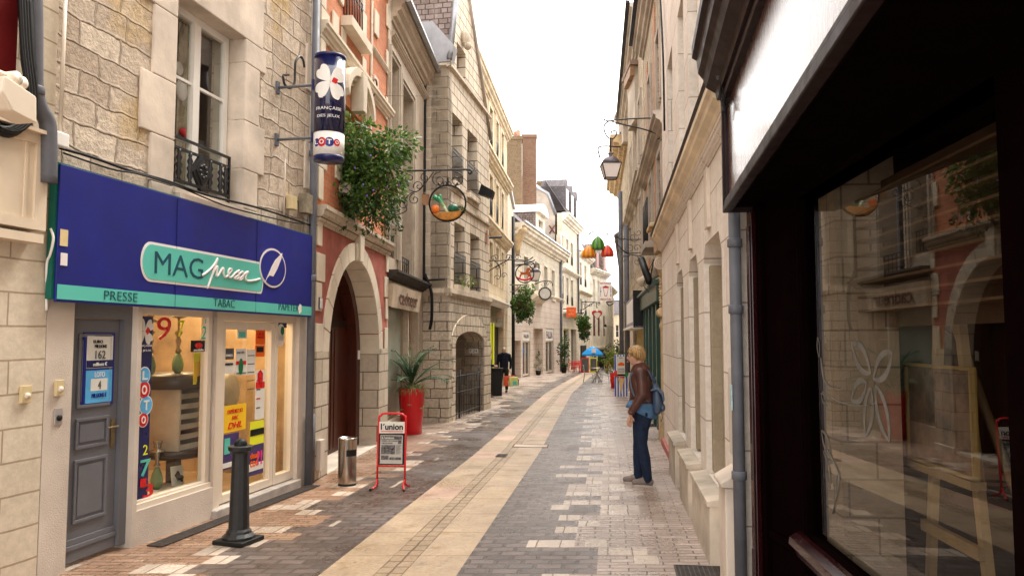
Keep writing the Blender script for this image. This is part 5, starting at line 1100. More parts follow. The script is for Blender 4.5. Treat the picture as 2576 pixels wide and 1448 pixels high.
def chimney(x0, x1, yt, Y, dep, mat, label, base, pots=()):
    a = at(x0, yt, Y); b = at(x1, yt, Y); t = thing('chimney_stack', label, 'chimney', (a.x, Y, base))
    m = MB(W); m.box(a.x, b.x, Y, Y + dep, base, a.z - .35); m.build('stack', mat, t)
    MB(W).box(a.x - .06, b.x + .06, Y - .06, Y + dep + .06, a.z - .35, a.z - .12).build('cap', mat, t)
    for i, p in enumerate(pots): q = at(p, yt, Y); MB(W).lathe((q.x, Y + .4 + .3 * (i % 2), a.z - .12), [(.16, 0), (.13, .2), (.15, .48), (.11, .5)], 12).build('chimney_pot', pm('terracotta_pot', (.45, .24, .16), .8), t)
    return t
chimney(1272, 1313, 338, 51, 1.0, M['chimney'], 'tall yellow brown brick chimney stack with three pots above the rooftops', 6, (1283, 1296, 1304))
chimney(1314, 1349, 334, 53, 1.6, M['chimney2'], 'broad red brown brick chimney stack right behind the yellow brown one', 6)
chimney(1352, 1398, 452, 68, 1.0, M['chimney'], 'low wide brick chimney behind the slate dormers', 8)
# --- J, K, L, M houses
FJ = Fr((6.0, 69.45), (7.98, 77.9)); zJ = FJ.Z(1484, 655); colJ = cl(FJ, (1459, 1463), (1470.5, 1475)); rowJ = [(FJ.Z(1472, 722), FJ.Z(1472, 668)), (FJ.Z(1472, 800), FJ.Z(1472, 755))]
rJ = house(FJ, 'white_balcony_house', 'narrow white house behind the second hanging plant, slate roof with a rooftop rail', M['creamtrim'], 0, FJ.L, zJ, holes(colJ, rowJ), rev=.3, roof=M['slate2'])
corn(FJ, rJ, cprof(zJ + .1, .5, .5), 0, FJ.L, M['creamtrim']); corn(FJ, rJ, cprof(FJ.Z(1484, 741), .25, .3), 0, FJ.L, M['creamtrim'], 'string_course'); win_grid(FJ, rJ, colJ, rowJ, .25, pm('brown_blind', (.30, .18, .13), .7), True)
MB(FJ).box(1.2, 4.5, -.02, .1, FJ.g(3) - .1, FJ.Z(1470, 868)).build('shop_window', M['darkglass'], rJ)
FK = Fr((7.98, 77.95), (10.5, 84.8)); zK = FK.Z(1525, 690); colK = cl(FK, (1493, 1498), (1502.5, 1507)); 
colK = cl(FK, (1491.5, 1497), (1503, 1508.5), (1517, 1521)); rowK = [(FK.Z(1500, 722) - 1.4, FK.Z(1500, 722)), (FK.Z(1507, 845), FK.Z(1507, 792))]
rK = house(FK, 'shuttered_corner_house', 'white house at the bend with dark red shutters and mansard dormers', M['creamtrim'], 0, FK.L, zK, holes(colK, [rowK[1], (rowK[1][1] + .8, rowK[1][1] + 3.6)]) + [rect(1.2, FK.L - 1.2, FK.g(3) - .2, FK.Z(1507, 868) - .2)], rev=.3, body=5)
corn(FK, rK, cprof(zK + .1, .6, .6), 0, FK.L, M['creamtrim']); win_grid(FK, rK, colK, [rowK[1]], .05, pm('dark_red_shutter_paint', (.16, .02, .02), .5)); win_grid(FK, rK, colK, [(rowK[1][1] + .8, rowK[1][1] + 3.6)], .2)
corn(FK, rK, cprof(rowK[1][0] - 1.2, .25, .3), 0, FK.L, M['creamtrim'], 'string_course')
for i in range(3): MB(FK).wall(arch(1.5 + i * 1.7, 2.9 + i * 1.7, FK.g(3) - .1, FK.g(3) + 2.6, FK.g(3) + 3.3), [], -.2, 0, .05).build('arched_door', M['darkglass'], rK)
m = MB(FK); m.add([(0, .3, zK), (FK.L, .3, zK), (FK.L, -1, zK + 2.7), (0, -1, zK + 2.7)], [(0, 1, 2, 3)]); m.build('mansard_slates', M['slate2'], rK)
for s in (1.0, 4.2): m = MB(FK); m.prism([(s, zK + .1), (s + 1.5, zK + .1), (s + 1.5, zK + 2.0), (s + .75, zK + 2.8), (s, zK + 2.0)], -1, .3); m.build('dormer', M['slate'], rK); MB(FK).box(s + .3, s + 1.2, .3, .34, zK + .3, zK + 1.8).build('dormer_window', pm('reddish_dormer_frame', (.3, .14, .12), .5), rK)
FL = Fr((10.5, 84.85), (12.8, 96.4)); zL = FL.Z(1543, 735)
rL = house(FL, 'far_cream_house', 'cream house partly hidden behind the restaurant sign near the end of the street', M['cream'], 0, FL.L, zL, holes([(1, 2.2), (4, 5.2), (7, 8.2)], [(zL - 6.5, zL - 4.3), (zL - 3.2, zL - 1.2)]), rev=.25, roof=M['slate2'])
corn(FL, rL, cprof(zL + .1, .5, .6), 0, FL.L, M['creamtrim']); win_grid(FL, rL, [(1, 2.2), (4, 5.2), (7, 8.2)], [(zL - 6.5, zL - 4.3), (zL - 3.2, zL - 1.2)], .2, surround=M['creamtrim'])
FM = Fr((12.4, 96.5), (14.2, 108)); rM = house(FM, 'far_pale_house', 'pale house closing the street at its far end', M['creamtrim'], 0, FM.L, 7.2, holes([(1, 2.2), (4.5, 5.7)], [(1.5, 3.3), (4.2, 6)]), roof=M['slate2']); win_grid(FM, rM, [(1, 2.2), (4.5, 5.7)], [(1.5, 3.3), (4.2, 6)], .2)
FN = Fr((13.5, 108), (19.5, 107)); rN = house(FN, 'end_house', 'small distant house standing across the end of the street', M['cream'], 0, FN.L, 5.2, holes([(1, 2), (3.5, 4.5)], [(-1, .8), (2, 3.8)]), roof=M['slate2']); win_grid(FN, rN, [(1, 2), (3.5, 4.5)], [(-1, .8), (2, 3.8)], .2)
# --- drainpipes
pipe(FH, 1411.5, 655, 934, .12, .10, 'grey and yellow downpipe between the pinkish shop and the mansard house', mat='pipe'); pipe(FI, 1455, 590, 800, .12, .09, 'downpipe between the mansard house and the white house', mat='pipe')
# =============================================================== RIGHT SIDE
q = gp(1754, 1277); kr = .133; FR = Fr((q.x - kr * (q.y - 5.25), 5.25), (q.x + kr * (13.35 - q.y), 13.35), 'R'); LR = FR.L
zC1 = FR.Z(1687, 463, .17); zc0 = FR.Z(1690, 546, .04); hC = max(.22, zC1 - zc0); zc0 = zC1 - hC
def cr_(px1, px0, y=1000): return (FR.S(px0, 0, y), FR.S(px1, 0, y))   # near and far edge
N1, N2, N3 = cr_(1775, 1822), cr_(1737, 1761), cr_(1706, 1723)
nt_ = (FR.Z(1803, 588), FR.Z(1752, 640), FR.Z(1716, 672)); znt = sum(nt_) / 3
pz = (FR.Z(1783, 1249, .1), FR.Z(1742, 1169, .1), FR.Z(1714, 1114, .1)); pz_ = sum(pz) / 3
NS = [N1, N2, N3]
def nich(a, b, z0, zt):
    e = .16; return [(a, z0), (b, z0), (b, zt - e), (b - e, zt), (a + e, zt), (a, zt - e)]
rR = house(FR, 'niche_fronted_house', 'pale smooth stone house with tall blind niches on pedestals and a heavy cornice', M['palewall'], -.0, LR, zC1 - .1, [nich(a, b, pz_ - .02, znt) for a, b in NS], rev=.42, body=6)
for i, (a, b) in enumerate(NS):
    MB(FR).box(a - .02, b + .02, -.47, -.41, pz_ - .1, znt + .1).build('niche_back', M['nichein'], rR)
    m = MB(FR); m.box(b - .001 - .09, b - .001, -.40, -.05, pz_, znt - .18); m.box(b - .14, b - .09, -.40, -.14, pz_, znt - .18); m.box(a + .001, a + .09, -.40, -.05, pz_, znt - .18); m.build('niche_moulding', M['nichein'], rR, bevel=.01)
    g = min(FR.g(a), FR.g(b)) - .2
    m = MB(FR); m.box(a - .04, b + .04, .0, .13, g, pz_ - .06); m.prism([(.0, pz_ - .06), (.15, pz_ - .06), (.15, pz_ - .02), (.02, pz_ + .0), (0, pz_ + .0)], a - .05, b + .05, 's'); m.build('pedestal', pm('stained_pedestal_stone', (.52, .45, .36), .85, 0, .3, 2.5, .25, 30), rR, bevel=.008)
    c = (a + b) / 2 + .10; m = MB(FR); m.box(c - .10, c + .10, .0, .035, znt + .10, znt + .62); m.build('keystone', M['dressed'], rR, bevel=.004)
MB(FR).box(-.0, LR, .0, .05, FR.g(0) - .4, FR.g(4) + .07).build('painted_kerb', pm('faded_pink_kerb_paint', (.42, .15, .13), .8, 0, .3, 4), rR)
corn(FR, rR, cprof(zC1, hC, .17), -.0, LR + .05, M['yellowtrim'])
corn(FR, rR, [(.17, zC1 + .0), (.19, zC1 + .03), (.0, zC1 + .12), (-.02, zC1)], 0, LR + .15, pm('dark_lead_flashing', (.05, .04, .035), .6), 'flashing')
corn(FR, rR, cprof(zc0 + .03, .10, .07), 0, LR, M['palewall'], 'string_course')
colR = [cr_(1767, 1806, 100), cr_(1725, 1749, 200), cr_(1702, 1716, 300), cr_(1677, 1689, 400)]; rowR = [(zC1 + .15, 6.0), (7.1, 9.2)]
m = MB(FR); m.wall(rect(0, LR, zC1 - .1, 12), holes(colR, rowR), -.03, .36, .4); m.build('upper_wall', M['palewall'], rR)
win_grid(FR, rR, colR, rowR, .34, M['creamframe'], False, (), None)
s_ = FR.S(1838, .0, 900)
m = MB(FR); m.box(.02, .35, .0, .10, FR.g(0) - .1, .75); m.prism([(.0, .75), (.13, .75), (.13, .78), (.0, .86)], 0.0, .38, 's'); m.build('pedestal', M['dressed'], rR, bevel=.01)
# grey downpipe beside the shop and its cables
t = thing('downpipe', 'grey downpipe with torn stickers squeezed beside the dark red shopfront', 'downpipe', FR.w((-.02, .09, FR.g(0))))
MB(FR).lathe((-.08, .02, FR.g(0)), [(.04, 0), (.04, 3.0)], 16).build('pipe', M['pipe'], t)
for z in (.85, 1.95, 2.4): MB(FR).lathe((-.08, .02, z), [(.042, -.03), (.050, -.025), (.050, .025), (.042, .03)], 16).build('collar', M['pipe'], t)
m = MB(FR); m.box(-.11, -.05, .058, .065, 1.28, 1.45); m.build('torn_sticker', pm('pale_blue_torn_sticker', (.45, .60, .62), .6, 0, .4, 15), t)
t = thing('downpipe', 'dark grey upper downpipe above the shop cornice with a tangle of wires', 'downpipe', FR.w((.3, .12, 4.4)))
a = FR.hit(1823, 60, .12); MB(FR).lathe((a[0], .12, a[1] - .35), [(.06, 0), (.06, 4)], 16).build('pipe', M['pipe'], t); MB(FR).lathe((a[0], .12, FR.Z(1823, 15, .12)), [(.06, -.03), (.075, -.02), (.075, .04), (.06, .05)], 16).build('collar', M['pipe'], t)
m = MB(FR)
for i in range(4):
    p = [(a[0] + R.uniform(-.02, .16), .10 + R.uniform(0, .05), a[1] - .3 - R.random() * .3) for _ in range(5)]; m.tube(bez(p, 5), .004, 5)
m.build('wire_tangle', M['cable'], t)
m = MB(FR); pts = [(LR - .3, .02, 9), (LR - 1.0, .03, 7.4), (LR - 1.5, .03, 6.2), (LR - 1.6, .03, 5.0)]; m.tube(bez(pts, 5), .015, 6); m.tube(bez([(p[0] + .06, p[1], p[2]) for p in pts], 5), .015, 6); m.build('cable', M['cable'], None, 'pair of cables draped down the upper wall right of the lantern', 'cable')
a = FR.hit(1713, 1075, 0)
m = MB(FR); m.box(-.0, .26, .0, .03, .95, 1.55); m.build('utility_cupboard', pm('beige_cupboard', (.62, .55, .46), .6), None, 'beige utility cupboard flush in the wall left of the grey downpipe', 'cupboard', bevel=.004)
# =============================================================== dark red shopfront, right foreground
K5 = Vector((1.43, 5.02, 0)); FSH = Fr((1.43 - .165 * 6.5, 5.02 - 6.5), (1.43, 5.02), 'R'); LS = FSH.L
zf0 = FSH.Z(1839, 525); zf1 = FSH.Z(1830, 262) 
rS = thing('dark_red_shopfront', 'dark wine red wooden shopfront with a glossy blank fascia in the right foreground', 'shopfront', (1.5, 4, G(4)))
m = MB(FSH); m.box(0, LS, -.06, .0, zf0 + .06, zf1); m.build('fascia_panel', M['varnish'], rS)
m = MB(FSH); m.box(0, LS + .02, -.02, .035, zf0, zf0 + .045); m.box(0, LS + .02, -.1, .03, zf0 + .045, zf0 + .075); m.box(0, LS + .02, -.1, .04, zf1, zf1 + .05); m.box(LS - .0, LS + .05, -.3, .035, zf0 + .0, zf1 + .05); m.box(LS - .035, LS, -.02, .022, zf0 + .075, zf1); m.build('fascia_frame', M['winesatin'], rS, bevel=.006)
corn(FSH, rS, [(-.3, zf1 + .05), (.06, zf1 + .05), (.07, zf1 + .10), (.13, zf1 + .14), (.15, zf1 + .20), (.18, zf1 + .24), (.19, zf1 + .33), (.22, zf1 + .35), (.22, zf1 + .42), (-.3, zf1 + .46)], 0, LS + .04, M['winesatin'])
WX = lambda Y: 1.67 - .081 * (4.5 - Y)
FWn = Fr((WX(-1.5), -1.5), (WX(4.5), 4.5), 'R'); LW = FWn.L
zw1 = FWn.Z(2004, 480); zw0 = FWn.Z(2004, 1325); eW = FWn.S(2522, 0, 700); gS = .03
m = MB(FWn); m.wall(rect(-1, LW, -.1, zw1 + .02), [rect(eW, LW - .04, zw0, zw1 - .05), rect(.2, eW - .35, .3, zw1 - .05)], .0, .08, .1); m.build('window_frame', M['wineshade'], rS)
m = MB(FWn); m.prism([(.0, zw0), (.03, zw0 - .005), (.07, zw0 - .03), (.075, zw0 - .07), (.04, zw0 - .10), (.03, zw0 - .14), (0, zw0 - .15)], eW - .35, LW + .02, 's'); m.build('window_sill', M['wine'], rS, bevel=.004)
m = MB(FWn)
for i in range(5): s = eW + .05 + i * .42; panel(m, s, s + .36, .16, zw0 - .20, .0, .03, .012)
m.build('kick_panel', M['wineshade'], rS)
MB(FWn).quad((eW, -.05, zw0), (LW - .04, -.05, zw0), (LW - .04, -.05, zw1 - .05), (eW, -.05, zw1 - .05)).build('window_pane', M['darkshopglass'], rS)
MB(FWn).quad((.2, -.05, .3), (eW - .35, -.05, .3), (eW - .35, -.05, zw1 - .05), (.2, -.05, zw1 - .05)).build('door_pane', M['darkshopglass'], rS)
# pilaster between the niche wall and the window, angled into the recess
pA = Vector((1.67, 4.5, 0)); pB = Vector((1.615, 4.98, 0)); FP = Fr(tuple(pA)[:2], tuple(pB)[:2], 'R'); LPp = FP.L
m = MB(FP); m.box(-.05, LPp, -.25, .0, -.05, zw1 + .1); m.box(LPp - .08, LPp + .02, .0, .035, -.05, zw1); m.box(-.02, LPp, .0, .02, zw0 - .13, zw0 - .08)
m.build('pilaster', M['wineshade'], rS, bevel=.006)
m = MB(FP); m.box(LPp - .02, LPp + .05, .03, .065, -.05, zf0 + .0); m.box(LPp - .0, LPp + .04, .065, .075, .35, zf0 - .1)
for i in range(3): m.box(LPp - .01 + i * .02, LPp + .0 + i * .02, .066, .08, -.0, .42)
m.build('edge_post', M['wine'], rS, bevel=.004)
# soffit
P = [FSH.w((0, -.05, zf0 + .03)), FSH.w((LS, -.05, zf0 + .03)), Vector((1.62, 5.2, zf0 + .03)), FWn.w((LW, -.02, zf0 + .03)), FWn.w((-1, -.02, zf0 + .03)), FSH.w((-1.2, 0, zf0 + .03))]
MB(W).add([tuple(p) for p in P], [(0, 1, 2, 3, 4, 5)]).build('soffit', M['wineshade'], rS)
m = MB(FWn); m.box(-1, LW, .0, .10, zw1 - .02, zf0 + .02) if zf0 > zw1 else None; m.box(-.5, LW, -.12, .06, zw1 - .05, zw1 + .02); m.build('head_moulding', M['wineshade'], rS)
# floors above the shop, mostly out of view, the wall added for shade
FUp = Fr((FSH.w((0, -.25, 0)).x, FSH.w((0, -.25, 0)).y), (FSH.w((LS + .3, -.25, 0)).x, FSH.w((LS + .3, -.25, 0)).y), 'R')
MB(FUp).box(-.5, FUp.L, -.5, .0, zf1 + .40, 11).build('upper_wall', M['cream'], rS)
# the room behind the glass
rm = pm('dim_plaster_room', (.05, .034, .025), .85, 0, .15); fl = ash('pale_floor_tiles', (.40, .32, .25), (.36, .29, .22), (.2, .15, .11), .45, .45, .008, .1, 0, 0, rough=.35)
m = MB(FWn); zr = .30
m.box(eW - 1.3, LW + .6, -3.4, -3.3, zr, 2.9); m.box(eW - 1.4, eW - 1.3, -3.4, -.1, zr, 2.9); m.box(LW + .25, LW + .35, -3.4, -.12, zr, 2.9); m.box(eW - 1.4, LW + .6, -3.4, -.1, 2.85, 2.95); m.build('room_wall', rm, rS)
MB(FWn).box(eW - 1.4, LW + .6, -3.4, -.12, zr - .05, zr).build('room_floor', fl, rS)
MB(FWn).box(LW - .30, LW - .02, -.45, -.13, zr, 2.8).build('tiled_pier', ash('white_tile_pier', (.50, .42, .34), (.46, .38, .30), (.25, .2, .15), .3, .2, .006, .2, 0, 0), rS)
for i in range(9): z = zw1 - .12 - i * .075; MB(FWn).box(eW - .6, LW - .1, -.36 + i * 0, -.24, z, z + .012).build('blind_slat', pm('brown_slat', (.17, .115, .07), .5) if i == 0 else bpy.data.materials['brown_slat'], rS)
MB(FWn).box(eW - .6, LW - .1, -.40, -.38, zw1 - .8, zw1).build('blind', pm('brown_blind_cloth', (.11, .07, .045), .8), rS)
bpy.data.objects
def easel(px, Yd, label, pic):
    c = FWn.hit(px, 1000, Yd); t = thing('easel', label, 'easel', FWn.w((c[0], Yd, zr))); s = c[0]; m = MB(FWn)
    m.prism([(s - .36, zr), (s - .31, zr), (s - .08, 1.9), (s - .13, 1.9)], Yd - .02, Yd + .02); m.prism([(s + .36, zr), (s + .31, zr), (s + .08, 1.9), (s + .13, 1.9)], Yd - .02, Yd + .02)
    m.build('leg', M['lightwood'], t); MB(FWn).box(s - .30, s + .30, Yd + .02, Yd + .05, zr + .42, zr + .48).build('crossbar', M['lightwood'], t); MB(FWn).box(s - .34, s + .34, Yd + .02, Yd + .09, 1.05, 1.09).build('ledge', M['lightwood'], t); MB(FWn).tube([(s, Yd - .5, zr), (s, Yd - .02, 1.85)], .022, 6).build('rear_leg', M['lightwood'], t)
    if pic:
        p = thing('framed_painting', 'dark abstract painting in a thin gilt frame standing on the shop easel', 'painting', FWn.w((s, Yd + .08, 1.10))); m = MB(FWn); fr4(m, s - .36, s + .36, 1.095, 1.62, .016, Yd + .055, Yd + .085); m.build('gilt_frame', pm('gilt', (.42, .28, .08), .4, 0), p)
        MB(FWn).box(s - .34, s + .34, Yd + .05, Yd + .07, 1.115, 1.60).build('canvas', pm('dark_painting', (.17, .11, .08), .6, 0, .9, 6), p)
easel(2395, -.62, 'light wooden easel holding a framed painting in the right shop window', True)
easel(2215, -1.5, 'light wooden easel without a picture deeper inside the right shop window', False)
# white painted leaves on the glass
lf = pm('white_window_paint', (.13, .12, .105), .8, 0, .3, 12)
t = thing('window_painting', 'white brush painted leaves and twigs on the right shop window', 'window painting', FWn.w((LW - .6, -.04, zw0)))
def leafo(px, py, L_, rot, par=t):
    c = FWn.hit(px, py, -.045); out = []
    for i in range(13):
        u = i / 12; w_ = math.sin(math.pi * u) ** .8 * L_ * .24; out.append((u * L_, w_))
    P_ = [(x, y) for x, y in out] + [(x, -y) for x, y in out[::-1]]
    Pi = [(L_ * .08 + x * .84, y * .5) for x, y in out] + [(L_ * .08 + x * .84, -y * .5) for x, y in out[::-1]]
    f = lambda q: (c[0] - (q[0] * math.cos(rot) - q[1] * math.sin(rot)), -.047, c[1] + q[0] * math.sin(rot) + q[1] * math.cos(rot))
    m = MB(FWn); n = len(P_); m.add([f(q) for q in P_] + [f(q) for q in Pi], [(i, (i + 1) % n, (i + 1) % n + n, i + n) for i in range(n)]); m.build('painted_leaf', lf, par, recalc=False)
for px, py, L_, r_ in ((2190, 940, .28, 150), (2195, 955, .26, 30), (2180, 960, .24, 205), (2190, 970, .26, 250), (2200, 965, .28, 300), (2065, 1080, .20, -40), (2070, 1135, .16, -10), (2085, 1230, .16, 100), (2100, 1240, .14, 60), (2060, 900, .12, 100), (2080, 1020, .12, 150)): leafo(px, py, L_, rad(r_))
m = MB(FWn)
for pl in (((2065, 900), (2075, 960), (2110, 975)), ((2070, 985), (2110, 1010), (2160, 1020), (2200, 1015)), ((2080, 1130), (2110, 1200), (2095, 1290))): m.tube(bez([(FWn.hit(x, y, -.046)[0], -.046, FWn.hit(x, y, -.046)[1]) for x, y in pl], 6), .004, 5)
m.build('painted_twig', lf, t)
# --- right side beyond the niche house: carved pilaster, green shop, roller shop and the old stone fronts
q0 = gp(1691, 1110); k2 = .11; fx = lambda Y: q0.x + k2 * (Y - q0.y)
F5 = Fr((fx(13.4), 13.4), (fx(20.3), 20.3), 'R'); L5 = F5.L
F6 = Fr((fx(20.3), 20.35), (fx(31.5), 31.5), 'R'); L6 = F6.L
F7 = Fr((fx(31.5) , 31.55), (6.06, 43), 'R'); L7 = F7.L
F8 = Fr((6.06, 43.05), (14.2, 97), 'R'); L8 = F8.L
# carved pilaster with console
t = thing('carved_pilaster', 'ochre carved stone pilaster with scrolled console between niche house and green shop', 'pilaster', F5.w((.35, .1, F5.g(0))))
g = F5.g(0); zt = zc0 - .02
m = MB(F5); m.box(.0, .62, -.2, .22, g - .2, g + .50); m.box(.03, .58, -.2, .18, g + .50, g + .62); m.build('pedestal', M['ochre'], t, bevel=.03)
m = MB(F5); m.box(.06, .55, -.2, .13, g + .62, zt - .9)
for s in (.16, .30, .44): m.lathe((s, .13, g + .70), [(.055, 0), (.06, .05), (.045, .1), (.045, 1.25), (.06, 1.3), (.075, 1.36), (.05, 1.42), (.045, zt - 1.0 - g - .7)], 10)
m.build('shaft', M['ochre'], t)
m = MB(F5)
for i in range(22): z = g + 2.3 + i * .05; m.ball((.30 + .06 * math.sin(i * 1.7), .16, z), (.05, .05, .032), 8, 6)
m.build('carved_garland', M['ochre'], t)
m = MB(F5); pr = [(0, zt - 1.15), (.12, zt - 1.15), (.22, zt - 1.05), (.20, zt - .9), (.16, zt - .75), (.22, zt - .5), (.36, zt - .32), (.42, zt - .18), (.36, zt - .05), (.0, zt - .02)]
m.prism([(a_ * .62, z_) for a_, z_ in pr], .10, .50, 's'); m.tube([(.08, .17, zt - 1.08), (.52, .17, zt - 1.08)], .08, 14); m.build('console_scroll', M['ochre'], t, bevel=.02)
m = MB(F5)
for r in (.14, .09, .04): m.tube([(.09, .20 + r * .7 * math.cos(a), zt - .22 + r * .7 * math.sin(a)) for a in [i * math.pi / 8 for i in range(17)]], .016, 6)
m.build('scroll_spiral', M['dressed'], t)
m = MB(F5); m.box(-.0, .70, -.2, .26, zt, zt + .30); m.box(-.0, .78, -.2, .32, zt + .30, zt + .42); m.box(-.0, .84, -.2, .38, zt + .42, zt + .50); m.build('entablature_block', M['ochre'], t, bevel=.02)
# green shop
gw = F5.S(1616, 0, 760); z5 = F5.Z(1616, 134)
zg5, zg5b = F5.Z(1674, 690, .2), F5.Z(1674, 739, .2); s5a, s5b = F5.S(1676, .1, 900), L5 - .02
colW = [(1.6, 2.5), (4.2, 5.1)]
r5 = house(F5, 'green_shop_house', 'crumbling stone and red brick house over the dark green shopfront', M['oldstone'], .62, L5, z5, [rect(1.3, L5 - .4, F5.g(4) - .2, zg5b)] + holes(colW, [(zg5 + .9, zg5 + 2.7), (zg5 + 3.7, zg5 + 5.2)]), rev=.3, body=5, roof=M['slate2'])
win_grid(F5, r5, colW, [(zg5 + .9, zg5 + 2.7), (zg5 + 3.7, zg5 + 5.2)], .22, surround=M['plaster'])
railing(F5, r5, 1.4, 2.7, zg5 + .85, zg5 + 1.7, .32, 8, .014); MB(F5).box(1.3, 2.8, .0, .38, zg5 + .72, zg5 + .84).build('balcony_slab', M['plaster'], r5)
m = MB(F5); m.box(2.9, 3.5, 0, .02, zg5 + .9, z5 - .6); m.box(5.4, 6.0, 0, .02, zg5 + .2, z5 - 1); m.build('brick_patch', ash('weathered_red_brick', (.42, .15, .07), (.52, .24, .13), (.45, .33, .22), .22, .065, .01, .8, .02, .6, sc_=(.4, .3, .2)), r5)
corn(F5, r5, cprof(z5, .4, .3), .6, L5, M['plaster']); corn(F5, r5, [(.3, z5 - .02), (.3, z5 + .06), (.40, z5 + .08), (.40, z5)], .5, L5, M['black'], 'gutter'); corn(F5, r5, cprof(zg5 + 3.2, .3, .25), .62, L5, M['plaster'], 'string_course')
m = MB(F5); m.box(1.25, L5 - .02, .0, .18, zg5b, zg5 + .02); m.prism([(.18, zg5 - .0), (.26, zg5 + .02), (.26, zg5 + .08), (.0, zg5 + .12), (0, zg5)], 1.2, L5, 's'); m.build('green_fascia', M['greenshop'], r5, bevel=.01)
m = MB(F5); g = F5.g(3)
for s in (1.25, 2.4, 3.5, 4.7, 5.8, L5 - .3): m.box(s, s + .22, -.28, .10, g - .3, zg5b)
m.box(1.3, L5 - .3, -.30, -.02, g - .3, g + .55); m.box(1.3, L5 - .3, -.30, -.05, zg5b - .28, zg5b); m.build('green_frame', M['greenshop'], r5, bevel=.01)
MB(F5).quad((1.3, -.2, g + .5), (L5 - .2, -.2, g + .5), (L5 - .2, -.2, zg5b - .2), (1.3, -.2, zg5b - .2)).build('shop_pane', M['darkglass'], r5)
MB(F5).box(2.7, 2.9, -.19, -.17, g + 1.3, g + 1.55).build('small_notice', M['paper'], r5)
t = thing('awning_case', 'black rolled tube lamp slanting above the green shop fascia', 'tube', F5.w((1.6, .3, zg5)))
m = MB(F5); m.tube([(1.35, .30, zg5 + .05), (1.9, .42, zg5 + .75 - .2)], .07, 12); m.build('tube', M['black'], t)
m = MB(F5)
for i in range(4): m.tube(bez([(1.3 + R.random() * .5, .2, zg5 + .5), (1.5 + R.random(), .25 + R.random() * .1, zg5 + .1 * R.random()), (2.4 + R.random(), .2, zg5 - .1 + R.random() * .5)], 6), .008, 5)
m.build('loose_wire', M['cable'], t)
pipe(F5, 1672, 815, 1104, .06, .045, 'white downpipe with a small red tag at the edge of the green shop', mat='white')
a = F5.hit(1672, 880, .12); MB(F5).box(a[0] - .05, a[0] + .05, .10, .13, a[1] - .08, a[1] + .08).build('warning_tag', M['red'], None, 'small red tag on the white downpipe beside the green shop', 'tag')
# roller shop
z6 = F6.Z(1572, 337); zb6 = F6.Z(1600, 818, .3); zt6 = F6.Z(1600, 735, .3); c6 = (F6.S(1612, 0, 800), F6.S(1580, 0, 800))
colW6 = [(1.2, 2.2), (4.2, 5.2), (7.2, 8.2)]; row6 = [(zt6 + 1.0, zt6 + 2.9), (zt6 + 4.0, zt6 + 5.8)]
r6 = house(F6, 'flaking_stone_house', 'old flaking stone house over the shop with yellow slatted shutters', M['oldstone'], 0, L6, z6, holes(colW6, row6) + [rect(.3, L6 * .55, F6.g(3) - .2, zb6)], rev=.3, body=5, z0=F6.g(9) - .4)
win_grid(F6, r6, colW6, row6, .2, M['wood'], surround=M['plaster'])
corn(F6, r6, cprof(z6, .45, .35), 0, L6, M['plaster']); corn(F6, r6, [(.35, z6 - .02), (.35, z6 + .06), (.46, z6 + .08), (.46, z6)], 0, L6, M['black'], 'gutter')
corn(F6, r6, cprof(zt6 + 3.4, .3, .25), 0, L6, M['plaster'], 'string_course')
m = MB(F6); m.box(L6 * .0, .3, .0, .06, F6.g(9) - .4, zb6 + .1); m.box(L6 * .56, L6 + .0, 0, .06, F6.g(9) - .4, zb6 + .9); m.build('rendered_pier', M['stucco'], r6)
m = MB(F6)
for i in range(30): s = .32 + (L6 * .55 - .34) * i / 30; m.box(s, s + .13, -.12, -.06 + .02 * (i % 2), F6.g(6) - .4, zb6)
m.build('yellow_shutters', pm('yellow_slatted_shutter', (.62, .48, .22), .6, 0, .15, 3), r6)
t = thing('shop_signbox', 'grey and white striped sign box with a black end over the yellow shutters', 'sign box', F6.w((2, .3, zb6)))
MB(F6).box(.15, L6 * .57, .02, .32, zb6, zt6).build('box', pm('lilac_grey_box', (.34, .30, .34), .6), t); MB(F6).box(.10, .149, .0, .34, zb6 - .05, zt6 + .1).build('end_plate', M['black'], t)
MB(F6).box(.1, L6 * .58, .0, .40, zb6 - .06, zb6 - .001).build('ledge', M['white'], t)
m = MB(F6)
for i in range(7): s = .8 + i * .6; MB(F6).box(s, s + .35, .32, .335, zb6 + .12, zt6 - .1).build('white_stripe', M['white'], t)
a = F6.hit(1599, 702, .5); t = thing('cylinder_lamp', 'cream cylinder shaped lamp sticking out of the stone wall above the striped sign box', 'lamp', F6.w((a[0], 0, a[1] - .1)))
MB(F6).tube([(a[0] - .1, .05, a[1] + .14), (a[0] + .05, .42, a[1] - .08)], .10, 16, sm=True).build('lamp_body', pm('cream_lamp', (.66, .58, .46), .5), t)
for px, d, lb in ((1563, .12, 'left'), (1574, .12, 'right')):
    pass
r7 = house(F7, 'leaning_old_house', 'tall old stone house with twin downpipes on the right before the street bends', M['oldstone'], 0, L7, F7.Z(1562, 440), holes([(2, 3), (6, 7)], [(3.0, 4.6), (6, 7.5)]) + [arch(8, 9.4, F7.g(9) - .2, 1.9, 2.6)], rev=.3, body=5, roof=M['slate2'])
win_grid(F7, r7, [(2, 3), (6, 7)], [(3.0, 4.6), (6, 7.5)], .2); MB(F7).box(7.9, 9.5, -.36, -.3, -1.2, 2.8).build('door', M['darkdoor'], r7)
corn(F7, r7, cprof(F7.Z(1562, 440), .6, .7), 0, L7, M['ochre'])
pipe(F6, 1577, 560, 935, .28, .09, 'grey downpipe nearest the bend on the old stone house', mat='pipe', collars=(640, 760)); pipe(F7, 1562, 470, 905, .35, .09, 'farther thin grey downpipe beside the first one at the bend', mat='pipe')
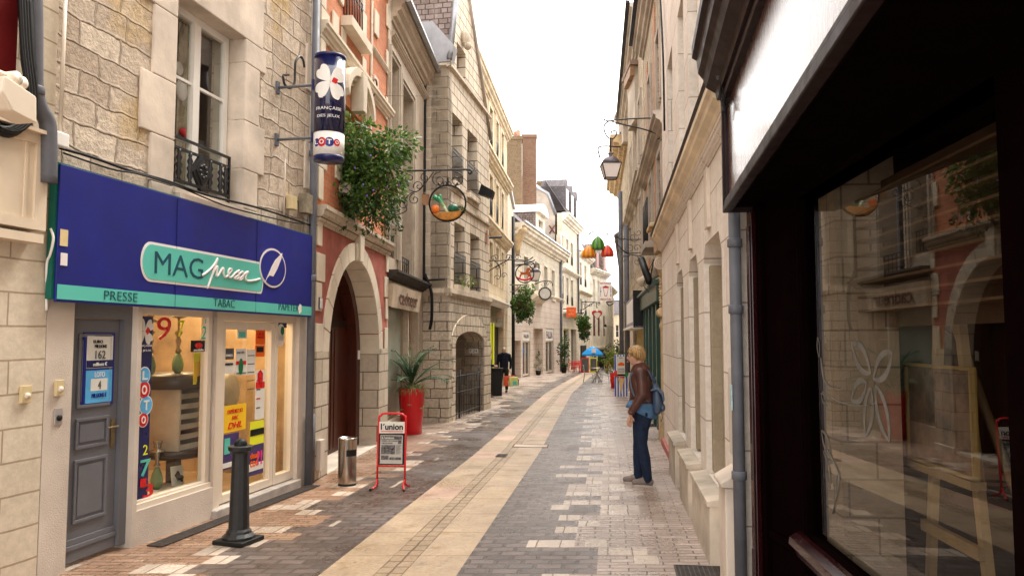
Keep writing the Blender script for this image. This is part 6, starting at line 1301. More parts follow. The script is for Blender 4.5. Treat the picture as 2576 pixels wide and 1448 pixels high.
r8 = house(F8, 'far_right_terrace', 'row of pale houses on the right running to the end of the street', M['cream'], 0, L8, 7.6, holes([(3 + i * 4, 4.2 + i * 4) for i in range(12)], [(2.2, 4.0), (5, 6.5)]), rev=.25, body=6, roof=M['slate2'], z0=-6)
win_grid(F8, r8, [(3 + i * 4, 4.2 + i * 4) for i in range(12)], [(2.2, 4.0), (5, 6.5)], .2)
for (px, yt, yb, Y, lb) in ((1601, 146, 250, 23, 'tall brown roof dormer projecting over the eave near the top of the right wall'), (1571, 258, 320, 31, 'smaller brown roof dormer farther down the right roofline')):
    a = at(px, yt, Y); b = at(px, yb, Y); w_ = (19 if Y == 23 else 14) / FPX * Y; t = thing('roof_dormer', lb, 'dormer', (a.x, Y, b.z))
    MB(W).box(a.x - w_ * .3, a.x + w_ * 1.2, Y, Y + 1.4, b.z - .6, a.z - .25).build('dormer_body', M['plaster'], t); MB(W).box(a.x - w_, a.x + w_ * 1.4, Y - .15, Y + 1.6, a.z - .25, a.z - .12).build('dormer_roof', pm('brown_boards', (.22, .15, .12), .8), t); MB(W).box(a.x - w_ * .9, a.x - w_ * .3, Y - .05, Y + 1.3, a.z - .55, a.z - .25).build('bracket', M['wood'], t)
# =============================================================== things standing in the street
def local_thing(nm, label, cat, px, py, rz=0, group=None):
    p = gp(px, py); return thing(nm, label, cat, p, rz, group)
aB = math.atan2(FB.u.y, FB.u.x)
# bollard
t = thing('bollard', 'black cast iron bollard with a domed cap in front of the press shop door', 'bollard', gp(600, 1363), aB - .12); t.scale = (.82, .82, .885)
m = MB(); m.box(-.185, .185, -.185, .185, 0, .045); m.build('base_plate', M['black'], t, bevel=.012)
MB().lathe((0, 0, .045), [(.165, 0), (.165, .02), (.13, .05), (.125, .07), (.105, .09), (.105, .10), (.083, .80), (.088, .82), (.125, .83), (.13, .87), (.11, .875)], 12, sm=False).build('column', pm('black_cast_iron', (.014, .015, .016), .42, 0, .3, 10, .3, 60), t, bevel=.003)
m = MB(); m.prism([(-.12, .0), (-.08, -.09), (.08, -.09), (.12, 0), (.08, .09), (-.08, .09)], .875, .895, 'z'); m.build('cap_plate', pm('scuffed_grey_iron', (.20, .19, .18), .5), t, bevel=.004)
m = MB(); m.lathe((0, 0, .893), [(.065, 0), (.068, .03), (.06, .06), (.04, .085), (.001, .095)], 18); m.build('dome', M['black'], t)
# steel litter bin
t = thing('ashtray_bin', 'round polished steel ashtray bin with a black slot beside the arched doorway', 'bin', gp(873, 1219), .0)
MB().lathe((0, 0, 0), [(.108, 0), (.108, .02)], 32).build('foot_ring', M['black'], t)
MB().lathe((0, 0, .02), [(.106, 0), (.110, .02), (.112, .52), (.114, .53), (.114, .545), (.10, .55), (.095, .53), (.001, .53)], 36).build('drum', M['steel'], t)
m = MB(); v = []; n = 8
for j in (0, 1):
    for i in range(n + 1): a = rad(-85 + 75 * i / n); v.append((.1145 * math.cos(a), .1145 * math.sin(a), .355 + .075 * j))
m.add(v, [(i, i + 1, i + n + 2, i + n + 1) for i in range(n)]); m.build('slot', M['black'], t)
# newspaper stand sign
t = thing('newspaper_stand', 'red tubular pavement sign with a newspaper front page under l union', 'pavement sign', gp(983, 1228), -.10)
w2_, h_ = .165, .87; m = MB()
lean = .06
def fp(x, z): return (x, (h_ - z) * -.0 + z * .06, z)
pts = [(-w2_ - .0, .0, .10), (-w2_, .045, h_ - .10), (-w2_ + .02, .052, h_ - .03), (-w2_ + .07, .055, h_), (w2_ - .07, .055, h_), (w2_ - .02, .052, h_ - .03), (w2_, .045, h_ - .10), (w2_, .0, .10)]
m.tube(bez(pts, 4), .0125, 10)
m.tube([(-w2_, .01, .26), (w2_, .01, .26)], .010, 8)
m.build('frame', M['red'], t)
for s in (-1, 1):
    m = MB(); m.tube(bez([(s * w2_, .0, .11), (s * (w2_ + .005), .03, .05), (s * (w2_ + .03), .12, .012)], 5), .0125, 8); m.tube(bez([(s * w2_, .0, .11), (s * (w2_ + .0), -.06, .04), (s * (w2_ + .03), -.15, .014)], 5), .0125, 8); m.build('foot', M['red'], t)
    MB().tube([(s * (w2_ + .03), -.15, .014), (s * (w2_ + .036), -.17, .014)], .014, 8).build('rubber_cap', M['black'], t)
class Lf:                                                # slanted face of the stand
    def w(s, p): return Vector((p[0], -.012 + p[2] * .055 - p[1], p[2]))
LF_ = Lf()
def lbox(m_, a0, a1, z0, z1, d0, d1): m_.box(a0, a1, d0, d1, z0, z1)
def lbuild(m_, nm, mat, par):                            # local frame build: transform by hand, no world offset
    v = [tuple(LF_.w(p)) for p in m_.v]; k = MB(); k.v = v; k.f = m_.f; k.sm = m_.sm; k.mi = m_.mi; return k.build(nm, mat, par)
m = MB(); lbox(m, -w2_ + .012, w2_ - .012, .645, .775, -.01, .004); lbuild(m, 'title_plate', M['paper'], t)
tm = text("l´union", Wd(), -.135, .135, .682, .755, .005, None, None, off=.03); lbuild(tm, 'lettering', M['black'], t)
m = MB(); lbox(m, -.135, .135, .660, .668, .004, .007); lbuild(m, 'red_rule', M['red'], t)
m = MB(); lbox(m, -w2_ + .012, w2_ - .012, .275, .635, -.012, .002); lbuild(m, 'poster_holder', M['black'], t)
m = MB(); lbox(m, -w2_ + .03, w2_ - .03, .29, .62, .002, .006); lbuild(m, 'front_page', pm('grey_white_newsprint', (.50, .47, .43), .6, 0, .1, 20), t)
m = MB(); lbox(m, -.125, .125, .57, .612, .006, .008); lbuild(m, 'masthead_band', M['greyp'], t)
tm = text("L'union", Wd(), -.115, .03, .578, .605, .009, None, None, off=.02); lbuild(tm, 'masthead_lettering', M['paper'], t)
for i, st in enumerate(('ROMEO, UN CHARME', 'CALCULATEUR')): tm = text(st, Wd(), -.12, .075 - .06 * i, .545 - i * .026, .562 - i * .026, .007, None, None, off=.02); lbuild(tm, 'headline', M['greyp'], t)
phm = pm('grey_press_photo', (.13, .12, .12), .7, 0, 1.0, 35)
for a0_, a1_, z0_, z1_2 in ((-.122, .045, .40, .505), (.08, .122, .52, .565), (-.122, -.03, .335, .385), (-.02, .122, .335, .365)): m = MB(); lbox(m, a0_, a1_, z0_, z1_2, .006, .008); lbuild(m, 'press_photo', phm, t)
for i in range(9): m = MB(); lbox(m, .055, .12 - .01 * (i % 3), .50 - i * .012, .505 - i * .012, .006, .008); lbuild(m, 'text_line', M['greyp'], t)
# red planter with palm
pp = gp(1035, 1090); t = thing('red_planter', 'tall round red plastic planter in front of the old shopfront', 'planter', pp)
MB().lathe((0, 0, 0), [(.19, 0), (.20, .01), (.262, .86), (.268, .88), (.255, .88), (.25, .82), (.001, .80)], 40).build('pot', M['redplastic'], t); MB().lathe((0, 0, .79), [(.25, 0), (.2, .03), (.001, .04)], 20).build('soil', pm('dark_soil', (.03, .02, .014), .9, 0, .4, 20), t)
def blade(m, pts, w, fl=1):                              # a long narrow leaf folded along its middle
    n = len(pts); v = []; 
    for i, p in enumerate(pts):
        tt = i / (n - 1); ww = w * max(.04, math.sin(math.pi * min(.98, tt * .85 + .13))); d = (pts[min(i + 1, n - 1)] - pts[max(i - 1, 0)]).normalized(); s = d.cross(Vector((0, 0, 1))); s = s.normalized() if s.length > .05 else Vector((1, 0, 0))
        v += [p - s * ww, p + Vector((0, 0, ww * .25 * fl)), p + s * ww]
    m.add(v, [(3 * i + j, 3 * i + j + 1, 3 * i + 4 + j, 3 * i + 3 + j) for i in range(n - 1) for j in (0, 1)])
t = thing('palm', 'young feather palm growing out of the tall red planter', 'palm', pp + Vector((0, 0, .82)))
rr = random.Random(3)
MB().lathe((0, 0, -.02), [(.05, 0), (.045, .10), (.02, .18)], 10).build('trunk', M['wood'], t)
for k_ in range(24):
    az = k_ * 2.4 + rr.uniform(-.2, .2); el = rad(rr.uniform(52, 82) if k_ % 3 else rr.uniform(25, 45)); Lg = rr.uniform(.72, 1.1); P_ = [Vector((0, 0, .1))]; d = Vector((math.cos(az) * math.cos(el), math.sin(az) * math.cos(el), math.sin(el)))
    for i in range(12): P_.append(P_[-1] + d * Lg / 12); d = (d + Vector((math.cos(az), math.sin(az), 0)) * .045 + Vector((0, 0, -.11 * (i / 11 + .25)))).normalized()
    m = MB(); m.tube(P_, [.009 * (1 - i / 15) for i in range(13)], 5)
    for i in range(2, 13):
        for sd in (-1, 1):
            for h2 in (0, .5):
                if i == 12 and h2: continue
                b_ = P_[i] + (P_[min(i + 1, 12)] - P_[i]) * h2; ax = (P_[min(i + 1, 12)] - P_[i - 1]).normalized(); s = ax.cross(Vector((0, 0, 1))).normalized() * sd
                ll = .17 * math.sin(math.pi * min(1, .2 + i / 14)) + .04; dd = (s * .75 + ax * .75 + Vector((0, 0, .12))).normalized()
                q = [b_ + dd * ll * u + Vector((0, 0, -.05 * u * u)) for u in (0, .5, 1)]; blade(m, q, .010)
    m.build('frond', M['palm'], t, recalc=False)
t = thing('spider_plant', 'pale grassy plants spilling over the rim of the red planter under the palm', 'plant', pp + Vector((0, 0, .84)))
m = MB()
for k_ in range(420):
    az = rr.uniform(0, 6.283); el = rr.uniform(.2, 1.3); r0 = rr.uniform(.02, .2); P_ = [Vector((r0 * math.cos(az), r0 * math.sin(az), 0))]; d = Vector((math.cos(az) * math.cos(el), math.sin(az) * math.cos(el), math.sin(el)))
    for i in range(5): P_.append(P_[-1] + d * rr.uniform(.035, .06)); d = (d + Vector((0, 0, -.45))).normalized()
    blade(m, P_, .006)
for az in (-2.2, -1.6, -.7, -.4):
    P_ = [Vector((.24 * math.cos(az), .24 * math.sin(az), .02)), Vector((.29 * math.cos(az), .29 * math.sin(az), -.05)), Vector((.285 * math.cos(az), .285 * math.sin(az), -.25 - rr.random() * .12))]
    m.tube(P_, .003, 4)
    for j in range(10): a2 = j * .7; blade(m, [P_[-1], P_[-1] + Vector((math.cos(a2) * .035, math.sin(a2) * .035, .02)), P_[-1] + Vector((math.cos(a2) * .06, math.sin(a2) * .06, -.02))], .005)
m.build('foliage', M['spider'], t, recalc=False)
# white box with flower emblem
p = gp(1078, 1052); t = thing('meter_cabinet', 'low white cabinet with a dark red flower drawing beside the red planter', 'cabinet', (p.x, p.y, p.z), .05)
MB().box(-.13, .13, 0, .2, .04, .50).build('box', M['white'], t, bevel=.02); MB().box(-.11, .11, .02, .2, 0, .04).build('foot', M['greyp'], t)
m = MB()
for i in range(8): a = i * math.pi / 4; m.prism([(.0 + .035 * math.cos(a) + .03 * math.cos(j * 1.047), .30 + .045 * math.sin(a) + .035 * math.sin(j * 1.047)) for j in range(6)], -.003 - .0005 * i, -.001)
m.prism(ell((0, .30), .035, .045, 14), -.009, -.004); m.build('flower_drawing', pm('dark_red_ink', (.16, .01, .04), .6), t)
# grates
def grate(px, py, w_, l_, rz, label, n=7, cross=0):
    p = gp(px, py); t = thing('drain_grate', label, 'grate', p + Vector((0, 0, .004)), rz)
    MB().box(-w_ / 2, w_ / 2, -l_ / 2, l_ / 2, -.002, .001).build('pit_shade', M['dark'], t)  # flat dark sheet standing for the shade below the grating
    m = MB(); fr4z = ((-w_ / 2, w_ / 2, -l_ / 2, -l_ / 2 + .012), (-w_ / 2, w_ / 2, l_ / 2 - .012, l_ / 2), (-w_ / 2, -w_ / 2 + .012, -l_ / 2 + .012, l_ / 2 - .012), (w_ / 2 - .012, w_ / 2, -l_ / 2 + .012, l_ / 2 - .012))
    for a in fr4z: m.box(*a, 0, .008)
    for i in range(1, n): y = -l_ / 2 + l_ * i / n; m.box(-w_ / 2 + .012, w_ / 2 - .012, y - .007, y + .007, 0, .006)
    nc = cross or max(2, int(w_ / .06))
    for i in range(1, nc): x = -w_ / 2 + w_ * i / nc; m.box(x - .005, x + .005, -l_ / 2 + .012, l_ / 2 - .012, .0, .0055)
    m.build('grating', pm('worn_iron_grating', (.07, .06, .055), .5, .3, .3, 20) if 'worn_iron_grating' not in bpy.data.materials else bpy.data.materials['worn_iron_grating'], t)
grate(1262, 1146, .16, .26, -.13, 'small square iron drain grate in the middle gutter of the street', 8)
grate(1772, 1440, .42, .30, -.13, 'iron grate in the pavement at the bottom right edge beside the pink kerb', 10, 12)
grate(905, 1134, .34, .16, 0.1, 'small iron grate in front of the arched doorway', 6, 10)
grate(1652, 1070, .45, .55, -.1, 'iron grate in front of the green shop behind the woman', 9, 8)
sA_, sB_2 = FB.hit(345, 1398)[0], FB.hit(760, 1226)[0]; m = MB(FB)
t = thing('channel_grate', 'long narrow iron channel grate along the foot of the press shop window', 'grate', FB.w(((sA_ + sB_2) / 2, .17, FB.g(3))))
class Gs:
    def w(s, p): q = FB.w((p[0], p[1], 0)); return Vector((q.x, q.y, G(q.y) + p[2]))
GS = Gs(); m = MB(GS)
for i in range(30): a, b = sA_ + (sB_2 - sA_) * i / 30, sA_ + (sB_2 - sA_) * (i + 1) / 30; m.box(a, b, .09, .23, .003, .006)
m.build('pit_shade', M['dark'], t); m = MB(GS)  # thin dark strip in place of the shade under the bars
n = 150
for i in range(n): s = sA_ + (sB_2 - sA_) * i / n; m.box(s, s + .011, .09, .23, .006, .012)
for d in (.085, .135, .185, .23):
    for i in range(10): a, b = sA_ + (sB_2 - sA_) * i / 10, sA_ + (sB_2 - sA_) * (i + 1) / 10; m.box(a, b, d, d + .006, .006, .0135)
m.build('grating', bpy.data.materials['worn_iron_grating'], t)
p = gp(1335, 1121); t = thing('manhole_frame', 'thin rusty line of a rectangular manhole cover in the pale paving band', 'manhole cover', p + Vector((0, 0, .005)), -.1)
MB().box(-.28, .28, -.16, .16, -.001, .001).build('cover', M['dressed'], t); m = MB(); m.box(-.3, .3, -.18, -.165, 0, .004); m.box(-.3, .3, .165, .18, 0, .003); m.box(-.3, -.285, -.165, .165, 0, .003); m.box(.285, .3, -.165, .165, 0, .003); m.build('rim', bpy.data.materials['rusty_iron'], t)
# ---------------------------------------------------------------- leaf masses
def leaves(m, c, rx, ry, rz_, n, size, rnd, shell=.35, droop=.6):
    c = Vector(c)
    for i in range(n):
        d = Vector((rnd.gauss(0, 1), rnd.gauss(0, 1), rnd.gauss(0, 1))).normalized(); r = 1 - shell * rnd.random() ** 1.5
        p = c + Vector((d.x * rx, d.y * ry, d.z * rz_)) * r; o = (d + Vector((rnd.uniform(-.6, .6), rnd.uniform(-.6, .6), rnd.uniform(-.2, .5) - droop))).normalized()
        s = o.cross(Vector((rnd.uniform(-1, 1), rnd.uniform(-1, 1), rnd.uniform(.2, 1)))).normalized(); z = size * rnd.uniform(.6, 1.25); nn = o.cross(s)
        a, b, e = p, p + o * z * .5 + s * z * .27 + nn * z * .06, p + o * z; f = p + o * z * .5 - s * z * .27 + nn * z * .06; g_ = p + o * z * .5
        m.add([a, b, e, f, g_], [(0, 1, 4), (1, 2, 4), (2, 3, 4), (3, 0, 4)])
def trail(m, p, L_, size, rnd):
    p = Vector(p); pts = [p]; d = Vector((rnd.uniform(-.4, .4), rnd.uniform(-.4, .4), -1)).normalized()
    for i in range(int(L_ / .04)):
        pts.append(pts[-1] + d * .04); d = (d + Vector((rnd.uniform(-.3, .3), rnd.uniform(-.3, .3), -.2))).normalized()
    m.tube(pts, .004, 4)
    for q in pts[1:]:
        leaves(m, q, .03, .03, .02, 2, size, rnd)
def basket(label, blabel, cx, cy, Y, w_px, ytop, ybot, dens, leafsz, wallpt, barz, seed, far=False):
    rnd = random.Random(seed); c = at(cx, cy, Y); s = Y / FPX; t = thing('hanging_plant', label, 'hanging plant', c, 0, 'hanging plants along the street')
    m = MB(); W2, H2 = w_px * s / 2, (ybot - ytop) * s
    zt_ = at(cx, ytop, Y).z - c.z; zb_ = at(cx, ybot, Y).z - c.z
    for i in range(46 if not far else 14):
        a = rnd.uniform(0, 6.28); rr_ = rnd.random() ** .5 * .72; z = zt_ - H2 * (.10 + .56 * rnd.random()); wd = 1 - .5 * max(0, (zt_ - z) / H2 - .35) / .5
        leaves(m, (math.cos(a) * W2 * rr_ * wd, math.sin(a) * W2 * rr_ * wd * .8, z), W2 * .36, W2 * .34, W2 * .30, dens, leafsz, rnd)
    m.build('foliage', M['greenleaf'], t, recalc=False)
    m = MB()
    for i in range(12 if not far else 6):
        a = rnd.uniform(0, 6.28); rr_ = rnd.random() ** .5 * .55; z = zt_ - H2 * (.5 + .3 * rnd.random()); leaves(m, (math.cos(a) * W2 * rr_, math.sin(a) * W2 * rr_, z), W2 * .26, W2 * .26, W2 * .26, dens // 2, leafsz * .8, rnd)
    for i in range(16 if not far else 8): a = rnd.uniform(0, 6.28); rr_ = rnd.uniform(.1, .7); trail(m, (math.cos(a) * W2 * rr_, math.sin(a) * W2 * rr_, zt_ - H2 * .6), H2 * rnd.uniform(.12, .38), leafsz * .9, rnd)
    m.build('trailing_foliage', M['darkleaf'], t, recalc=False)
    m = MB()
    for i in range(6): a = rnd.uniform(3.4, 6.0); z = zt_ - H2 * rnd.uniform(.42, .6); leaves(m, (math.cos(a) * W2 * .5, math.sin(a) * W2 * .5, z), W2 * .22, W2 * .2, W2 * .2, max(10, dens // 4), leafsz * .6, rnd)
    m.build('dry_leaves', M['brownleaf'], t, recalc=False)
    m = MB(); m.lathe((0, 0, zt_ - H2 * .52), [(.001, 0), (.10 * W2 / .6, .02), (.17 * W2 / .6, .16 * W2 / .6), (.18 * W2 / .6, .2 * W2 / .6)], 14); m.build('basket', pm('dark_basket', (.04, .03, .02), .9) if 'dark_basket' not in bpy.data.materials else bpy.data.materials['dark_basket'], t)
    b = thing('plant_bracket', blabel, 'bracket', Vector(wallpt)); wp = Vector((0, 0, 0)); e = Vector((c.x, c.y, barz)) - Vector(wallpt)
    m = MB(); m.tube([wp, e], .014 * max(1, s * 100), 8); m.tube(bez([wp + Vector((0, 0, -.35)), e * .45 + Vector((0, 0, -.28)), e * .8 + Vector((0, 0, -.03))], 6), .010 * max(1, s * 100), 6); m.tube([e, Vector((c.x, c.y, c.z + zt_ - H2 * .4)) - Vector(wallpt)], .006, 5); m.build('arm', M['iron'], b)
    m = MB(); ex = e.normalized()
    for u in (.3, .6): m.tube(spiral(wp + e * u + Vector((0, 0, -.10)), ex, (0, 0, 1), .07, .015, 90, 500, 16), .007, 5)
    m.build('scroll', M['iron'], b)
    return t
wp = FC.w((FC.S(868, 0, 312), 0, FC.Z(868, 312)))
t = basket('huge bushy hanging basket of green leaves with trailing ends beside the round sign', 'black bracket on the orange house carrying the largest hanging plant', 918, 430, 10.9, 265, 312, 625, 105, .085, wp, wp.z, 11)
rnd = random.Random(5)
for i in range(16): m = MB(); a = rnd.uniform(3.3, 6.1); m.ball((math.cos(a) * .55 * rnd.uniform(.7, 1), math.sin(a) * .5, rnd.uniform(-.45, .25)), .016, 6, 5); m.build('violet_flower', pm('violet_petals', (.25, .13, .55), .6) if 'violet_petals' not in bpy.data.materials else bpy.data.materials['violet_petals'], t)
basket('medium hanging plant on the dark pole left of the round cream mirror sign', 'black bracket on the narrow pale house carrying the medium hanging plant', 1317, 765, 36, 70, 714, 826, 110, .15, (-.1, 38, at(1317, 716, 38).z), at(1317, 716, 36).z, 12, True)
basket('small hanging plant in front of the white house beyond the orange square sign', 'bracket carrying the farthest hanging plant', 1469, 825, 62, 42, 786, 862, 80, .22, FI.w((6, 0, at(1469, 786, 64).z)), at(1469, 786, 62).z, 13, True)
for i, (px, py, L_) in enumerate(((1085, 0, 0),)): pass
m = MB(FE)
rnd = random.Random(9); t = thing('window_box_plant', 'small green plant behind the lower left balcony rail of the gabled house', 'plant', FE.w(((E1[0] + E1[1]) / 2, .1, E1[2]))); m = MB(); leaves(m, (0, 0, .12), .3, .12, .12, 120, .07, rnd); m.build('foliage', M['yleaf'], t, recalc=False)
# =============================================================== hanging signs and lanterns
def vthing(nm, label, cat, pt, group=None): return thing(nm, label, cat, pt, 0, group)
class PlaneFr:                                           # upright plane across the street at distance Y, local metres about a pixel
    def __init__(s, px, py, Y): s.o = at(px, py, Y); s.k = Y / FPX
    def p(s, dx, dy, e=0): return (dx * s.k, e, -dy * s.k)      # offsets in picture pixels at that distance
# vegetables sign
pf = PlaneFr(1126, 511, 14.0); o = pf.o; t = vthing('ring_sign', 'black ring sign holding carved vegetables, a leek, an orange and a cabbage over a bowl', 'hanging sign', o)
r = 46 * pf.k
m = MB(); m.tube([(r * math.cos(a), 0, r * math.sin(a)) for a in [2 * math.pi * i / 40 for i in range(41)]], .017, 8); m.build('ring', M['black'], t)
bw = [pf.p(-38, 27), pf.p(38, 20), pf.p(30, 34), pf.p(18, 41), pf.p(0, 44.5), pf.p(-16, 42), pf.p(-28, 36)]
MB().prism([(a[0], a[2]) for a in bw], -.05, .05).build('bowl', pm('carved_brown_wood', (.50, .22, .04), .5, 0, .3, 9), t, bevel=.02)
MB().ball(pf.p(-31, 15), (11 * pf.k,) * 3, 20, 14).build('orange_fruit', pm('painted_orange', (.80, .20, .03), .45, 0, .2, 12), t)
cb = MB(); cb.ball(pf.p(14, 13), (14 * pf.k, .09, 11 * pf.k), 16, 12)
cb.build('cabbage', pm('painted_dark_green', (.012, .13, .07), .4, 0, .5, 14), t)
m = MB(); leaves(m, pf.p(34, 17), .06, .04, .05, 60, .05, random.Random(2)); m.build('salad_leaf', M['darkleaf'], t, recalc=False)
lg = NT('painted_leek', .45); v_ = lg.obj(); z_ = lg.n('SeparateXYZ', {0: v_}).outputs[2]; lg.l(lg.mix(lg.rng(z_, -.17, .05), (.72, .78, .50), (.01, .26, .10)), lg.b.inputs['Base Color'])
m = MB(); m.tube(bez([pf.p(2, 25), pf.p(-12, 8), pf.p(-22, -6), pf.p(-36, -18)], 5), [.022] * 6 + [.03] * 5 + [.04] * 5, 8); m.tube(bez([pf.p(-4, 15, .02), pf.p(-16, -4, .03), pf.p(-22, -22, .03)], 5), [.022] * 5 + [.035] * 6, 8); m.tube(bez([pf.p(-10, 8, -.02), pf.p(-25, -14, -.03)], 5), [.02] * 2 + [.03] * 4, 8); m.build('leek', lg.m, t)
m = MB(); m.prism([(pf.p(-22, -42)[0], pf.p(0, -34)[2]), (pf.p(-12, -32)[0], pf.p(0, -36)[2]), (pf.p(-9, -2)[0], pf.p(0, -4)[2]), (pf.p(-16, -10)[0], pf.p(0, -8)[2])], .05, .09)
wbd = [pf.p(-66, -24), pf.p(-47, -24), pf.p(-47, 4), pf.p(-66, 3)]; MB().prism([(a[0], a[2]) for a in wbd], .03, .06).build('wood_board', M['wood'], t)
xw = -.86 * 1; wall = pf.p(-136, -84)
br = vthing('sign_bracket', 'long black wrought iron bracket with scrolls carrying the vegetable ring sign', 'bracket', o)
m = MB(); m.tube(bez([pf.p(-132, -82), pf.p(-60, -84), pf.p(40, -86), pf.p(56, -86), pf.p(61, -80), pf.p(57, -75), pf.p(53, -79)], 4), .018, 8); m.build('arm', M['iron'], br)
m = MB(); EX, EZ = (1, 0, 0), (0, 0, 1)
def scrl(px, py, r0, a0, a1, r1=2.5, hand=1): m.tube(spiral(pf.p(px, py), (hand * pf.k, 0, 0), (0, 0, pf.k), r0, r1, a0, a1, 22), .009, 6)
for a in ((22, -60, 20, 100, -330, 5, 1), (-22, -60, 20, 100, -330, 5, -1), (-58, -66, 12, 90, 560, 2, 1), (-74, -44, 14, 200, -260, 2, 1), (-84, -10, 15, 90, -400, 2, -1), (-110, 2, 17, 60, 500, 2, 1), (-96, -64, 13, 270, -200, 2, 1), (-128, -22, 16, 90, 480, 3, 1), (-150, 55, 13, 90, 480, 3, 1), (-140, 28, 9, 90, -300, 2, 1), (6, -50, 6, 90, 450, 2, 1), (-8, -50, 6, 90, 450, 2, -1)): scrl(*a)
for pl in ([(-36, -80), (-58, -50), (-78, -30), (-100, -36), (-128, -50)], [(-78, -30), (-96, -24), (-110, -4), (-104, 18), (-130, 30), (-150, 26)], [(0, -66), (0, -48)], [(-24, -52), (-16, -42)], [(26, -52), (18, -42)], [(-58, -50), (-62, -30), (-56, -24)]): m.tube(bez([pf.p(*q) for q in pl], 5), .010 if len(pl) > 2 else .02, 6)
m.build('scrollwork', M['iron'], br)
# rocking horse sign
pf = PlaneFr(1320, 688, 30.0); t = vthing('ring_sign', 'thin ring sign with a red brown rocking horse over the left pavement', 'hanging sign', pf.o); r = 23 * pf.k
m = MB(); m.tube([(r * math.cos(a), 0, r * math.sin(a)) for a in [2 * math.pi * i / 36 for i in range(37)]], .022, 6); m.build('ring', M['black'], t)
hx = [(660, 1250), (590, 1240), (600, 1270), (585, 1300), (575, 1340), (595, 1345), (620, 1290), (660, 1285), (700, 1285), (715, 1300), (705, 1335), (725, 1340), (740, 1310), (750, 1345), (768, 1340), (745, 1280), (740, 1250), (745, 1215), (765, 1232), (775, 1215), (750, 1170), (740, 1165), (700, 1185), (685, 1240)]
cv = lambda x, y: ((x - 667) / 6.473, (y - 1270) / 6.473)
MB().prism([(pf.p(*cv(*q))[0], pf.p(*cv(*q))[2]) for q in hx], -.03, .03).build('horse', pm('red_brown_horse', (.45, .10, .03), .6, 0, .2, 6), t)
m = MB(); m.tube(bez([pf.p(*cv(540, 1330)), pf.p(*cv(600, 1358)), pf.p(*cv(670, 1368)), pf.p(*cv(740, 1358)), pf.p(*cv(790, 1335))], 5), .045, 6); m.build('rocker', M['red'], t)
MB().prism([(pf.p(*cv(*q))[0], pf.p(*cv(*q))[2]) for q in ((552, 1200), (575, 1215), (590, 1240), (570, 1240))], -.02, .02).build('tail', M['yellowp'], t)
def bracketset(pf, nm, label, arms, spirals, rr_=.02):
    b = vthing('sign_bracket', label, 'bracket', pf.o); m = MB()
    for pl in arms: m.tube(bez([pf.p(*q) for q in pl], 5), rr_, 6)
    m.build('arm', M['iron'], b); m = MB()
    for (x, y, r0, a0, a1) in spirals: m.tube(spiral(pf.p(x, y), (pf.k, 0, 0), (0, 0, pf.k), r0, 1, a0, a1, 18), rr_ * .6, 5)
    if spirals: m.build('scrollwork', M['iron'], b)
    return b
bracketset(pf, '', 'black arm with a curled end carrying the rocking horse sign', [[(-29, -31), (0, -31), (18, -31), (26, -35)], [(-29, -17), (0, -25), (16, -29)], [(16, -29), (23, -26), (25, -18), (20, -13), (14, -16)], [(0, -23), (0, -31)]], [(19, -18, 5, 90, 400)])
pf2 = PlaneFr(1260, 655, 24.0)
bracketset(pf2, '', 'ornate thorny iron bracket with many curls reaching out from the gabled house', [[(-32, 0), (0, 0), (40, -2), (62, 0)], [(-32, 28), (-10, 14), (18, -2), (24, -14)], [(-20, -2), (-8, 8), (-2, 20), (0, 42)], [(62, 0), (72, -2), (82, -9)]], [(-20, -6, 7, 0, 400), (-12, -8, 8, 180, -240), (22, -8, 9, 200, -200), (42, -8, 8, 0, 420), (-26, 10, 7, 90, 460), (-10, 18, 6, 90, -300), (8, 38, 8, 0, 420), (-8, 44, 8, 180, -230), (6, 10, 6, 0, 400)], .016)
bracketset(PlaneFr(1245, 597, 22.0), '', 'plain black rod sticking out of the gabled house wall above the ornate bracket', [[(-30, 2), (18, -1)]], [], .03)
a = FE.hit(1226, 597, .04); m = MB(FE); m.box(a[0] - .05, a[0] + .05, .02, .05, a[1] - .2, a[1] + .2); m.build('wall_anchor', pm('pinkish_anchor', (.45, .22, .16), .7), None, 'pinkish iron wall anchor at the far edge of the gabled house', 'wall anchor')
a = FE.hit(1232, 480, .3); t = thing('downlight', 'black bracket floodlight high on the edge of the gabled house', 'floodlight', FE.w((a[0], .3, a[1])))
m = MB(FE); m.prism([(.02, a[1] - .1), (.36, a[1] - .22), (.42, a[1] - .02), (.1, a[1] + .16)], a[0] - .15, a[0] + .15, 's'); m.build('lamp_head', M['black'], t)
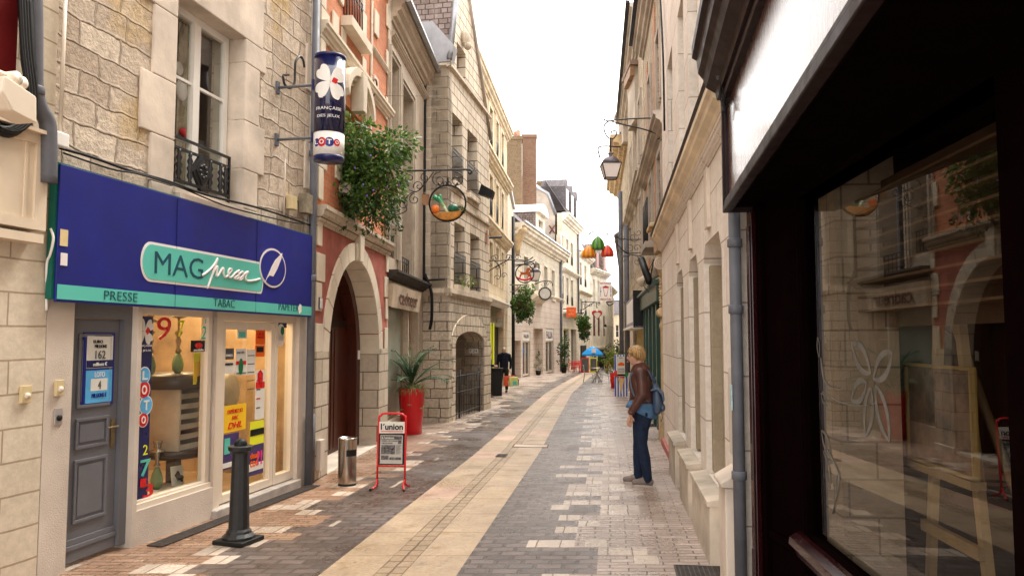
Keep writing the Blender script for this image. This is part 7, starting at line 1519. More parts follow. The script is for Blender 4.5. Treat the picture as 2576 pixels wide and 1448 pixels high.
# lanterns
def lantern(px, py, Y, h, label, group='street lanterns', blabel=None, arms=None, sps=(), rr_=.02):
    """px,py = top centre of the lantern"""
    o = at(px, py, Y); k = h; t = vthing('street_lantern', label, 'lantern', o, group)
    m = MB(); m.lathe((0, 0, 0), [(.10 * k, 0), (.12 * k, -.02 * k), (.05 * k, -.07 * k), (.06 * k, -.12 * k), (.14 * k, -.16 * k)], 16); m.lathe((0, 0, 0), [(.14 * k, -.16 * k), (.24 * k, -.20 * k), (.31 * k, -.30 * k), (.34 * k, -.42 * k)], 4 * 6, sm=True); m.build('cap', pm('lilac_grey_metal', (.14, .12, .14), .4, .3, .2, 8) if 'lilac_grey_metal' not in bpy.data.materials else bpy.data.materials['lilac_grey_metal'], t)
    fm = MB(); c = []
    for (rr2, z) in ((.36 * k, -.44 * k), (.22 * k, -.98 * k)): c.append([(sx * rr2, sy * rr2, z) for sx, sy in ((-1, -1), (1, -1), (1, 1), (-1, 1))])
    for i in range(4):
        fm.tube([c[0][i], c[1][i]], .012 * k + .004, 6)
        for j in (0, 1): fm.tube([c[j][i], c[j][(i + 1) % 4]], .014 * k + .004, 6)
    fm.build('frame', M['iron'], t)
    g_ = MB(); g_.add([Vector(p) * .985 for p in c[0]] + [Vector(p) * .985 for p in c[1]], [(i, (i + 1) % 4, (i + 1) % 4 + 4, i + 4) for i in range(4)] + [(4, 5, 6, 7)]); g_.build('frosted_glass', pm('frosted_white_glass', (.72, .66, .62), .35, 0, .05) if 'frosted_white_glass' not in bpy.data.materials else bpy.data.materials['frosted_white_glass'], t)
    MB().add([c[0][0], c[0][1], c[0][2], c[0][3]], [(0, 1, 2, 3)]).build('cap_plate', bpy.data.materials['lilac_grey_metal'], t)
    return t
lantern(1536, 385, 15.0, .52, 'large four sided street lantern hanging from a curled arm at the upper right')
pf = PlaneFr(1536, 385, 15.0)
bracketset(pf, '', 'long forked iron arm on the right wall carrying the large lantern', [[(-18, -88), (-6, -83), (20, -86), (60, -89), (126, -91)], [(0, -83), (40, -72), (80, -63), (118, -50), (126, -40), (120, -36)], [(-2, -84), (-14, -74), (-16, -60), (-8, -42), (2, -37), (10, -40), (16, -50), (13, -57), (4, -56), (2, -51)], [(0, -38), (0, -28), (0, -5)], [(-28, 12), (-28, -16), (26, -16)]], [], .014)
lantern(1346, 668, 40, .8, 'small dark lantern just behind the rocking horse sign'); bracketset(PlaneFr(1346, 668, 40), '', 'thin square iron frame holding the small lantern behind the rocking horse', [[(-55, -3), (-20, -4), (0, -4)], [(0, -4), (10, -4)], [(10, -4), (10, 20)]], [], .03)
t = lantern(1546, 870, 60, .01, 'x') if False else None
# fruit shaped lampshades
def stripes(nm, a, b, f=9):
    t = NT(nm, .4); ob = t.obj(); s = t.n('SeparateXYZ', {0: ob}); an = t.math('ARCTAN2', s.outputs[1], s.outputs[0]); n = t.math('SINE', t.math('ADD', t.math('MULTIPLY', an, f), t.math('MULTIPLY', t.noise(ob, 4), 3)))
    t.l(t.mix(t.rng(n, -.6, .7), a, b), t.b.inputs['Base Color']); t.b.inputs['Subsurface Weight'].default_value = 0; return t.m
Yf = 21.5
bp = PlaneFr(1540, 600, Yf)
for (px, yt, yb, w_, a, b, lb, sn) in ((1481, 618, 646, 37, (.75, .16, .01), (.85, .42, .02), 'orange striped shell shaped lampshade, leftmost of the three', 3), (1504, 594, 626, 36, (.03, .16, .02), (.16, .38, .06), 'green striped shell shaped lampshade, the middle one of three', 4), (1528, 616, 643, 33, (.70, .02, .03), (.85, .14, .05), 'red shell shaped lampshade, rightmost of the three', 5)):
    c = at(px, yb, Yf); k_ = Yf / FPX; r = w_ / 2 * k_; h = (yb - yt) * k_; t = vthing('hanging_lampshade', lb, 'lampshade', c, 'fruit coloured hanging lampshades')
    m = MB(); m.lathe((0, 0, 0), [(r * .97, -.02), (r * 1.0, .04), (r * .96, h * .3), (r * .8, h * .6), (r * .5, h * .83), (r * .2, h * .97), (.01, h * 1.04)], 28); m.build('shade', stripes('painted_shell_' + str(sn), a, b), t)
    MB().tube([(0, 0, h), (0, 0, h + 18 * k_)], .006, 5).build('cord', M['iron'], t)
pf = bp
b_ = bracketset(pf, '', 'wide curling iron bracket on the right wall carrying the three lampshades', [[(74, 2), (40, 2), (14, -2), (-12, -12), (-36, -19), (-56, -14), (-70, -2), (-72, 6), (-64, 10)], [(-36, -19), (-50, -17), (-62, -4)], [(-14, -12), (4, 6), (20, 22), (34, 36), (54, 42), (74, 44)], [(20, 24), (40, 36), (74, 36)]], [(26, -2, 11, 90, 500), (54, -4, 14, 0, -420), (-8, -24, 8, 270, -200), (44, 22, 13, 180, 640), (62, 24, 10, 0, 400), (30, 54, 7, 90, 450), (62, 58, 12, 90, -360), (22, 28, 7, 180, 500), (-57, 20, 6, 90, -250), (66, -16, 10, 180, 560)], .013)
# orange square shop sign
t = vthing('square_sign', 'square orange shop sign beside the downpipe over the cafe door', 'hanging sign', at(1437, 785, 58)); k_ = 58 / FPX
MB().box(-12 * k_, 12 * k_, -.06, .06, -12 * k_, 12.5 * k_).build('panel', pm('orange_sign', (.80, .13, .03), .5), t)
for z, w_, s_ in ((2, .5, 'Epine'), (-7, .62, 'de Fleur')):
    tm = text(s_, Wd(), -w_ * 12 * k_, w_ * 12 * k_, z * k_, (z + 5) * k_, .07, None, None); kk = MB(); kk.v = [(p[0], -p[1], p[2]) for p in tm.v]; kk.f = tm.f; kk.sm = tm.sm; kk.mi = tm.mi; kk.build('lettering', pm('pale_orange_letters', (.85, .5, .3), .5) if 'pale_orange_letters' not in bpy.data.materials else bpy.data.materials['pale_orange_letters'], t)
MB().tube([(-20 * k_, 0, 8 * k_), (0, .1, 8 * k_)], .04, 6).build('arm', M['iron'], t)
# round mirror sign
t = vthing('round_mirror_sign', 'round pale sign with a beaded black rim above the pinkish shop', 'hanging sign', at(1371, 738, 44)); k_ = 44 / FPX
MB().add([(13.5 * k_ * math.cos(i * math.pi / 14), 0, 13.5 * k_ * math.sin(i * math.pi / 14)) for i in range(28)], [tuple(range(28))]).build('disc', pm('pale_disc', (.60, .58, .55), .4), t)
m = MB(); m.tube([(14.5 * k_ * math.cos(a), 0, 14.5 * k_ * math.sin(a)) for a in [2 * math.pi * i / 28 for i in range(29)]], .03, 6)
for i in range(20): a = i * math.pi / 10; m.ball((15.5 * k_ * math.cos(a), 0, 15.5 * k_ * math.sin(a)), .05, 6, 5)
m.build('beaded_rim', M['iron'], t)
bracketset(PlaneFr(1365, 715, 44), '', 'fine curled bracket carrying the round beaded sign', [[(-26, 2), (0, -8), (20, -8), (26, 4)], [(6, -8), (6, 8)]], [(-14, -4, 6, 0, 400), (0, 0, 6, 90, -260), (14, -2, 6, 0, 400)], .025)
# restaurant sign
t = vthing('restaurant_sign', 'white and red restaurant kebab sign hanging over the far end of the street', 'hanging sign', at(1523.5, 733, 50)); k_ = 50 / FPX
MB().box(-15.5 * k_, 15.5 * k_, -.05, .05, -23 * k_, 24 * k_).build('panel', M['white'], t)
rd = pm('dark_red_print', (.40, .02, .04), .5)
def flatlet(st, x0, x1, z0, z1, mat, par, d=-.055):
    tm = text(st, Wd(), x0, x1, z0, z1, .0, None, None, off=.02); kk = MB(); kk.v = [(p[0], d - p[1], p[2]) for p in tm.v]; kk.f = tm.f; kk.sm = tm.sm; kk.mi = tm.mi; return kk.build('lettering', mat, par)
flatlet('RESTAURANT', -14 * k_, 14 * k_, 18.5 * k_, 23 * k_, rd, t); flatlet('GRECO-TURC', -14 * k_, 14 * k_, -22 * k_, -17 * k_, rd, t)
for i, ch_ in enumerate('GRILL'): flatlet(ch_, -14 * k_, -11 * k_, (8 - 5 * i) * k_, (11.5 - 5 * i) * k_, M['blue'], t)
for i, ch_ in enumerate('KEBAB'): flatlet(ch_, 11 * k_, 14 * k_, (8 - 5 * i) * k_, (11.5 - 5 * i) * k_, M['blue'], t)
m = MB(); m.prism([(-9 * k_, 11 * k_), (0, 15 * k_), (9 * k_, 11 * k_), (7 * k_, 9 * k_), (3 * k_, -12 * k_), (-3 * k_, -12 * k_), (-7 * k_, 9 * k_)], -.065, -.051); m.build('kebab_drawing', rd, t)
m = MB(); m.prism([(-6 * k_, 8.5 * k_), (6 * k_, 8.5 * k_), (2 * k_, -10.5 * k_), (-2 * k_, -10.5 * k_)], -.075, -.066); m.build('kebab_meat', M['pinkwhite'], t)
bracketset(PlaneFr(1540, 758, 50), '', 'iron bracket on the right wall carrying the restaurant sign', [[(-16, 2), (0, 0), (14, -2), (24, 0)], [(-14, 4), (-6, 10), (4, 4)]], [], .035)
# heart sign
t = vthing('heart_sign', 'dark red heart shaped sign with a cream centre over the bend of the street', 'hanging sign', at(1502, 790, 62)); k_ = 62 / FPX
hp = [(13 * math.sin(a) ** 3, 10.5 * math.cos(a) - 4 * math.cos(2 * a) - 1.6 * math.cos(3 * a) - .8 * math.cos(4 * a)) for a in [2 * math.pi * i / 30 for i in range(30)]]
MB().prism([(x * k_, y * k_) for x, y in hp], -.06, .06).build('heart', pm('dark_red_heart', (.42, .02, .03), .5), t)
MB().prism([(x * k_, y * k_) for x, y in ((-9, 1), (-5, 4), (0, 5), (5, 4), (9, 1), (3, -9), (0, -11), (-3, -9))], -.09, -.061).build('cream_centre', M['dressed'], t)
bracketset(PlaneFr(1480, 765, 62), '', 'curly iron bracket carrying the heart sign beside the small hanging plant', [[(-16, -6), (10, -6), (30, -4)], [(-16, 16), (-16, -8)], [(20, -4), (22, 10)], [(-14, 14), (0, 4), (14, -4)]], [(-6, 6, 6, 0, 400), (4, 2, 5, 90, -300), (-10, -2, 5, 0, 380), (26, 0, 4, 0, 380)], .035)
t = vthing('globe_lantern', 'small black and white wall lantern low beside the red shutters', 'lantern', at(1523, 822, 66)); k_ = 66 / FPX
MB().lathe((0, 0, 0), [(.001, 7 * k_), (2 * k_, 6 * k_), (3 * k_, 3 * k_), (5 * k_, 0)], 12).build('cap', M['black'], t); MB().lathe((0, 0, -5 * k_), [(2 * k_, 0), (4 * k_, 2 * k_), (4.5 * k_, 5 * k_)], 12).build('glass', M['white'], t)
# wire across the street
m = MB(); m.tube(bez([at(968, 241, 13), at(1150, 243, 14.2), at(1345, 243, 15)], 5) if False else [at(968, 241, 13.3), at(1050, 242, 13.9), at(1110, 242, 17)], .003, 4); m.build('thin_wire', M['cable'], None, 'thin wire strung across the grey house front above the plant', 'wire')
# =============================================================== cafe, ice cream board and far small things
t = thing('ice_cream_board', 'blue and white striped ice cream board with a menu sheet behind the woman', 'advertising board', gp(1562, 998), .05)
wB, hB = .215, 1.46
MB().box(-wB, wB, 0, .04, .02, hB).build('board', M['white'], t)
for i in range(5):
    x = -wB + i * .098 if i < 5 else 0; MB().box(x, x + .048, -.004, -.0005, .02, hB - .01).build('blue_stripe', pm('stripe_blue', (.03, .09, .45), .5) if i == 0 else bpy.data.materials['stripe_blue'], t)
MB().prism([(-.10, .66), (.12, .66), (.02, .10)], -.02, -.006).build('cone', pm('wafer_cone', (.70, .48, .22), .6), t)
m = MB(); m.prism(ell((-.14, .80), .12, .11, 18), -.03, -.021); m.build('red_scoop', pm('raspberry_print', (.70, .06, .05), .5), t); MB().prism(ell((.15, .80), .12, .11, 18), -.032, -.022).build('green_scoop', pm('mint_print', (.03, .30, .10), .5), t); MB().prism([(-.2, .74), (.0, .68), (.1, .60), (.06, .74), (-.05, .80)], -.034, -.0325).build('red_sauce', bpy.data.materials['raspberry_print'], t)
MB().box(-.13, .14, -.045, -.035, .72, 1.40).build('menu_sheet', M['paper'], t); MB().box(-.13, .14, -.048, -.046, .73, .79).build('black_strip', M['black'], t); MB().prism([(-.10, 1.08), (.12, 1.08), (.12, 1.16), (.0, 1.20), (-.10, 1.14)], -.05, -.046).build('food_photo', M['orangep'], t)
for i in range(3): MB().box(-.11, .12, -.048, -.046, .84 + i * .06, .86 + i * .06).build('text_line', M['greyp'], t)
flatlet('Menu', -.05, .05, 1.33, 1.37, M['greyp'], t, -.047)
t = thing('blue_menu_stand', 'narrow red edged board half hidden behind the ice cream board', 'advertising board', gp(1550, 985)); MB().box(-.05, .05, 0, .05, 0, 1.2).build('board', M['red'], t)
def cafe_table(px, py, label):
    t = thing('cafe_table', label, 'table', gp(px, py), .3); MB().lathe((0, 0, .72), [(.30, 0), (.31, .01), (.30, .02)], 24).build('tabletop', M['steel'], t); m = MB()
    m.build if False else None
    for a in (0, 1.57, 3.14, 4.71): mm = MB(); mm.tube([(.25 * math.cos(a), .25 * math.sin(a), .0), (-.16 * math.cos(a), -.16 * math.sin(a), .71)], .022, 8); mm.build('leg', M['steel'], t)
    return t
def cafe_chair(x, y, rz, label, mat, grp):
    t = thing('cafe_chair', label, 'chair', (x, y, G(y)), rz, grp); MB().box(-.21, .21, -.21, .21, .43, .455).build('seat', mat, t, bevel=.01)
    for sx in (-1, 1):
        mm = MB(); mm.tube([(sx * .20, -.19, .44), (sx * .24, -.24, 0)], .016, 6); mm.build('leg', mat, t); mm = MB(); mm.tube([(sx * .21, .26, 0), (sx * .20, .19, .44), (sx * .2, .24, .85)], .016, 6); mm.build('leg', mat, t)
    m = MB(); m.tube(bez([(-.2, .24, .84), (-.1, .27, .86), (.1, .27, .86), (.2, .24, .84)], 4), .02, 6); m.box(-.19, .19, .24, .25, .55, .62); m.box(-.19, .19, .245, .255, .68, .75); m.build('backrest', mat, t); return t
cafe_table(1502, 962, 'small round metal cafe table standing alone in the street')
tp = gp(1502, 962)
alu = pm('dull_aluminium', (.36, .33, .31), .35, .7, .1)
cafe_chair(tp.x - .42, tp.y + .05, 1.45, 'grey metal cafe chair on the left side of the round metal table', alu, 'metal chairs at the round table'); cafe_chair(tp.x + .42, tp.y + .1, -1.45, 'grey metal cafe chair on the right side of the round metal table', alu, 'metal chairs at the round table')
for i, (px, Y, rz) in enumerate(((1440, 57, .3), (1449, 56, -.2), (1452, 59, .1), (1466, 57, 1.2), (1486, 58, -1.0), (1421, 60, .8))):
    cafe_chair(gx(px, Y).x, Y, rz, ('red cafe chair closest to the downpipe side', 'red cafe chair in front of the stacked pair', 'red cafe chair against the wall by the chalkboard', 'red cafe chair below the left chalkboard', 'red cafe chair under the blue parasol', 'red cafe chair beside the dark door')[i], M['red'], 'red cafe chairs outside the cafe')
def chalk(px, Y, mat, label):
    t = thing('chalkboard', label, 'chalkboard', gx(px, Y), .1); MB().box(-.27, .27, 0, .04, .08, 1.12).build('frame', mat, t); MB().box(-.22, .22, -.01, -.002, .16, 1.05).build('slate', M['greyp'], t)
chalk(1471, 54, M['red'], 'red framed chalkboard left of the green framed one'); chalk(1492, 55, M['limep'], 'green framed chalkboard under the blue parasol')
t = thing('parasol', 'bright blue cafe parasol open in the middle distance', 'parasol', gx(1499, 58)); k_ = 58 / FPX
pb = pm('bright_blue_canvas', (.015, .28, .70), .6, 0, .1, 2)
zt_ = at(1489, 871, 58).z - G(58); zr = at(1489, 890, 58).z - G(58); x0 = -9 * k_
MB().lathe((x0, 0, 0), [(27 * k_, zr - .12), (27.2 * k_, zr), (18 * k_, zr + (zt_ - zr) * .5), (8 * k_, zr + (zt_ - zr) * .85), (.01, zt_)], 8, sm=False).build('canopy', pb, t); MB().tube([(x0, 0, 0), (x0, 0, zt_)], .025, 8).build('pole', M['greyp'], t)
MB().prism([(x0 - 5 * k_, zr + .10), (x0 + 5 * k_, zr + .10), (x0 + 4 * k_, zr + .4), (x0 - 4 * k_, zr + .4)], -.82, -.70).build('white_emblem', M['pinkwhite'], t)
t = thing('hanging_banner', 'white banner with a blue square below the blue parasol', 'banner', at(1497, 900, 60)); k_ = 60 / FPX; MB().box(-6 * k_, 6 * k_, 0, .03, -7 * k_, 7 * k_).build('cloth', M['white'], t); MB().box(-4 * k_, 4 * k_, -.01, 0, -2 * k_, 5 * k_).build('blue_square', M['blue'], t)
def bush(px, Y, w_, h_, mat, label, n, ls, pot=None, seed=1):
    p = gx(px, Y); t = thing('potted_shrub', label, 'potted plant', p); rnd = random.Random(seed); m = MB(); pz = .35 if pot else 0
    for i in range(9): leaves(m, (rnd.uniform(-.3, .3) * w_, rnd.uniform(-.3, .3) * w_, pz + h_ * (.25 + .6 * rnd.random())), w_ * .3, w_ * .3, h_ * .22, n, ls, rnd)
    m.build('foliage', mat, t, recalc=False); MB().lathe((0, 0, 0), [(.16, 0), (.2, pz), (.2, pz + .3)], 12).build('pot', pot or M['dark'], t)
bush(1545, 33, 1.0, 1.3, M['yleaf'], 'yellow green bushy shrub in a red pot behind the ice cream board', 60, .14, M['red'], 3); bush(1556, 40, 1.4, 1.7, M['darkleaf'], 'dark green bush against the right wall beyond the yellow green one', 60, .16, M['dark'], 4); bush(1418, 56, .8, 2.2, M['darkleaf'], 'tall dark shrub beside the cafe door', 50, .18, M['dark'], 5); bush(1512, 70, 1.3, 1.3, M['darkleaf'], 'leafy shrub far off under the heart sign', 40, .2, M['dark'], 6)
# topiary spiral
p = FH.w(((dH[2][0] + dH[2][1]) / 2, .05, 0)); p.z = FH.g(11) + .05; t = thing('spiral_topiary', 'spiral clipped dark conifer in a pot between the shop windows', 'topiary', p); m = MB(); rnd = random.Random(8)
for i in range(26): u = i / 25; a = u * 14; r_ = .28 * (1 - u) + .03; leaves(m, (r_ * math.cos(a), r_ * math.sin(a), .35 + u * 1.25), .14 * (1.1 - u), .14 * (1.1 - u), .08, 26, .06, rnd)
m.build('foliage', M['darkleaf'], t, recalc=False); MB().lathe((0, 0, 0), [(.14, 0), (.19, .32)], 12).build('pot', M['black'], t)
# black street bin
t = thing('street_bin', 'black slatted street bin beside the man with the bags', 'bin', gx(1245, 27.5)); g_ = t.location
bm_ = pm('black_bin_metal', (.015, .015, .016), .5); MB().box(-.26, .26, -.2, .2, 0, .92).build('body', bm_, t, bevel=.03); MB().box(-.29, .29, -.23, .23, .92, .98).build('rim', bm_, t)
for i in range(9): MB().box(-.25 + i * .058, -.225 + i * .058, -.215, -.205, .05, .88).build('slat', bm_, t)
# =============================================================== people
def skin(name, nodes, edges, sub=2):
    """tapered elliptical limbs from node to node (co, rx, ry); a voxel remesh later welds them into one continuous surface"""
    vs, fs = [], []; n = 14
    for ia, ib in edges:
        A, B = nodes[ia], nodes[ib]; p, q = Vector(A[0]), Vector(B[0]); t = (q - p); L = max(t.length, 1e-5); t = t / L
        X = Vector((1, 0, 0)) if abs(t.x) < .85 else Vector((0, 0, 1)); a = (X - t * X.dot(t)).normalized(); b = t.cross(a)
        rings = []; ma, mb_ = min(A[1], A[2]) * .9, min(B[1], B[2]) * .9
        for k in range(5): an = math.pi / 2 * (1 - k / 4); rings.append((p - t * ma * math.sin(an), A[1] * max(.02, math.cos(an)), A[2] * max(.02, math.cos(an))))
        for k in (1, 2, 3): u = k / 4; rings.append((p + (q - p) * u, A[1] + (B[1] - A[1]) * u, A[2] + (B[2] - A[2]) * u))
        for k in range(5): an = math.pi / 2 * k / 4; rings.append((q + t * mb_ * math.sin(an), B[1] * max(.02, math.cos(an)), B[2] * max(.02, math.cos(an))))
        o = len(vs)
        for c, rx, ry in rings: vs += [tuple(c + a * rx * math.cos(2 * math.pi * j / n) + b * ry * math.sin(2 * math.pi * j / n)) for j in range(n)]
        fs += [(o + i * n + j, o + i * n + (j + 1) % n, o + (i + 1) * n + (j + 1) % n, o + (i + 1) * n + j) for i in range(len(rings) - 1) for j in range(n)]
        fs += [tuple(o + j for j in range(n))[::-1], tuple(o + (len(rings) - 1) * n + j for j in range(n))]
    return vs, fs
def mbof(parts):
    m = MB()
    for vs, fs in parts: m.add(vs, fs, True)
    return m
def remesh(o, vox, sm=4):
    r = o.modifiers.new('r', 'REMESH'); r.mode = 'VOXEL'; r.voxel_size = vox; r.use_smooth_shade = True
    if sm: s = o.modifiers.new('s', 'SMOOTH'); s.iterations = sm; s.factor = .5
def head_parts(c, yaw, s=1.0, tilt=0):
    """head facing -y before yaw; c = centre of the skull"""
    vs = []; n, k = 32, 24
    for i in range(k + 1):
        th = math.pi * i / k
        for j in range(n):
            ph = 2 * math.pi * j / n; x = math.sin(th) * math.sin(ph); y = -math.sin(th) * math.cos(ph); z = math.cos(th)
            f = max(0, -y)
            X, Y, Z = x * .074, y * .095, z * .115
            if z < 0: X *= 1 - .30 * (-z) ** 1.3; Y = Y * (1 - .10 * (-z)) - .012 * (-z); 
            if z < -.25 and y > 0: Y *= 1 - .45 * (-z - .25)
            g = lambda a, b, w1, w2: math.exp(-((x * .074 - a) / w1) ** 2 - ((z * .115 - b) / w2) ** 2)
            if f > 0:
                Y -= .026 * g(0, -.020, .011, .016) + .016 * g(0, .004, .008, .018)
                Y += .009 * (g(.030, .008, .014, .010) + g(-.030, .008, .014, .010))
                Y -= .005 * g(0, .030, .045, .009); Y -= .008 * g(0, -.052, .020, .006) ; Y -= .007 * g(0, -.066, .016, .006); Y += .005 * g(0, -.059, .02, .003); Y -= .012 * g(0, -.095, .020, .014)
                Y -= .003 * (g(.045, -.025, .015, .02) + g(-.045, -.025, .015, .02))
            vs.append(Vector((X, Y, Z)))
    fs = [(i * n + j, i * n + (j + 1) % n, (i + 1) * n + (j + 1) % n, (i + 1) * n + j) for i in range(k) for j in range(n)]
    R_ = Matrix.Rotation(yaw, 3, 'Z') @ Matrix.Rotation(tilt, 3, 'X')
    tf = lambda v: tuple(Vector(c) + R_ @ (Vector(v) * s))
    out = [([tf(v) for v in vs], fs)]
    for sx in (-1, 1):
        e = MB(); e.ball((sx * .073, .012, -.008), (.009, .020, .031), 10, 8); out.append(([tf(v) for v in e.v], e.f))
    return out, tf
def hand(w, d, up, side, s=1.0, curl=.5):
    """hand hanging from wrist w along d; up = back-of-hand normal; side = thumb side sign"""
    w = Vector(w); d = Vector(d).normalized(); up = Vector(up).normalized(); sd = d.cross(up).normalized() * side; P = []
    pn = [(w, .023, .017), (w + d * .04 * s, .030, .014), (w + d * .085 * s, .032, .013)]
    P.append(skin('p', pn, [(0, 1), (1, 2)], 2))
    for i, (o, L) in enumerate(((.027, .068), (.010, .077), (-.008, .072), (-.025, .057))):
        p = w + d * .078 * s + sd * o * s; dd = d; n = [(p - d * .02, .009, .009)]
        for j in range(4):
            n.append((p, .0088 - .0009 * j, .0085 - .0009 * j)); dd = (dd - up * curl * (.35 + .25 * j)).normalized(); p = p + dd * L * s / 3
        P.append(skin('f', n, [(a, a + 1) for a in range(4)], 1))
    p = w + d * .025 * s + sd * .024 * s; dd = (d * .75 + sd * .75 - up * .35).normalized(); n = [(w + d * .02 * s, .012, .012)]
    for j in range(3): n.append((p, .0105 - .001 * j, .010 - .001 * j)); p = p + dd * .030 * s; dd = (dd * .6 + d * .6 - up * .2).normalized()
    P.append(skin('t', n, [(0, 1), (1, 2), (2, 3)], 1)); return P
skinm = pm('skin', (.56, .33, .23), .5, 0, .06, 8); jeans = pm('dark_blue_denim', (.010, .019, .045), .8, 0, .35, 9, 1.0, 22); leather = pm('brown_leather', (.075, .025, .016), .46, 0, .3, 7, 1.0, 14)
denimL = pm('light_denim_shirt', (.075, .16, .29), .75, 0, .2, 12, .2, 80); bagm = pm('slate_blue_leather', (.055, .085, .14), .42, 0, .15, 9, .2, 50); blond = pm('blond_hair', (.52, .31, .10), .5, 0, .35, 30, .5, 60)
def hairm(name, a, b):
    t = NT(name, .42); v = t.n('Mapping', {'Vector': t.obj(), 'Scale': (90, 90, 9)}).outputs[0]; n = t.noise(v, 1, 3, .6); t.l(t.mix(t.rng(n, .38, .62), a, b), t.b.inputs['Base Color']); t.bump(n, .8, .01); return t.m
blond = hairm('blond_hair_strands', (.20, .10, .03), (.52, .33, .13)); greyh = hairm('grey_hair_strands', (.22, .19, .17), (.5, .46, .42))
# the woman: stands facing left across the street (towards -x), weight on both feet
wp_ = gp(1612, 1218); t = thing('person', 'blond woman in a brown leather jacket and jeans with a blue backpack, looking left', 'person', wp_, rad(-103))
# local: front = -y (turned to -x by the rotation), her right hand side = -x local
hx0, hy0, hz0 = 0, -.040, 1.548
J = dict(pel=(0, .01, .93), wa=(0, .015, 1.06), ch=(0, .01, 1.24), ub=(0, .015, 1.36), nk=(0, .0, 1.43), hd=(0, -.018, 1.50),
         hpL=(.085, .012, .90), hpR=(-.085, .012, .90), knL=(.10, .03, .50), knR=(-.075, -.03, .50), anL=(.12, .09, .10), anR=(-.07, -.035, .10), toL=(.13, -.04, .035), toR=(-.075, -.17, .035), heL=(.12, .13, .04), heR=(-.07, .01, .04),
         shL=(.165, .02, 1.37), shR=(-.165, .02, 1.37), elL=(.225, .05, 1.10), elR=(-.225, .02, 1.10), wrL=(.205, -.10, .86), wrR=(-.215, -.075, .85))
def body(J, k=1.0, wd=1.0):
    nm = ['pel', 'wa', 'ch', 'ub', 'nk', 'hd', 'hpL', 'knL', 'anL', 'toL', 'hpR', 'knR', 'anR', 'toR', 'shL', 'elL', 'wrL', 'shR', 'elR', 'wrR']
    rr_ = dict(pel=(.118, .09), wa=(.105, .08), ch=(.125, .095), ub=(.10, .08), nk=(.052, .055), hd=(.05, .055), hpL=(.068, .075), hpR=(.068, .075), knL=(.052, .055), knR=(.052, .055), anL=(.032, .035), anR=(.032, .035), toL=(.022, .016), toR=(.022, .016), shL=(.052, .055), shR=(.052, .055), elL=(.036, .038), elR=(.036, .038), wrL=(.024, .026), wrR=(.024, .026))
    nodes = [(J[n], rr_[n][0] * wd, rr_[n][1] * wd) for n in nm]; ix = {n: i for i, n in enumerate(nm)}
    E = [('pel', 'wa'), ('wa', 'ch'), ('ch', 'ub'), ('ub', 'nk'), ('nk', 'hd'), ('pel', 'hpL'), ('hpL', 'knL'), ('knL', 'anL'), ('anL', 'toL'), ('pel', 'hpR'), ('hpR', 'knR'), ('knR', 'anR'), ('anR', 'toR'), ('ub', 'shL'), ('shL', 'elL'), ('elL', 'wrL'), ('ub', 'shR'), ('shR', 'elR'), ('elR', 'wrR')]
    return skin('body', nodes, [(ix[a], ix[b]) for a, b in E], 2)
hp_, tf = head_parts((hx0, hy0 - .0, hz0), rad(2), 1.0, rad(4))
hands = hand((-.215, -.08, .845), (.0, -.12, -1), (-1, 0, 0), 1, 1, .45) + hand((.205, -.105, .855), (0, -.12, -1), (1, 0, 0), -1, 1, .45)
ob = mbof([body(J)] + hp_ + hands).build('body', skinm, t); remesh(ob, .0058, 3)
m = MB()
for sx in (-1, 1): v = tf((sx * .028, -.078, .010)); m.ball(v, .011, 10, 8)
m.build('eye', M['white'], t)
lp = MB(); lp.ball(tf((0, -.104, -.060)), (.008, .017, .006), 10, 6); lp.build('lips', pm('lip_colour', (.45, .16, .13), .45), t)
def cloth(nodes, edges, name, mat, thick=0, vox=.009, sm=6, extra=()):
    P = [skin('c', nodes, edges, 2)] + list(extra); o = mbof(P).build(name, mat, t); remesh(o, vox, sm)
    return o
# jeans
nd = [((0, .015, .98), .145, .126), ((0, .032, .90), .160, .150), ((.085, .035, .84), .104, .128), ((.095, .018, .68), .084, .094), ((.100, .025, .50), .060, .064), ((.112, .06, .32), .064, .068), ((.12, .088, .12), .050, .054), ((.12, .088, .075), .052, .060),
      ((-.085, .03, .84), .104, .128), ((-.08, -.005, .68), .084, .094), ((-.075, -.03, .50), .060, .064), ((-.072, -.03, .32), .064, .068), ((-.07, -.035, .12), .050, .054), ((-.07, -.037, .075), .052, .060)]
cloth(nd, [(0, 1), (1, 2), (2, 3), (3, 4), (4, 5), (5, 6), (6, 7), (1, 8), (8, 9), (9, 10), (10, 11), (11, 12), (12, 13)], 'jeans', jeans, vox=.008, sm=4)
# shirt hem below the jacket
m = MB(); n = 36; prof = [(1.10, .130, .118), (1.02, .148, .138), (.96, .172, .166), (.88, .196, .192)]; vs = []
for i, (z, rx, ry) in enumerate(prof):
    for j in range(n):
        a = 2 * math.pi * j / n; w_ = 1 + .03 * math.sin(a * 7 + i); dz = (.05 - .13 * (math.sin(a) * .5 + .5) - .012 * math.sin(a * 2)) * (i / 3) ** 2; vs.append((rx * math.cos(a) * w_, .015 + ry * math.sin(a) * w_, z + dz))
m.add(vs, [(i * n + j, i * n + (j + 1) % n, (i + 1) * n + (j + 1) % n, (i + 1) * n + j) for i in range(3) for j in range(n)], True); so_ = m.build('shirt', denimL, t); x = so_.modifiers.new('s', 'SOLIDIFY'); x.thickness = .004
m = MB(); m.tube([(0.055 * math.cos(a), .012 + .062 * math.sin(a), 1.425 + .012 * math.sin(a)) for a in [2 * math.pi * i / 16 for i in range(17)]], .014, 8); m.build('shirt_collar', denimL, t)
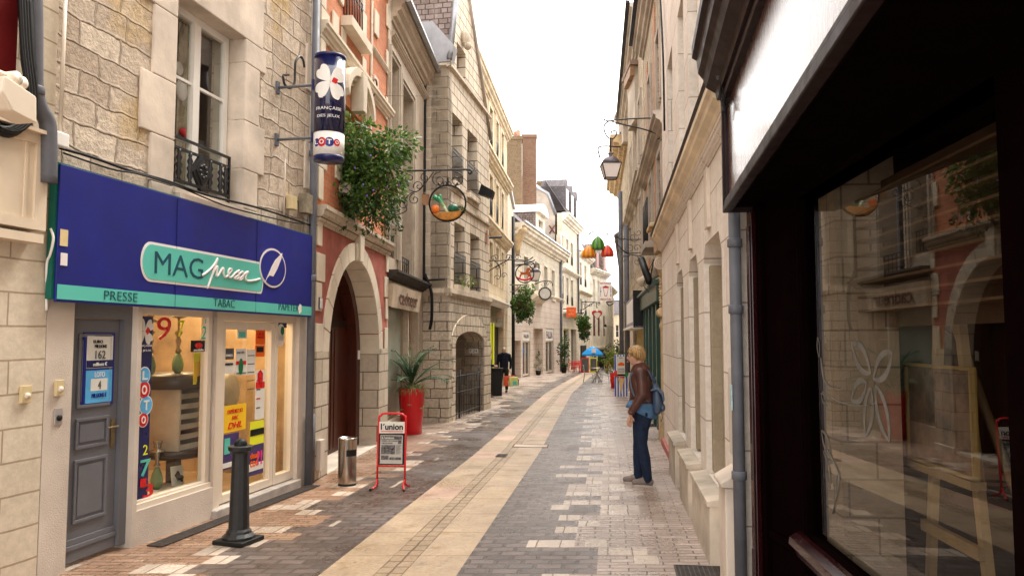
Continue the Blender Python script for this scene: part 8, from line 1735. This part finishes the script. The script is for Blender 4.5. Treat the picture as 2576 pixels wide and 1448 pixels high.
# leather jacket with sleeves
nd = [((0, .02, 1.00), .158, .152), ((0, .02, 1.10), .150, .140), ((0, .01, 1.22), .158, .145), ((0, .015, 1.33), .155, .130), ((0, .012, 1.41), .075, .075),
      ((.165, .02, 1.36), .066, .070), ((.205, .04, 1.22), .056, .060), ((.232, .045, 1.10), .052, .056), ((.226, -.03, .98), .047, .050), ((.210, -.09, .89), .042, .044),
      ((-.165, .02, 1.36), .066, .070), ((-.205, .022, 1.22), .056, .060), ((-.232, .02, 1.10), .050, .054), ((-.226, -.03, .98), .045, .048), ((-.215, -.072, .885), .040, .042)]
cloth(nd, [(0, 1), (1, 2), (2, 3), (3, 4), (3, 5), (5, 6), (6, 7), (7, 8), (8, 9), (3, 10), (10, 11), (11, 12), (12, 13), (13, 14)], 'leather_jacket', leather, vox=.008, sm=3)
for sx, wy in ((1, -.09), (-1, -.072)): MB().tube([(sx * .214, wy + .004, .895), (sx * .213, wy - .004, .872)], .044, 16).build('cuff', leather, t)
MB().tube([(.152 * math.cos(a), .018 + .140 * math.sin(a), 1.0) for a in [2 * math.pi * i / 28 for i in range(29)]], .014, 8).build('waistband', leather, t)
# short blond hair
hm = MB(); n, k = 40, 22; vs = []; rh = random.Random(4)
for i in range(k + 1):
    th = math.pi * .80 * i / k
    for j in range(n):
        ph = 2 * math.pi * j / n; x = math.sin(th) * math.sin(ph); y = -math.sin(th) * math.cos(ph); z = math.cos(th); f = max(0, -y)
        lim = -.52 + .95 * max(0, math.cos(ph)) ** .7 + (.10 if abs(math.sin(ph)) > .8 else 0)
        zz = max(z, lim); sc2 = math.sqrt(max(0.0001, 1 - zz * zz)) / max(.01, math.sqrt(max(0.0001, 1 - z * z))) if zz != z else 1
        wv = 1 + .022 * math.sin(ph * 13 + th * 3) + .012 * math.sin(ph * 29)
        vs.append(tf((x * sc2 * .088 * wv, (y * sc2 * .110 + (.010 if y > 0 else .0)) * wv, zz * .122 + .012)))
hm.add(vs, [(i * n + j, i * n + (j + 1) % n, (i + 1) * n + (j + 1) % n, (i + 1) * n + j) for i in range(k) for j in range(n)], True)
hm.build('hair', blond, t)
m = MB()
for j in range(380):                                     # loose locks over the cap, fringe to the front
    ph = rh.uniform(-3.14, 3.14); P_ = []; top_ = rh.uniform(.15, .5); end = 2.05 - .80 * max(0, math.cos(ph)) ** .8 - rh.random() * .15
    for u in range(6):
        th = top_ + (end - top_) * u / 5; r_ = 1.0 + .05 * rh.random() + .02 * math.sin(u); P_.append(tf((math.sin(th) * math.sin(ph) * .089 * r_, -math.sin(th) * math.cos(ph) * .110 * r_ + .005, math.cos(th) * .124 + .012)))
    m.tube(P_, [.003, .005, .006, .005, .004, .0015], 5)
m.build('hair_locks', blond, t)
m = MB(); gl = pm('dark_glasses', (.03, .012, .01), .2)
for sx in (-1, 1):
    m.tube([tf((sx * .030 + .021 * math.cos(a), -.098 + .006 * abs(math.cos(a)), .008 + .014 * math.sin(a))) for a in [2 * math.pi * i / 14 for i in range(15)]], .0022, 5); m.tube([tf((sx * .052, -.092, .012)), tf((sx * .076, -.05, .012)), tf((sx * .078, .01, .006))], .0035, 5)
m.tube([tf((-.010, -.104, .010)), tf((.010, -.104, .010))], .0022, 5); m.build('glasses', gl, t)
# backpack on her back with straps
bk = thing('backpack', 'slate blue leather backpack on the back of the blond woman', 'backpack', wp_ + Vector((0, 0, -.09)), rad(-103))
nd = [((0, .205, .98), .110, .055), ((0, .215, 1.08), .125, .070), ((0, .205, 1.20), .105, .060), ((0, .185, 1.28), .06, .04)]
o = mbof([skin('b', nd, [(0, 1), (1, 2), (2, 3)], 2)]).build('bag_body', bagm, bk); remesh(o, .01, 3)
m = MB(); m.prism([(.13, 1.24), (.22, 1.27), (.285, 1.20), (.295, 1.10), (.28, 1.09), (.265, 1.18), (.21, 1.24), (.14, 1.22)], -.115, .115, 's'); m.build('flap', bagm, bk, bevel=.006)
MB().ball((0, .275, 1.02), (.085, .03, .05), 16, 10).build('front_pocket', bagm, bk)
m = MB(); m.tube(bez([(-.02, .17, 1.30), (-.02, .19, 1.37), (.02, .19, 1.37), (.02, .17, 1.30)], 5), .009, 6); m.build('handle', bagm, bk)
for sx in (-1, 1): MB().tube(bez([(sx * .06, .17, 1.34), (sx * .085, .10, 1.47), (sx * .09, -.02, 1.49), (sx * .09, -.100, 1.40), (sx * .10, -.095, 1.28), (sx * .12, -.04, 1.15), (sx * .12, .13, 1.10)], 5), .014, 6).build('strap', bagm, bk)
MB().tube(bez([(.06, .26, .97), (.07, .27, .90), (.05, .25, .86)], 4), .006, 5).build('tassel', bagm, bk)
# shoes
shoe_m = pm('grey_brown_trainer', (.20, .16, .14), .6, 0, .4, 18, .3, 60)
for hx_, y0, nm_ in ((.12, .09, 'l'), (-.07, -.035, 'r')):
    m = MB(); vs, fs = skin('sh', [((hx_, y0 + .035, .055), .040, .045), ((hx_, y0 - .02, .065), .043, .058), ((hx_, y0 - .09, .055), .046, .042), ((hx_, y0 - .16, .045), .040, .032)], [(0, 1), (1, 2), (2, 3)], 2); m.add(vs, fs, True); s_o = m.build('shoe', shoe_m, t); remesh(s_o, .006, 4)
    m = MB(); sole = [(hx_ + .038 * math.cos(a) * (1.0 if math.sin(a) < 0 else .85), y0 - .062 + .122 * math.sin(a)) for a in [2 * math.pi * i / 20 for i in range(20)]]; m.prism(sole, .0, .024, 'z'); m.build('sole', pm('light_sole', (.45, .40, .35), .6) if 'light_sole' not in bpy.data.materials else bpy.data.materials['light_sole'], s_o)
# simpler figures farther off share this recipe
def figure(label, pos, rz, top, legs, hair, arms, legJ, headyaw=0, H=1.75, sc3=1.0, hold=None, wd=1.15):
    t = thing('person', label, 'person', pos, rz); t.scale = (sc3,) * 3
    J2 = dict(J); J2.update(legJ); J2.update(arms)
    hp_, tf2 = head_parts((0, -.03, 1.60), headyaw)
    J2.update(pel=(0, .01, .95), wa=(0, .015, 1.08), ch=(0, .01, 1.28), ub=(0, .015, 1.42), nk=(0, 0, 1.49), hd=(0, -.018, 1.56), shL=(.19, .02, 1.41), shR=(-.19, .02, 1.41))
    hs = []
    for k_, s_ in (('L', -1), ('R', 1)):
        w_ = Vector(J2['wr' + k_]); e_ = Vector(J2['el' + k_]); d = (w_ - e_).normalized(); hs += hand(w_, d, (-s_, 0, .2), s_, 1.05, .6)
    o = mbof([body(J2, 1, wd)] + hp_ + hs).build('body', skinm, t); remesh(o, .009, 2)
    q = J2; V = lambda n, a=0, b=0, c=0: (q[n][0] + a, q[n][1] + b, q[n][2] + c)
    mid = lambda a, b, u=.5: tuple(Vector(q[a]) * (1 - u) + Vector(q[b]) * u)
    def cl_(nodes, edges, nm, mat): o = mbof([skin('c', nodes, edges, 2)]).build(nm, mat, t); remesh(o, .011, 4)
    cl_([((0, .01, 1.02), .155, .125), ((0, .01, .94), .165, .135), (mid('hpL', 'knL', .2), .10, .105), (V('knL'), .072, .076), (mid('knL', 'anL', .9), .062, .066), (mid('hpR', 'knR', .2), .10, .105), (V('knR'), .072, .076), (mid('knR', 'anR', .9), .062, .066)], [(0, 1), (1, 2), (2, 3), (3, 4), (1, 5), (5, 6), (6, 7)], 'trousers', legs)
    cl_([((0, .015, .98), .172, .142), ((0, .015, 1.12), .170, .142), ((0, .01, 1.28), .178, .140), ((0, .015, 1.40), .165, .120), ((0, .012, 1.475), .085, .08), (V('shL'), .078, .078), (V('elL'), .056, .058), (mid('elL', 'wrL', .9), .042, .044), (V('shR'), .078, .078), (V('elR'), .056, .058), (mid('elR', 'wrR', .9), .042, .044)], [(0, 1), (1, 2), (2, 3), (3, 4), (3, 5), (5, 6), (6, 7), (3, 8), (8, 9), (9, 10)], 'jacket', top)
    m = MB(); n, k = 24, 14; vs = []
    for i in range(k + 1):
        th = math.pi * .72 * i / k
        for j in range(n):
            ph = 2 * math.pi * j / n; x = math.sin(th) * math.sin(ph); y = -math.sin(th) * math.cos(ph); z = math.cos(th); lim = -.30 + .75 * max(0, math.cos(ph)) ** .6; zz = max(z, lim); s2 = math.sqrt(max(1e-4, 1 - zz * zz)) / math.sqrt(max(1e-4, 1 - z * z)) if zz != z else 1
            vs.append(tf2((x * s2 * .080, y * s2 * .102 + .003, zz * .120 + .003)))
    m.add(vs, [(i * n + j, i * n + (j + 1) % n, (i + 1) * n + (j + 1) % n, (i + 1) * n + j) for i in range(k) for j in range(n)], True); m.build('hair', hair, t)
    for k_ in 'LR':
        a = q['an' + k_]; m = MB(); vs, fs = skin('s', [((a[0], a[1] + .04, .05), .042, .045), ((a[0], a[1] - .06, .05), .045, .042), ((a[0], a[1] - .17, .038), .038, .026)], [(0, 1), (1, 2)], 2); m.add(vs, fs, True); remesh(m.build('shoe', pm('brown_shoe', (.10, .06, .04), .5) if 'brown_shoe' not in bpy.data.materials else bpy.data.materials['brown_shoe'], t), .01, 3)
    return t
darkj = pm('dark_navy_fleece', (.010, .012, .022), .85, 0, .3, 9, .4, 40); darkt = pm('dark_grey_trousers', (.022, .019, .018), .85, 0, .2, 9); redt = pm('red_trousers', (.50, .02, .02), .7)
LJ = dict(hpL=(.09, .012, .92), hpR=(-.09, .012, .92), knL=(.10, -.02, .50), knR=(-.13, .04, .50), anL=(.10, .0, .10), anR=(-.19, .10, .10), toL=(.11, -.13, .035), toR=(-.22, -.02, .035))
mp = gp(1268, 986)
figure('grey haired man in a dark fleece holding two bright shopping bags', mp, rad(-8), darkj, darkt, greyh, dict(elL=(.255, .06, 1.14), wrL=(.235, -.01, .89), elR=(-.25, .06, 1.14), wrR=(-.24, .0, .90)), LJ, rad(12))
# bags in his left hand
def bag(cx, cy, w_, h_, rz_, mat, label, mat2=None):
    b = thing('shopping_bag', label, 'bag', mp + Vector((cx, cy, .24)), rz_); MB().prism([(-w_ / 2, 0), (w_ / 2 * .94, .02), (w_ / 2, h_), (-w_ / 2 * 1.05, h_ * .96)], -.07, .07).build('bag_body', mat, b, bevel=.015)
    MB().tube(bez([(-w_ * .2, 0, h_), (-w_ * .1, 0, h_ + .16), (w_ * .1, 0, h_ + .16), (w_ * .2, 0, h_)], 5), .008, 6).build('handle', M['black'], b)
    if mat2: MB().prism([(-w_ * .1, h_ * .1), (w_ * .35, h_ * .15), (w_ * .3, h_ * .55), (-w_ * .15, h_ * .5)], -.075, -.071).build('printed_patch', mat2, b)
bag(.20, -.05, .42, .40, .1, pm('orange_red_bag', (.80, .10, .03), .4), 'orange red shopping bag held by the grey haired man', M['white']); bag(.36, -.22, .34, .36, .25, pm('yellow_green_bag', (.70, .72, .25), .4), 'yellow green shopping bag in front of the orange red one', pm('turquoise_print', (.10, .55, .50), .5)); bag(.42, .06, .3, .26, .0, M['black'], 'small black bag behind the two bright ones')
p = gx(1228, 26.2); figure('person in black at the wall corner, seen from the side, hand held out', p, rad(88), darkj, darkt, greyh, dict(elL=(.22, .05, 1.15), wrL=(.14, -.18, 1.10), elR=(-.22, .02, 1.15), wrR=(-.12, -.22, 1.12)), LJ, 0, sc3=.97)
p = gx(1532, 60); figure('distant person in black top and red trousers near the cafe', p, rad(20), darkj, redt, M['wood'], dict(elL=(.26, .05, 1.14), wrL=(.2, -.1, .92), elR=(-.25, .0, 1.14), wrR=(-.22, -.05, .90)), LJ, 0, sc3=.96)
p = gx(1520, 66); figure('distant person all in black beside the one in red trousers', p, rad(-30), darkj, darkt, M['black'], dict(elL=(.26, .05, 1.14), wrL=(.2, -.1, .92), elR=(-.25, .0, 1.14), wrR=(-.22, -.05, .90)), LJ, 0, sc3=.95)
